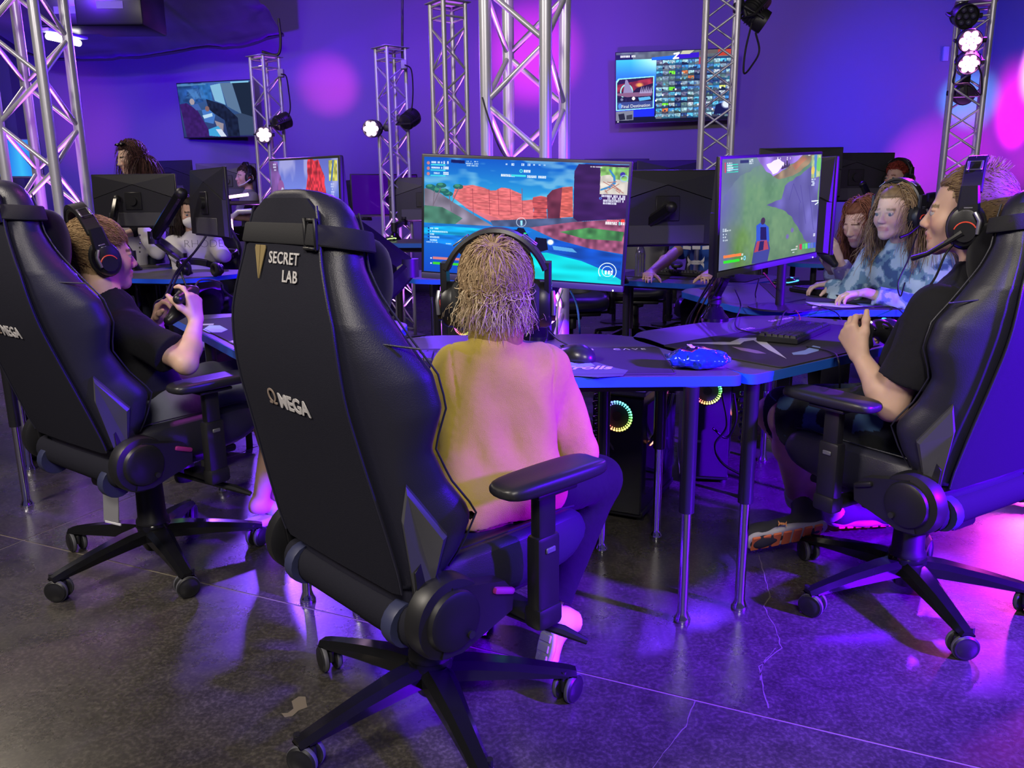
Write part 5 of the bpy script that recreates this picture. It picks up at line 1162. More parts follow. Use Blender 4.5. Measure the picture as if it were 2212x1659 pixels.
# ------------------------------------------------------------------ the boy in the black T-shirt with the gamepad
cL = Yp(399, 652, 2.50)
PL = dict(head=(-1.268, 2.52, 1.022), neck=(-1.225, 2.475, .882), shL=(-1.335, 2.59, .815), shR=(-1.145, 2.405, .800), elL=(-1.20, 2.72, .70), elR=(-.958, 2.335, .712), wrL=tuple(Yp(338, 700, 2.60)), wrR=tuple(Yp(424, 692, 2.45)),
          hipL=(-1.21, 2.60, .53), hipR=(-1.10, 2.48, .53), knL=(-.98, 2.98, .53), knR=(-.815, 2.80, .53), anL=tuple(Zp(606, 1060, .09)), anR=tuple(Zp(562, 1085, .09)), toeL=tuple(Zp(650, 1080, .04)), toeR=tuple(Zp(596, 1100, .04)))
hR = dict(f=(-.10, .18, 1), n=(-.85, .35, .0), th=(-.3, -.9, .1), sc=.84, curl=(.75, 1.0, .7), thumb=(.75, .6, .5, .5), idx=(.45, .7, .5)); hL = dict(f=(.45, -.15, .85), n=(.75, -.25, -.4), th=(-.1, -.8, .3), sc=.82, curl=(.5, .9, .7), thumb=(.8, .55, .4, .4))
bL = person('boy in a black T-shirt with short blond hair holding a gamepad, in profile', PL, .84, .96, (.74, .67, -.06), hairc=(.26, .17, .09), vox=.0042, hands=(hL, hR), feet=True)
shirt(bL, cloth('black_tee', (.016, .016, .02), .9), .72, .014, True, folds(.005, 13, (1, 1, .6)))
trousers(bL, cloth('grey_shorts', (.20, .21, .30), .9), .46, .02, 'shorts', folds(.007, 11))
for q, h in (('L', PL['anL']), ('R', PL['anR'])):
    f = nrm(np.array(PL['toe' + q]) - np.array(h)) * V3(1, 1, 0); f = nrm(f); b = V3(h[0], h[1], 0) - f * .05; rr3 = rotm(np.cross(f, (0, 0, 1)), f, (0, 0, 1)); sd = SDF()
    sd.box(b + f * .10 + V3(0, 0, .018), (.08, .22, .030), .012, rr3, .01); wear(bL, 'sandal', sd, mat('sandal_white', (.55, .55, .62), .6))
    wear(bL, 'sandal_strap', SDF().box(b + f * .10 + V3(0, 0, .050), (.088, .05, .052), .02, rr3, .01), mat('sandal_white', (.55, .55, .62), .6))
hair(bL, 5200, lambda p: .022 + .022 * np.clip(p[:, 2] * 12, 0, 1), (.20, .12, .06), (.55, .38, .20), lambda p: V3(0, 1, .0) + p * V3(2, 0, -4), .35, .04, .0010, 6, (.002, .009), 0, None, .22)
HL = dup_headset(HN, 'black headset with a silver band window worn by the boy in the black T-shirt', bL.c + bL.R @ V3(0, -.012, .010), bL.R @ rotm((1, 0, 0), nrm((0, 1, .30)), nrm((0, -.30, 1))), 1.10)
Rg = rotm(nrm((.52, -.55, .62)), nrm((.60, .78, .22)), (0, 0, 0)); Rg[:, 2] = nrm(np.cross(Rg[:, 0], Rg[:, 1])); Rg[:, 1] = np.cross(Rg[:, 2], Rg[:, 0])
gamepad('black gamepad in the hands of the boy in the black T-shirt', cL, Rg, .95)
cable('gamepad_cable', [cL + Rg @ V3(0, .03, 0), Yp(425, 612, 2.55), Yp(445, 604, 2.6), Yp(478, 612, 2.7), Yp(500, 640, 2.85), (-.80, 2.95, .73)], .0028, blackc, 'thin black cable of the gamepad held by the boy in the black T-shirt')

# ------------------------------------------------------------------ the boy in camouflage shorts
PR = dict(head=(1.196, 2.15, 1.135), neck=(1.222, 2.105, .985), shL=(1.075, 2.03, .885), shR=(1.33, 2.235, .89), elL=tuple(Yp(1925, 880, 2.07)), elR=(1.28, 2.36, .66), wrL=tuple(Yp(1858, 770, 2.18)), wrR=tuple(Yp(1950, 770, 2.42)),
          hipL=(1.06, 2.21, .545), hipR=(1.20, 2.31, .545), knL=tuple(Yp(1700, 905, 2.46)), knR=tuple(Yp(1668, 893, 2.66)), anL=tuple(Zp(1722, 1075, .13)), anR=tuple(Zp(1795, 1105, .10)))
cR = Yp(1882, 712, 2.32)
h1 = dict(f=(-.30, .40, .75), n=(.75, .45, .1), th=(.25, -.2, .9), sc=.95, curl=(.8, .9, .6), thumb=(.9, .5, .25, .15)); h2 = dict(f=(-.35, .1, .75), n=(-.75, -.15, -.45), th=(-.1, -.5, .8), sc=.95, curl=(.7, .9, .6), thumb=(.8, .5, .3, .3))
bR = person('teenage boy in a black T-shirt and camouflage shorts with blond spiky hair', PR, .97, 1.0, (-.83, .56, -.02), hairc=(.32, .22, .12), vox=.0045, hands=(h1, h2))
shirt(bR, cloth('black_tee', (.016, .016, .02), .9), .70, .016, True, folds(.006, 11, (1, 1, .6)))
def camo(V):
    a, b = vnoise(V, 9, 3), vnoise(V, 13, 8); C = np.tile(V3(.012, .014, .028), (len(V), 1)); C[a > .12] = V3(.03, .07, .16); C[b > .28] = V3(.01, .012, .016); C[(a < -.25) & (b < .1)] = V3(.06, .13, .26); return C
trousers(bR, cloth('camouflage_cloth', (.03, .05, .1), .85, attr='tint'), .48, .022, 'shorts', folds(.006, 9), camo)
dks = mat('shoe_charcoal', (.035, .035, .042), .8, bump=.4, scale=400); ors = mat('shoe_sole_orange', (.85, .20, .08), .6); gsl = mat('shoe_sole_grey', (.55, .53, .58), .6)
h0 = Yp(1782, 1143, 2.50); ft = Yp(1640, 1172, 2.47) - h0
w1, T1 = shoe(bR, h0, ft, (.05, .86, .50), .275, dks, gsl, 'charcoal running shoe with an orange sole turned to the viewer', ors)
oc = Yp(1688, 1128, 2.46)
def ua_mark(sc):      # two interlocked arcs
    mb = MB()
    for q in (-1, 1):
        P = [V3(math.cos(a) * 1.0, q * (.62 - .75 * math.sin(a)), 0) for a in np.linspace(.15, PI - .15, 15)]
        wd = [.10 + .16 * abs(math.cos(a)) for a in np.linspace(.15, PI - .15, 15)]
        o1 = [p * sc + V3(0, q * w_ * sc, 0) for p, w_ in zip(P, wd)]; i1 = [p * sc - V3(0, q * w_ * sc, 0) for p, w_ in zip(P, wd)]
        n = len(P); mb.add(o1 + i1, [(i, i + 1, n + i + 1, n + i) for i in range(n - 1)])
    return mb
mk = link('emblem', ua_mark(.014).mesh('emblem', mat('emblem_orange', (.9, .35, .12), .5), 0), w1)
place(mk, nrm(V3(-.96, -.02, .16)), nrm(V3(.12, .55, .8)), nrm(V3(-.05, -.83, .56)), oc + V3(0, -.012, 0) - bR.base)
hA = Zp(1812, 1135, .03); shoe(bR, hA + V3(-.03, .0, .0), (.95, .22, -.06), (-.05, .1, 1), .26, dks, gsl, None, ors)
for a in ('anL', 'anR'):
    A, K = np.array(PR[a]), np.array(PR['kn' + a[2]]); d = nrm(K - A); wear(bR, 'sock', SDF().cap(A - d * .02, A + d * .035, .042, .042, .01, 'ab'), mat('sock_white', (.62, .62, .68), .9))
spk = lambda p: (p[:, 1] > .01) & (p[:, 2] > .05)
hair(bR, 4200, lambda p: .012 + .016 * np.clip((p[:, 2] - .03) * 16, 0, 1), (.16, .10, .06), (.40, .28, .15), lambda p: V3(0, -.6, .1) + p * V3(1, 0, -2), .12, .0, .0008, 5, (.002, .006), 0, None, .25)
hair(bR, 420, .022, (.24, .16, .09), (.50, .36, .20), lambda p: V3(0, -.30, .1), 1.3, -.06, .0013, 7, (.002, .01), 0, lambda p: (p[:, 2] > .092) & (np.abs(p[:, 0]) < .045) & (p[:, 1] < .0) & (p[:, 1] > -.07), .22, 'spiky_crest', 0, cling=0)
HR = dup_headset(HN, 'black headset with glowing red accent worn by the boy in camouflage shorts', bR.c + bR.R @ V3(0, .0, -.016), bR.R, 1.15)
Rh = rotm(nrm((.80, .45, -.10)), nrm((-.40, .80, .45)), (0, 0, 0)); Rh[:, 2] = nrm(np.cross(Rh[:, 0], Rh[:, 1])); Rh[:, 1] = np.cross(Rh[:, 2], Rh[:, 0])
gamepad('black gamepad in the hands of the boy in camouflage shorts', cR, Rh, 1.05)
wb = np.array(PR['wrR']); tag(part('wristband', MB().tube([wb + V3(.03 * math.cos(a), .012 * math.cos(a), .03 * math.sin(a)) for a in np.linspace(0, 2 * PI, 18, endpoint=False)], .006, 8, None, True), mat('wristband_olive', (.10, .10, .03), .7)), 'dark braided wristband with yellow on the arm of the boy in camouflage shorts', 'wristband')
cable('headset_cable', [bR.c + bR.R @ V3(-.11, .0, -.06), Yp(2045, 545, 2.08), Yp(2020, 600, 2.05), Yp(1985, 650, 2.03), Yp(1965, 700, 2.1)], .003, blackc, 'black headset cable hanging down the chest of the boy in camouflage shorts')
# ------------------------------------------------------------------ the other players and the standing woman
def long_hair(o, n, ln, c0, c1, part_x=0, wid=.0016, grav=.30, push=None, name='hair'):
    fc, f0 = o.c + o.R @ V3(0, .075, -.035) * o.hs, push
    face = keep_off([(fc, .066 * o.hs), (o.c + o.R @ V3(0, .05, -.01) * o.hs, .080 * o.hs)]); push = (lambda X: face(f0(X))) if f0 else face
    def fl(p): return np.stack([np.sign(p[:, 0] - part_x) * 1.2, -.55 - 0 * p[:, 0], -.3 - 0 * p[:, 0]], 1)
    return hair(o, n, ln, c0, c1, fl, .15, grav, wid, 16, (.004, .020), .003, lambda p: p[:, 1] < .034, .16, name, .006, push, cling=.6, fall=-.02)
def keep_off(spheres):
    def f(X):
        for c, r in spheres:
            d = X - np.array(c); m = np.linalg.norm(d, axis=-1, keepdims=True); X = np.where(m < r, np.array(c) + d / np.maximum(m, 1e-6) * r, X)
        return X
    return f
def dye(base, a, b, f=14):
    def col(V):
        n, k = vnoise(V, f, 2) + .5 * vnoise(V, f * 2.5, 3), vnoise(V, f * .6, 7); C = np.tile(V3(*base), (len(V), 1)); C = np.where((n > .05)[:, None], V3(*a), C); C = np.where((n < -.35)[:, None], V3(*b), C); return C * (1 + .25 * k)[:, None]
    return col
# girl with headset at the keyboard
fg = nrm((-.86, -.50, -.05)); hg = Yp(1936, 458, 3.5); ng = Yp(1950, 530, 3.53)
kb3L, kb3R = Zp(1845, 630, .775), Zp(1775, 612, .775)
PG = dict(head=hg, neck=ng, shL=ng + V3(.085, -.125, -.065), shR=ng + V3(-.06, .13, -.065), elL=ng + V3(.11, -.19, -.285), elR=ng + V3(-.17, .17, -.27), wrL=kb3L + V3(.02, -.05, .01), wrR=kb3R + V3(.06, -.06, .01), hipL=(1.90, 3.42, .52), hipR=(1.83, 3.60, .52), knL=(1.55, 3.35, .52), knR=(1.47, 3.6, .52), anL=(1.55, 3.3, .08), anR=(1.45, 3.55, .08))
PG['wrL'] = Zp(1872, 632, .775); PG['wrR'] = Zp(1800, 612, .775)
ha = dict(f=(-.92, .25, -.12), n=(0, 0, -1), th=(.3, 1, 0), sc=.86, curl=(.35, .5, .4), spread=.12); hb = dict(f=(-.9, .1, -.1), n=(0, 0, -1), th=(0, -1, 0), sc=.86, curl=(.35, .5, .4), spread=.12)
g1 = person('girl in a blue tie-dye sweatshirt wearing a headset, hands on the keyboard', PG, .86, .98, fg, hairc=(.28, .19, .10), vox=.0055, hands=(ha, hb), brow=(.34, .24, .17), skin=V3(.70, .48, .38))
tie = cloth('tie_dye_cotton', (.2, .3, .4), .9, attr='tint'); shirt(g1, tie, 1.88, .022, True, folds(.008, 11), .06, 'sweatshirt', dye((.20, .36, .48), (.52, .68, .76), (.08, .15, .30), 24))
trousers(g1, blackcl)
ko = keep_off([(PG['shL'], .075), (PG['shR'], .075), (ng + V3(0, 0, -.10), .115), (ng + V3(-.03, -.02, -.22), .13)])
long_hair(g1, 2600, .30, (.20, .12, .06), (.50, .36, .20), 0, .0017, .28, ko)
HG = dup_headset(HN, 'black headset on the girl in the blue tie-dye sweatshirt', g1.c + g1.R @ V3(0, -.004, -.002), g1.R, 1.06)
cable('headset_cable', [hg + g1.R @ V3(-.11, .0, -.06), Yp(1962, 560, 3.32), Yp(1940, 610, 3.28), Yp(1945, 640, 3.28), Yp(1955, 610, 3.27)], .003, blackc, 'thin headset cable looping over the tie-dye sweatshirt')
# girl beside her with a gamepad
hg2 = Yp(1862, 478, 4.05); ng2 = Yp(1888, 555, 4.10); cg2 = Yp(1783, 549, 3.78)
PG2 = dict(head=hg2, neck=ng2, shL=ng2 + V3(.07, -.12, -.06), shR=ng2 + V3(-.04, .13, -.06), elL=Yp(1850, 640, 3.84), elR=Yp(1815, 640, 4.12), wrL=Yp(1812, 562, 3.76), wrR=Yp(1795, 580, 3.90), hipL=(1.98, 4.0, .52), hipR=(1.93, 4.2, .52), knL=(1.62, 3.95, .52), knR=(1.6, 4.15, .52), anL=(1.6, 3.9, .08), anR=(1.6, 4.1, .08))
hc_ = dict(f=(-.45, -.1, .75), n=(-.3, .9, 0), th=(-.3, 0, .9), sc=.82, curl=(.7, .9, .6), thumb=(.9, .4, .3, .3)); hd_ = dict(hc_, n=(-.3, -.9, 0))
g2 = person('smiling girl with long auburn hair looking down at her gamepad', PG2, .82, .97, (-.84, -.42, -.34), (0, 0, 1), hairc=(.18, .07, .04), vox=.006, hands=(hc_, hd_), lids=.006, eyes=False, skin=V3(.70, .48, .38))
shirt(g2, tie, 1.9, .02, True, folds(.008, 11), .06, 'sweatshirt', dye((.42, .40, .48), (.66, .64, .70), (.16, .12, .34), 22)); trousers(g2, blackcl)
long_hair(g2, 2300, .30, (.13, .045, .028), (.34, .14, .08), .01, .0019, .26, keep_off([(PG2['shL'], .075), (PG2['shR'], .075), (ng2 + V3(0, 0, -.1), .11)]))
gamepad('black gamepad in the hands of the auburn-haired girl', cg2, rotm(nrm((.15, .95, .1)), nrm((-.8, .15, .5)), nrm(np.cross((.15, .95, .1), (-.8, .15, .5)))), .95)
# red-haired player far behind
def seated(label, head, face, fc, s=.85, hs=.97, hairc=(.1, .06, .04), vox=.009, arms=True, hands=True, **k):
    f = nrm(V3(*fc, 0)); r = V3(f[1], -f[0], 0); h = np.array(head, float); n = h - V3(0, 0, .155 * hs) - f * .02; hp = h - V3(0, 0, .60 * s / .85) - f * .02
    P = dict(head=h, neck=n, shL=n - r * .155 * s - V3(0, 0, .06), shR=n + r * .155 * s - V3(0, 0, .06), hipL=hp - r * .08, hipR=hp + r * .08, knL=hp + f * .38 - r * .11, knR=hp + f * .38 + r * .11, anL=hp + f * .36 - r * .1 - V3(0, 0, .40), anR=hp + f * .36 + r * .1 - V3(0, 0, .40))
    P.update(elL=P['shL'] - V3(0, 0, .20) + f * .08 - r * .05, elR=P['shR'] - V3(0, 0, .20) + f * .08 + r * .05); P.update(wrL=P['elL'] + f * .20 + r * .06 + V3(0, 0, .02), wrR=P['elR'] + f * .20 - r * .06 + V3(0, 0, .02))
    P.update(k.pop('over', {}))
    hh = dict(f=f, n=(0, 0, -1), sc=.85, curl=(.35, .5, .4)); return person(label, P, s, hs, face, hairc=hairc, vox=vox, hands=(dict(hh, th=r), dict(hh, th=-r)) if hands else (None, None), **k)
rd = seated('red-haired player in a blue top far behind the two girls', Yp(1938, 384, 6.3), (-.88, -.46, .02), (-.9, .3), hairc=(.22, .03, .02)); shirt(rd, cloth('blue_top', (.03, .08, .5), .9), .6, .014); trousers(rd, blackcl)
hair(rd, 1500, .035, (.16, .02, .015), (.40, .07, .04), lambda p: p * 1.0 + V3(0, -.3, 0), .8, 0, .0022, 5, (.003, .02), .004, None, .5)
dup_headset(HN, 'pale-lit headset on the red-haired player', rd.c, rd.R, 1.1)
# far boy with the white microphone, on the raised stage
kd = seated('distant boy in a grey shirt with a white microphone boom', Yp(531, 381, 8.4), (-.80, -.60, 0), (-.8, -.5), .8, .95, hairc=(.06, .04, .03)); shirt(kd, cloth('grey_shirt', (.20, .20, .21), .9), .7, .014); trousers(kd, blackcl)
hair(kd, 900, .03, (.04, .025, .02), (.10, .07, .05), lambda p: V3(0, .8, 0) + p * V3(1, 0, -1), .4, 0, .0024, 5)
hk = dup_headset(HN, 'headset with a pale microphone on the distant boy in grey', kd.c, kd.R, 1.05)
for c in hk.children:
    if c.name.startswith('microphone'): c.data = c.data.copy(); c.data.materials[0] = mat('mic_white', (.6, .6, .65), .4)
# masked girl behind the edge-on monitor
mk_ = seated('girl in a white hoodie wearing a white face mask, half hidden by a monitor', Yp(412, 458, 5.75), (.42, -.90, -.18), (.25, -.97), .86, .98, hairc=(.02, .014, .014), vox=.008, over=dict(elL=Yp(482, 552, 5.62), elR=Yp(383, 550, 5.62), wrL=Zp(458, 540, .78), wrR=Zp(432, 542, .78)))
hood = cloth('white_hoodie', (.62, .60, .64), .95); shirt(mk_, hood, 1.85, .014, True, folds(.01, 10), .06, 'hoodie'); trousers(mk_, blackcl)
long_hair(mk_, 1400, .26, (.015, .010, .010), (.05, .03, .028), 0, .0026, .3)
sd = SDF(); T = lambda x, y, z: mk_.c + mk_.R @ V3(x, y, z) * .98
sd.ell(T(0, .045, -.055), np.array([.064, .072, .052]) * .98, mk_.R, .01); sd.ell(T(0, .0, -.05), np.array([.066, .062, .07]), mk_.R, .01, 's'); wear(mk_, 'face_mask', sd, mat('mask_white', (.75, .74, .78), .8), None, None, .005)
o_ = link('lettering', text_mesh('RHODE', .075, .001, mat('hoodie_print', (.16, .15, .18), .8), -.002), mk_.root); place(o_, nrm((.97, .24, 0)), (0, .08, 1), nrm((.24, -.97, 0)), Yp(440, 527, 5.50) - mk_.base)
# seated person hidden behind the monitor, white buttoned shirt
wsx = seated('dark-haired person in a white buttoned shirt, head hidden behind a black monitor', Yp(255, 425, 6.15), (-.5, -.85, 0), (0, -1), .9, 1.0, hairc=(.02, .014, .014), vox=.010, over=dict(elL=Yp(340, 545, 5.9), elR=Yp(215, 520, 5.9), wrL=Zp(318, 536, .78), wrR=Zp(262, 540, .78)))
shirt(wsx, hood, 1.8, .012, True, folds(.01, 10)); trousers(wsx, blackcl); hair(wsx, 900, .06, (.015, .01, .01), (.05, .03, .03), lambda p: p + V3(0, -.2, 0), .4, .1, .0028, 6)
for i in range(5): part('button', MB().sph(Yp(302, 508 + i * 9, 5.93) - wsx.base, .007, 8, 5), mat('button_dark', (.1, .1, .12), .4), wsx.root)
# standing woman
hw = Yp(284, 340, 6.35); fw_ = nrm((-.66, -.70, -.22)); b0 = hw - V3(0, 0, .17); lr = nrm(V3(-.70, .66, 0)) * 1.0
PW = dict(head=hw, neck=b0 + V3(.03, .02, 0), shL=b0 + V3(.15, -.08, -.08), shR=b0 + V3(-.12, .15, -.08), elL=b0 + V3(.18, -.16, -.33), elR=b0 + V3(-.2, .1, -.33), wrL=b0 + V3(.0, -.3, -.40), wrR=b0 + V3(-.22, -.12, -.40), hipL=V3(hw[0] + .1, hw[1] - .03, .88), hipR=V3(hw[0] - .06, hw[1] + .1, .88), knL=V3(hw[0] + .1, hw[1] - .05, .48), knR=V3(hw[0] - .06, hw[1] + .08, .48), anL=V3(hw[0] + .1, hw[1], .09), anR=V3(hw[0] - .06, hw[1] + .12, .09), toeL=V3(hw[0] + .0, hw[1] - .12, .03), toeR=V3(hw[0] - .16, hw[1], .03))
hh = dict(f=(-.6, -.7, .1), n=(0, 0, -1), th=(0, 0, 1), sc=.9, curl=(.4, .6, .5))
wo = person('standing woman with long dark hair looking down, sunglasses pushed up on her head', PW, .95, 1.03, fw_, hairc=(.03, .018, .016), vox=.007, hands=(hh, hh), lids=.006, eyes=False, feet=True, skin=V3(.74, .52, .42))
shirt(wo, cloth('black_top', (.02, .02, .03), .9), 1.7, .016, True, None, .06, 'top'); trousers(wo, cloth('dark_jeans', (.03, .035, .06), .9))
sd = SDF(); torso_prims(sd, wo.P, .95, .03, .05, False); sd.cap(wo.P['shL'] + V3(-.16, -.09, -.25), wo.P['shR'] + V3(-.1, -.2, -.25), .10, None, .05, None, 's'); wear(wo, 'scarf', sd, cloth('white_cardigan', (.55, .53, .60), .95), folds(.012, 12))
long_hair(wo, 2200, .34, (.025, .012, .012), (.12, .05, .045), -.012, .0024, .30, keep_off([(wo.P['shL'], .085), (wo.P['shR'], .085), (b0 + V3(.03, .03, -.1), .13)]))
sg = thing('sunglasses', 'dark sunglasses pushed up on the head of the standing woman', 'sunglasses', tuple(wo.c)); TW = lambda x, y, z: wo.R @ V3(x, y, z) * 1.03
for q in (-1, 1):
    part('lens', MB().sph(TW(q * .034, .052, .104), (.030, .024, .010), 14, 8, wo.R), mat('sunglass_lens', (.01, .01, .012), .08), sg)
    part('temple', MB().tube([TW(q * .066, .045, .098), TW(q * .086, .0, .06), TW(q * .086, -.05, .03)], .003, 6), blk, sg)
part('bridge', MB().tube([TW(-.012, .058, .108), TW(0, .06, .11), TW(.012, .058, .108)], .003, 6), blk, sg)
# person in the blue T-shirt behind the large monitor back
bt = seated('person in a blue T-shirt with a white emblem, head hidden by the large monitor back', (1.33, 5.30, 1.14), (-.35, -.93, -.1), (-.3, -.95), .9, .98, hairc=(.05, .03, .02), vox=.009, over=dict(elR=Yp(1452, 552, 5.06), wrR=Zp(1404, 590, .78), elL=Yp(1560, 575, 5.1), wrL=Zp(1530, 592, .78)))
shirt(bt, cloth('royal_blue_tee', (.03, .09, .42), .9), .75, .016, True, folds(.008, 10)); trousers(bt, blackcl); hair(bt, 900, .05, (.04, .025, .02), (.12, .08, .05), lambda p: p, .4, .1, .0028, 6)
um = link('emblem', ua_mark(.052).mesh('emblem', mat('emblem_white', (.7, .7, .75), .6), 0), bt.root); place(um, nrm((.95, -.3, 0)), (0, .0, 1), nrm((-.3, -.95, .0)), Yp(1503, 567, 5.085) - bt.base)
for i, x in enumerate((1480, 1500, 1522)):
    part('emblem_bar', MB().rbox(Yp(x + 4, 535, 5.09) - bt.base, (.05, .004, .022), .001, 1, rotm(nrm((.95, -.3, .1 * (i - 1))), nrm((.3, .95, 0)), (0, 0, 1))), mat('emblem_white', (.7, .7, .75), .6), bt.root)
# far player's hands with a gamepad beside the girls: arm and hand reaching in from behind the hill monitor
# ------------------------------------------------------------------ more chairs around the ring
def bgchair(label, x, y, rz, star=0.0, z=0): c = dup(chN, (x, y, z), rz, label, 'black high-backed gaming chairs'); return c
bgchair('chair behind the girl in the blue tie-dye sweatshirt', 2.02, 3.42, R_(100)); bgchair('chair behind the auburn-haired girl', 2.12, 4.18, R_(98))
bgchair('chair of the red-haired player, its back above his head', 2.98, 6.42, R_(75)); bgchair('chair of the person in the blue T-shirt', 1.42, 5.55, R_(158))
bgchair('empty chair left of the dark violet monitor', -1.30, 5.75, R_(-155)); bgchair('chair of the masked girl in the white hoodie', -2.32, 6.10, R_(190))
bgchair('chair peeping out above the desert screen corner', 1.02, 6.7, R_(170)); bgchair('empty chair seen under the desert screen', .42, 6.0, R_(190))
bgchair('chair beside the standing woman, behind the black monitor', -1.95, 7.2, R_(160)); bgchair('chair of the distant boy in grey', -2.52, 8.62, R_(120), 0, .42)
# ------------------------------------------------------------------ mats, keyboards, mice
def flat(name, pts, m, parent=None, z=TZ + .003, dz=.0004):
    P = [p if len(p) == 3 else Zp(*p, z) for p in pts]
    return part(name, MB().loft([[(p[0], p[1], z - .0002) for p in P], [(p[0], p[1], z + dz) for p in P]]), m, parent, 20)
padm = mat('mat_cloth', (.022, .019, .027), .85, bump=.4, scale=900); prw = mat('print_white', (.55, .54, .60), .7); prp = mat('print_violet', (.26, .16, .36), .7); prb = mat('print_blue', (.22, .34, .55), .7); prg = mat('print_grey', (.085, .09, .12), .7)
def pad(label, poly):
    t = thing('desk_mat', label, 'mouse mat', (0, 0, 0), 0, 'desk mats'); q = rounded(poly, .018, 4)
    part('cloth', MB().prism(q, TZ + .0002, TZ + .003), padm, t); part('stitched_edge', MB().tube([(x, y, TZ + .0022) for x, y in q], .0019, 6, None, True), mat('stitching', (.03, .028, .034), .8), t); return t
def quadpoly(p, e, n, w, d): p, e, n = V3(*p), nrm(V3(*e)), nrm(V3(*n)); return [tuple(p), tuple(p + e * w), tuple(p + e * w + n * d), tuple(p + n * d)]
p1 = pad('wide black desk mat in front of the boy in yellow, printed with a club name', [(-.46, 2.108), (.437, 2.108), (.46, 2.505), (-.46, 2.505)])
for s_, x, sz in (('THE', -.06, .034), ('ESPORTS', .17, .034), ('C\u039bVE', .365, .034)):
    o = link('lettering', text_mesh(s_, sz, .0002, prw, .0, 0, 1.35), p1); o.location = (x, 2.468, TZ + .0034)
spl = [(1180, 800), (1190, 782), (1215, 775), (1235, 786), (1258, 779), (1290, 783), (1330, 795), (1357, 800), (1345, 812), (1290, 815), (1240, 812), (1190, 815)]
flat('splash_print', spl, prg, p1); flat('splash_print', [(1205, 789), (1228, 781), (1250, 787), (1275, 783), (1285, 790), (1240, 795)], prb, p1, TZ + .0036)
o = link('lettering', text_mesh('eTrolls', .062, .0002, prw, .0016, .35), p1); o.location = (.185, 2.190, TZ + .0040)
e2, n2 = V3(.785, .62), V3(-.60, .80)
p2 = pad('black desk mat in front of the boy in camouflage shorts, printed with a winged emblem', quadpoly((.742, 2.175), e2, n2, .80, .44))
zq = lambda x, y: (1560 + .226 * x, 620 + .226 * y)
flat('emblem_print', [(1490, 741)] + [zq(*p) for p in ((0, 525), (75, 527), (170, 490), (330, 485), (380, 492), (480, 575), (615, 685), (440, 600), (300, 508), (210, 520), (170, 548), (0, 550))], prw, p2)
flat('emblem_print', [zq(*p) for p in ((95, 570), (250, 590), (340, 608), (420, 636), (330, 634), (180, 605))], prp, p2); flat('emblem_print', [zq(*p) for p in ((665, 630), (790, 605), (870, 560), (940, 575), (920, 610), (800, 645), (680, 648))], prb, p2)
for s_, px, py, sz in (('THE', 1615, 710, .030), ('ESPORTS', 1688, 690, .030)):
    P = Zp(px, py, TZ + .0035); o = link('lettering', text_mesh(s_, sz, .0002, prw, .0, 0, 1.3), p2); o.location = P; o.rotation_euler = (0, 0, math.atan2(.62, .785))
p3 = pad('black desk mat under the keyboard of the girl in tie-dye, printed with a pale wing', [tuple(Zp(*q, TZ)[:2]) for q in ((1640, 612), (1700, 668), (1950, 668), (1905, 640))])
flat('emblem_print', [(1740, 652), (1760, 653), (1830, 657), (1890, 664), (1820, 664), (1775, 660), (1750, 668), (1757, 660)], prw, p3); flat('emblem_print', [(1850, 655), (1885, 657), (1888, 662), (1865, 662)], prb, p3)
F4 = FD[4]; pad('black desk mat of the person in the blue T-shirt', [tuple(F4(x, y)[:2]) for x, y in ((-.42, .06), (.42, .06), (.42, .48), (-.42, .48))])
F6 = FD[6]; p6 = pad('black desk mat of the boy in the black T-shirt, with a light-blue print', [tuple(F6(x, y)[:2]) for x, y in ((-.52, .03), (.45, .03), (.22, .46), (-.52, .46))])
flat('emblem_print', [(438, 712), (452, 703), (475, 703), (492, 712), (478, 718), (450, 718)], mat('print_pale_blue', (.38, .55, .72), .7), p6); flat('emblem_print', [(494, 738), (512, 733), (522, 742), (510, 745)], prw, p6); flat('emblem_print', [(430, 700), (462, 699), (461, 702), (430, 703)], prw, p6)
keym = mat('keycap', (.016, .016, .02), .45); legm = mat('key_legend', (.5, .5, .55), .5)
def keyboard(label, c, ang, legend=True):
    t = thing('keyboard', label, 'keyboard', c, ang, 'gaming keyboards'); W_ = .365
    part('case', MB().loft([[(x * k, y * k2, z) for x, y in [(-W_ / 2, -.066), (W_ / 2, -.066), (W_ / 2, .066), (-W_ / 2, .066)]] for k, k2, z in ((.985, .95, 0.0), (1, 1, .004), (1, 1, .016), (.985, .96, .0185))]), blk, t, 20)
    part('feet', MB().box((-.14, .055, .002), (.02, .012, .006)), rub, t)
    u = .019; km = {}
    def key(x, y, w):
        k = round(w * 4)
        if k not in km: a, b = w * u / 2 - .0008, u / 2 - .0008; km[k] = MB().loft([[(-a, -b, 0), (a, -b, 0), (a, b, 0), (-a, b, 0)], [(-a + .0016, -b + .0022, .0075), (a - .0016, -b + .0022, .0075), (a - .0016, b - .001, .0085), (-a + .0016, b - .001, .0085)]]).mesh('key', keym, 20)
        o = link('key', km[k], t); o.location = (x, y, .0185)
    rows = [[1, -1, 1, 1, 1, 1, -.5, 1, 1, 1, 1, -.5, 1, 1, 1, 1], [1] * 13 + [2], [1.5] + [1] * 12 + [1.5], [1.75] + [1] * 11 + [2.25], [2.25] + [1] * 10 + [2.75], [1.25, 1.25, 1.25, 6.25, 1.25, 1.25, 1.25, 1.25]]
    for r, row in enumerate(rows):
        x = -W_ / 2 + .008; y = .052 - r * .0192 - (0 if r == 0 else .004)
        for w_ in row:
            if w_ > 0: key(x + w_ * u / 2, y, w_)
            x += abs(w_) * u
        for k in range(3):
            if r < 3 or (r == 4 and k == 1) or r == 5: key(W_ / 2 - .008 - (2.5 - k) * u, y, 1)
    return t
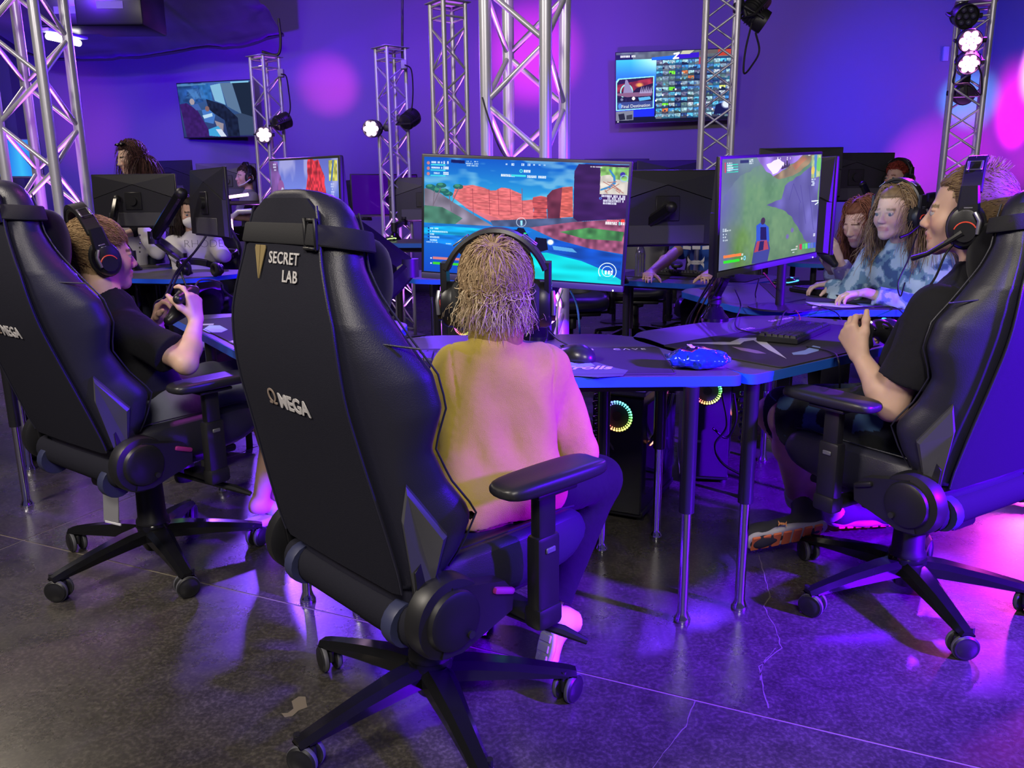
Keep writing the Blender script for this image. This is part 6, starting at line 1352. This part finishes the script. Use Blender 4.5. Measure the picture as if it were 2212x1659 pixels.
kd_ = nrm(V3(.60, .80)); kb2 = keyboard('angled black keyboard beside the hands of the boy in camouflage shorts', (.955, 2.69, TZ + .004), math.atan2(.80, .60))
kb1 = dup(kb2, (-.335, 2.27, TZ + .004), R_(2), 'black keyboard between the nearest chair and the boy in yellow')
dup(kb2, tuple(Zp(1782, 636, TZ + .004)), R_(-72), 'black keyboard under the hands of the girl in tie-dye'); dup(kb2, tuple(F4(.0, .26, TZ + .004)), R_(146), 'black keyboard of the person in the blue T-shirt')
dup(kb2, tuple(F6(-.05, .27, TZ + .004)), R_(-60), 'black keyboard on the desk of the boy in the black T-shirt'); dup(kb2, tuple(Zp(335, 548, TZ + .002)), R_(172), 'black keyboard in front of the masked girl')
def mouse(label, c, ang, glow=None):
    t = thing('mouse', label, 'computer mouse', c, ang, 'computer mice'); sd = SDF(); sd.ell((0, -.012, .006), (.034, .050, .032), None, .01); sd.ell((0, .028, .004), (.028, .040, .022), None, .015); sd.box((0, 0, -.05), (.3, .3, .1), .001, None, .004, 's')
    sdf_part('shell', sd, .003, mat('mouse_shell', (.02, .02, .024), .3), t); part('scroll_wheel', MB().cyl((-.004, .044, .021), (.004, .044, .021), .008, n=14), rub, t); part('button_seam', MB().box((0, .035, .0235), (.0012, .05, .003)), rub, t)
    if glow: part('light_strip', MB().tube([(.036 * math.cos(a), -.014 + .052 * math.sin(a), .012 + .010 * max(0, math.sin(a + PI))) for a in np.linspace(PI * .95, PI * 2.05, 20)], .0028, 6), emat('mouse_glow_%d' % (hash(glow) % 97), glow, 3.2), t); part('logo_light', MB().sph((0, -.030, .035), (.008, .010, .003), 10, 6), emat('mouse_glow_%d' % (hash(glow) % 97), glow, 3.2), t)
    return t
m1 = mouse('black unlit mouse on the mat right of the boy in yellow', tuple(Zp(1243, 776, TZ + .003)), R_(35)); m1.scale = (1.2, 1.2, 1.25)
mouse('mouse with a cyan light strip beside the hands of the boy in camouflage shorts', tuple(Zp(1925, 712, TZ + .001)), R_(-150), (.05, .75, .95)); mouse('mouse with a blue light strip left of the girl in tie-dye', tuple(Zp(1696, 614, TZ + .003)), R_(70), (.05, .35, 1))
mouse('mouse with green lights in front of the boy in the black T-shirt', tuple(Zp(308, 550, TZ + .001)), R_(60), (.03, .9, .35)); mouse('mouse with yellow-green glow under the dark violet monitor', (float(Yp(842, 506, 6.55)[0]), 6.55, TZ * 1.2 + .001), R_(40), (.5, .9, .2))
# spare headsets lying on a desk
def lie(label, px, py, yaw, roll, s=1.05):
    c = Zp(px, py, TZ + .055); R = np.array(Euler((R_(-78), 0, 0)).to_matrix()); R = np.array(Euler((0, roll, yaw)).to_matrix()) @ R; return dup_headset(HN, label, c, R, s)
lie('spare headset lying on the corner of the desk above the gamepad', 432, 580, R_(40), .1, 1.1); lie('second spare headset lying behind the first, near the masked girl', 474, 556, R_(-30), .0, 1.1)
# ------------------------------------------------------------------ crisp packet
bc = Zp(1510, 800, TZ) + V3(0, .03, .030); bt_ = thing('crisp_packet', 'shiny blue crumpled crisp packet at the corner where two desks meet', 'snack packet', tuple(bc), R_(-8))
sd = SDF(); sd.ell((0, 0, 0), (.070, .050, .030), None, .02); sd.box((0, 0, -.004), (.145, .085, .022), .008, None, .03); sd.box((.078, 0, -.004), (.022, .085, .006), .002, None, .012); sd.box((-.078, 0, .0), (.022, .085, .006), .002, None, .012)
V, Q = sd.mesh(.0028); N_ = vnormals(V, Q); V = V + N_ * (.0045 * vnoise(V * V3(1, .8, 1), 30, 3) - .0055 * np.abs(vnoise(V * V3(1, .7, 1), 42, 5)) + .0015 * np.abs(vnoise(V, 110, 6)))[:, None]
C = np.tile(V3(.015, .07, .50), (len(V), 1)); C[(np.abs(V[:, 0] + .018) + np.abs(V[:, 1] * 1.2) < .036) & (V[:, 2] > 0)] = V3(.03, .02, .05); k = np.abs(V[:, 0] + .018) + np.abs(V[:, 1] * 1.2); C[(k > .036) & (k < .041) & (V[:, 2] > 0)] = V3(.6, .08, .08)
C[(V[:, 0] > .012) & (V[:, 0] < .05) & (V[:, 1] > -.005) & (vnoise(V, 60, 2) > -.2) & (V[:, 2] > 0)] = V3(.70, .36, .10); C[(V[:, 0] > .0) & (V[:, 0] < .05) & (np.abs(V[:, 1] + .012 - V[:, 0] * .3) < .003)] = V3(.7, .7, .75)
link('foil_bag', np_mesh('foil_bag', V, Q, mat('foil', (.02, .08, .5), .16, .35, attr='tint', coat=.6), C), bt_)
o = link('lettering', text_mesh('SNO', .018, .0006, prw, .0006), bt_); place(o, nrm((.25, -.95, -.1)), nrm((.9, .22, .1)), nrm((0, 0, 1)), (-.018, .0, .0315))

# ------------------------------------------------------------------ computer towers under the desks
ledm = bpy.data.materials.new('rainbow_leds'); ledm.use_nodes = True; _n = ledm.node_tree; _b = _n.nodes['Principled BSDF']; _a = _n.nodes.new('ShaderNodeAttribute'); _a.attribute_name = 'tint'; _n.links.new(_a.outputs['Color'], _b.inputs['Emission Color']); _b.inputs['Emission Strength'].default_value = 3.0; _b.inputs['Base Color'].default_value = (.05, .05, .05, 1)
import colorsys
def hue_mesh(name, mb, fn):
    me = mb.mesh(name, ledm); v = np.array([x.co[:] for x in me.vertices]); c = np.ones((len(v), 4), np.float32); c[:, :3] = [colorsys.hsv_to_rgb(fn(p) % 1, .85, 1) for p in v]
    a = me.color_attributes.new('tint', 'FLOAT_COLOR', 'POINT'); a.data.foreach_set('color', c.ravel()); return me
glassm = mat('smoked_glass', (.02, .02, .03), .05, spec=.6, alpha=.55); casem = mat('case_black', (.012, .012, .015), .35)
def tower(label, x, y, rz, rings=1, strip=True, h0=.02):
    t = thing('computer_tower', label, 'computer', (x, y, 0), rz, 'computer towers under the desks'); w, d, h = .20, .44, .47
    part('chassis', MB().box((0, d / 2, h0 + h / 2), (w - .012, d - .01, h - .01)), casem, t)
    part('top_panel', MB().rbox((0, d / 2, h0 + h), (w, d, .018), .004, 1), mat('case_top_grey', (.22, .22, .24), .4), t); part('base_panel', MB().rbox((0, d / 2, h0 + .012), (w, d, .024), .004, 1), casem, t)
    part('front_mesh', MB().rbox((0, -.004, h0 + h / 2), (w - .01, .012, h - .03), .004, 1), mat('mesh_black', (.015, .015, .018), .6, bump=1, scale=900), t)
    part('side_glass', MB().box((w / 2 + .002, d / 2, h0 + h * .55), (.004, d - .04, h * .72)), glassm, t)
    for sx in (-1, 1):
        for sy in (.04, d - .04): part('foot', MB().cyl((sx * .08, sy, 0), (sx * .08, sy, h0 + .01), .016, n=12), rub, t)
    for k in range(rings):
        zc = h0 + h - .085 - k * .13; mb = MB()
        for j in range(32):
            a = j * 2 * PI / 32
            for rr, sz in ((.054, .0046), (.0465, .0026)): mb.rbox((rr * math.cos(a), -.012, zc + rr * math.sin(a)), (sz * 1.5, .004, sz * 1.5), .001, 1)
        o = link('fan_lights', hue_mesh('fan_lights', mb, lambda p: math.atan2(p[2] - zc, p[0]) / (2 * PI) + .34), t); o['kind'] = 'stuff'
        part('fan_hub', MB().cyl((0, -.010, zc), (0, -.013, zc), .018, n=20), casem, t)
        part('fan_frame', MB().tube([(.060 * math.cos(a), -.010, zc + .060 * math.sin(a)) for a in np.linspace(0, 2 * PI, 32, endpoint=False)], .003, 6, None, True), casem, t)
        bl = MB()
        for j in range(7):
            a = j * 2 * PI / 7; bl.add([(.018 * math.cos(a), -.0095, zc + .018 * math.sin(a)), (.042 * math.cos(a + .2), -.0095, zc + .042 * math.sin(a + .2)), (.042 * math.cos(a + .75), -.008, zc + .042 * math.sin(a + .75)), (.018 * math.cos(a + .6), -.008, zc + .018 * math.sin(a + .6))], [(0, 1, 2, 3)])
        part('fan_blades', bl, casem, t)['kind'] = 'stuff'
    if strip: link('light_strip', hue_mesh('light_strip', MB().rbox((w / 2 + .006, .16, h0 + h * .58), (.004, .20, .014), .001, 1), lambda p: .02 + (p[1] - .06) * 2.6), t)
    part('badge', MB().box((-.04, -.0115, h0 + h * .36), (.045, .002, .010)), mat('badge_grey', (.3, .3, .36), .4), t)
    return t
tower('computer tower with a rainbow fan ring under the right end of the main desk', .385, 2.84, R_(-26)); 
tw = tower('computer tower with a vertical rainbow edge light, right behind the boy in yellow', .075, 2.62, R_(-6), 1, False, .19)
link('edge_light', hue_mesh('edge_light', MB().rbox((.101, -.008, .43), (.006, .008, .26), .002, 1), lambda p: .0 + (p[2] - .30) * 1.25), tw); part('shelf_leg', MB().rbox((0, .2, .10), (.18, .36, .2), .01, 1), casem, tw)
tower('computer tower whose fan ring shows left of the boy in yellow', -.215, 2.72, R_(4), 2); tower('computer tower half hidden behind the desk legs, its ring near the chip packet', .80, 3.22, R_(-10))
tower('computer tower with green and red fan ring behind the boy in the black T-shirt', -1.46, 3.42, R_(-14), 1, False, .08); tower('computer tower with a blue-green light strip under the desk at the edge', -2.20, 3.62, R_(28)); 
for px, py, Yd, r_ in ((1000, 690, 5.0, 10), (700, 600, 5.9, -30), (1720, 640, 4.6, 70)): c = Zp(px, py + 60, 0); tower('distant computer tower under the desks %s' % {1000: 'beyond the boy in yellow', 700: 'beyond the nearest chair', 1720: 'beside the girls'}[px], Yp(px, py, Yd)[0], Yd, R_(r_), 1, True)
# ------------------------------------------------------------------ cables
def run(name, label, pts, r=.0035, m=blackc): return cable(name, [p if len(p) == 3 and not isinstance(p, list) else p for p in pts], r, m, label)
wcab = mat('cable_white', (.6, .6, .7), .5); rcab = mat('cable_red', (.25, .03, .03), .5)
for i, (a, b, c_, d) in enumerate((((1556, 560), (1545, 590), (1515, 640), (1490, 695)), ((1560, 565), (1550, 600), (1522, 650), (1500, 698)), ((1552, 570), (1538, 610), (1505, 660), (1482, 700)), ((1562, 560), (1556, 610), (1530, 655), (1508, 700)))):
    cable('monitor_cable', [Yp(*a, 2.86), Yp(*b, 2.95), Yp(*c_, 3.08), Yp(*d, 3.14), Yp(d[0] - 14, d[1] + 80, 3.16)], .0035, mat('cable_brown', (.09, .04, .03), .5) if i == 1 else blackc, ('first', 'brown', 'third', 'rearmost')[i] + ' cable of the bundle dropping behind the green hill monitor', 'cable', None, 6, 'cables behind the green hill monitor')
for i, (pts, Y0) in enumerate((([(1588, 625), (1600, 660), (1588, 700), (1612, 716), (1665, 718)], 0), ([(1640, 600), (1632, 640), (1650, 660), (1740, 646)], 0), ([(1650, 590), (1690, 640), (1722, 675), (1728, 690)], 0), ([(1684, 700), (1700, 670), (1745, 658), (1800, 672), (1818, 690)], 0), ([(1700, 676), (1800, 668), (1920, 662), (1958, 682)], 0), ([(1743, 748), (1800, 765), (1815, 790), (1812, 850)], 1))):
    P = [Zp(x, y, TZ + .008) for x, y in pts]
    if i < 3: P[0] = Yp(*pts[0], 2.80)
    if Y0: P = [Zp(1743, 748, TZ + .006), Zp(1795, 760, TZ + .006), Zp(1812, 782, TZ + .004), Yp(1814, 850, 2.36)]
    cable('desk_cable', P, .0026, rcab if i == 2 else blackc, ('looped black cable left of the angled keyboard', 'black cable behind the angled keyboard', 'thin dark red cable behind the angled keyboard', 'black gamepad cable arching over the angled keyboard', 'long black cable across the desk of the boy in camouflage shorts', 'keyboard cable hanging over the desk edge by the gamepad')[i])
cable('mouse_cable', [Zp(1232, 748, TZ + .01), Zp(1200, 730, TZ + .03), Yp(1170, 700, 2.6), Yp(1160, 690, 2.66)], .0024, blackc, 'black mouse cable rising to the arm of the main monitor'); cable('headset_cable', [bN.c + bN.R @ V3(.10, 0, -.05), Yp(1175, 690, 2.0), Yp(1180, 730, 2.1), Zp(1145, 765, TZ + .005), Zp(1130, 760, TZ + .005)], .0026, blackc, 'black headset cable looping by the shoulder of the boy in yellow')
for i, pts in enumerate((((1215, 625), (1205, 660), (1203, 728)), ((1232, 628), (1246, 660), (1253, 728)))): cable('white_cable', [Yp(x, y, 3.0 + .02 * i) for x, y in pts] + [Zp(pts[-1][0], pts[-1][1] + 60, .3)], .004, wcab if i == 0 else mat('cable_blue', (.05, .2, .7), .5), ('white cable hanging along the large central column', 'blue cable hanging right of the large central column')[i])
for i, pts in enumerate((((1310, 950), (1345, 985), (1400, 960), (1440, 900), (1455, 850)), ((1330, 960), (1370, 980), (1420, 930), (1448, 850)), ((1560, 850), (1570, 920), (1545, 960), (1560, 1000), (1610, 1030)), ((1585, 850), (1590, 905), (1570, 945), (1540, 925)))):
    cable('power_cable', [Yp(x, y, 2.84 + .03 * i) for x, y in pts], .005, blackc if i else mat('cable_grey', (.2, .2, .24), .4), ('pale grey cable sagging in front of the rainbow tower', 'black cable sagging beside the rainbow tower', 'black cable looping down under the desk joint', 'short black cable loop under the desk joint')[i])
for k, (px, py0, py1, Y_) in enumerate(((1185 + 108, 855, 1060, 2.60), (1607, 850, 960, 2.98), (1690, 840, 880, 3.1))):       # cable chains hung along the rear legs
    t = thing('cable_chain', 'black segmented cable chain hanging by the %s leg' % ('rear', 'far chrome', 'inner')[k] + (' of the main desk', ' near the two crossing shoes', ' behind the green hill desk')[k], 'cable chain', tuple(Yp(px, py0, Y_)))
    n = 14 if k == 0 else 9; a, b = Yp(px, py0, Y_), Yp(px, py1, Y_); lm_ = MB().rbox((0, 0, 0), (.034, .024, .018), .006, 2).mesh('link', blkg)
    for i in range(n): o = link('link', lm_, t); o.location = (b - a) * i / (n - 1) - V3(0, 0, 0) + V3(.003 * (-1) ** i, 0, 0)
for px, sx in ((358, 1), (350, 2)):
    cable('monitor_cable', [Yp(545 - 100, 510, 4.4), Yp(420, 545, 4.4), Yp(395 - sx * 6, 585, 4.5), Yp(372 - sx * 8, 640, 4.5), Yp(350 - sx * 9, 680, 4.5), Yp(350 - sx * 9, 680, 4.5) * V3(1, 1, 0) + V3(.03, 0, .008)], .006, blackc, ('inner', 'outer')[sx - 1] + ' thick black cable running down from the arm above the boy with the gamepad', 'cable', None, 6, 'cables from the curved arm')
# ------------------------------------------------------------------ drape, ceiling lamp, stage and rail at the back
ex = [Yp(60, 60, 8.6), Yp(640, -40, 8.0)]
nx, ny = 90, 44; G = []
for j in range(ny + 1):
    v = j / ny
    for i in range(nx + 1):
        u = i / nx; x = -5.55 + u * 2.98; y = 9.9 - v * 4.6; sag = .10 * math.sin(PI * min(1, u * 1.06)) ** .7
        z = 2.90 + v * 1.15 - sag * (1 - v * .5) + .16 * (u - .35) * (1 - v) - .05 * max(0, u - .9) * 10 * (v - .3)
        G.append((x, y, z))
G = np.array(G); G[:, 2] += .030 * vnoise(G * V3(1.2, 5, 0), 1.6, 3) + .016 * vnoise(G * V3(2, 9, 0), 2.2, 5) + .008 * vnoise(G, 14, 6)
Fq = np.array([[j * (nx + 1) + i, j * (nx + 1) + i + 1, (j + 1) * (nx + 1) + i + 1, (j + 1) * (nx + 1) + i] for j in range(ny) for i in range(nx)])
dr = link('ceiling_drape', np_mesh('ceiling_drape', G, Fq, mat('black_drape', (.030, .028, .034), .85, bump=.4, scale=60, sheen=.3))); md = dr.modifiers.new('t', 'SOLIDIFY'); md.thickness = .008
tag(dr, 'wrinkled black cloth drape slung under the ceiling above the tilted TV', 'drape')
va = [G[i] for i in range(nx + 1)]; tag(part('drape_cord', MB().tube(va[::3], .018, 8), mat('black_drape', (.03, .028, .034), .85), None, 60), 'rolled black hem along the far edge of the ceiling drape', 'drape hem')
for c_, d_, lb in ((Yp(165, 28, 7.6), (.5, .4, .28), 'black equipment case hung above the white ceiling lamp'), (Yp(262, 20, 7.4), (.55, .5, .35), 'second black equipment case under the ceiling, beside the drape')):
    t = thing('equipment_case', lb, 'equipment case', tuple(c_)); part('body', MB().rbox((0, 0, 0), d_, .02, 2), casem, t); part('shelf_label', MB().rbox((.02, -d_[1] / 2 - .002, -.02), (.22, .004, .06), .002, 1), mat('case_label', (.16, .15, .2), .6), t); part('hanger', MB().cyl((0, 0, d_[2] / 2), (0, 0, ZC - c_[2]), .015, n=8), blk, t)
cl = Yp(138, 86, 7.7); t = thing('tube_lamp', 'bright white tube lamp glowing beside the large left truss', 'ceiling lamp', tuple(cl)); tv_ = nrm(Yp(172, 94, 7.9) - Yp(104, 79, 7.5))
part('tube', MB().cyl(-tv_ * .20, tv_ * .20, .028, n=14), emat('tube_white', (1, .97, .86), 9), t); part('reflector', MB().rbox((0, 0, .05), (.52, .12, .03), .01, 2, rotm(tv_, nrm(np.cross((0, 0, 1), tv_)), nrm(np.cross(tv_, np.cross((0, 0, 1), tv_))))), mat('lamp_white', (.5, .5, .48), .5), t); part('stem', MB().cyl((0, 0, .06), (0, 0, ZC - cl[2]), .008, n=8), blk, t)
st = thing('raised_stage', 'low black stage at the back below the tilted TV', 'stage', (-2.9, 8.9, 0)); part('platform', MB().rbox((0, 0, .21), (3.0, 1.5, .42), .01, 1), mat('stage_black', (.02, .02, .024), .6), st)
tb = thing('bar_table', 'dark high counter with a pink light tube along its front edge', 'table', (-2.62, 7.72, 0)); part('counter', MB().rbox((0, .22, 1.16), (1.15, .5, .04), .01, 1), casem, tb)
for sx in (-.5, .5): part('leg', MB().cyl((sx, .2, 0), (sx, .2, 1.15), .025, n=12), steel, tb)
a_, b_ = Yp(479, 428, 7.62) - V3(-2.62, 7.72, 0), Yp(536, 420, 7.62) - V3(-2.62, 7.72, 0); part('light_tube', MB().cyl(a_, b_, .014, n=10), emat('pink_glow', (1, .45, .85), 7), tb)
rl = thing('guard_rail', 'curved metal guard rail catching pink light behind the nearest chair', 'railing', tuple(Yp(510, 480, 6.9)))
rb = V3(*Yp(510, 480, 6.9)); part('rail', MB().tube([Yp(*p, 6.9) - rb for p in ((545, 456), (515, 457), (500, 470), (497, 500), (495, 560), (494, 640))], .022, 10), alu, rl, 60); part('rail_post', MB().tube([Yp(*p, 6.9) - rb for p in ((490, 432), (492, 470), (494, 640))], .02, 10), alu, rl, 60); part('rail_glint', MB().tube([Yp(*p, 6.87) - rb for p in ((500, 474), (504, 505), (499, 520))], .006, 6), emat('pink_glow', (1, .45, .85), 7), rl)  # glowing strip put on the rail for the pink light it catches
def stand(mon_c, z0, label, h_):
    t = thing('monitor_stand', label, 'monitor stand', (mon_c[0], mon_c[1], z0)); part('foot', MB().lathe([(.001, 0), (.13, 0), (.13, .008), (.03, .016), (.001, .016)], n=24), blk, t); part('column', MB().cyl((0, 0, .01), (0, 0, mon_c[2] - z0 - h_), .02, n=12), blk, t)
for (px, py, Yd), z0, lb in (((8, 300, 8.0), 0, 'tall stand under the glowing blue monitor'), ((364, 347, 9.0), .42, 'stand of the monitor behind the standing woman'), ((1447, 346, 7.6), 0, 'stand of the distant monitor above the large one'), ((1332, 343, 7.8), 0, 'stand of the distant monitor by the desert screen corner'), ((1730, 319, 6.3), 0, 'stand of the distant monitor above the green hill screen'), ((488, 353, 8.9), .42, 'stand of the monitor beside the distant boy'), ((1705, 345, 3.40), TZ, 'stand of the monitor facing the girls'), ((771, 388, 7.7), 0, 'stand of the slanted monitor back')):
    c = Yp(px, py, Yd) - V3(0, 0, .18); stand(c, z0, lb, .15)
ll = part('light_line', MB().cyl(Yp(1786, 368, 3.36), Yp(1776, 470, 3.36), .0045, n=8), emat('cyan_line', (.25, .55, 1), 2.5), B10); ll.matrix_parent_inverse = B10.matrix_world.inverted()
bo = thing('water_bottle', 'clear water bottle on the desk of the person in the blue T-shirt', 'bottle', tuple(Zp(1382, 598, TZ))); part('bottle', MB().lathe([(.001, 0), (.03, .002), (.032, .02), (.030, .08), (.032, .13), (.022, .17), (.012, .185), (.012, .20)], n=20), mat('clear_plastic', (.8, .8, .85), .08, trans=.9), bo); part('cap', MB().cyl((0, 0, .197), (0, 0, .215), .015, n=14), mat('cap_white', (.7, .7, .75), .4), bo)
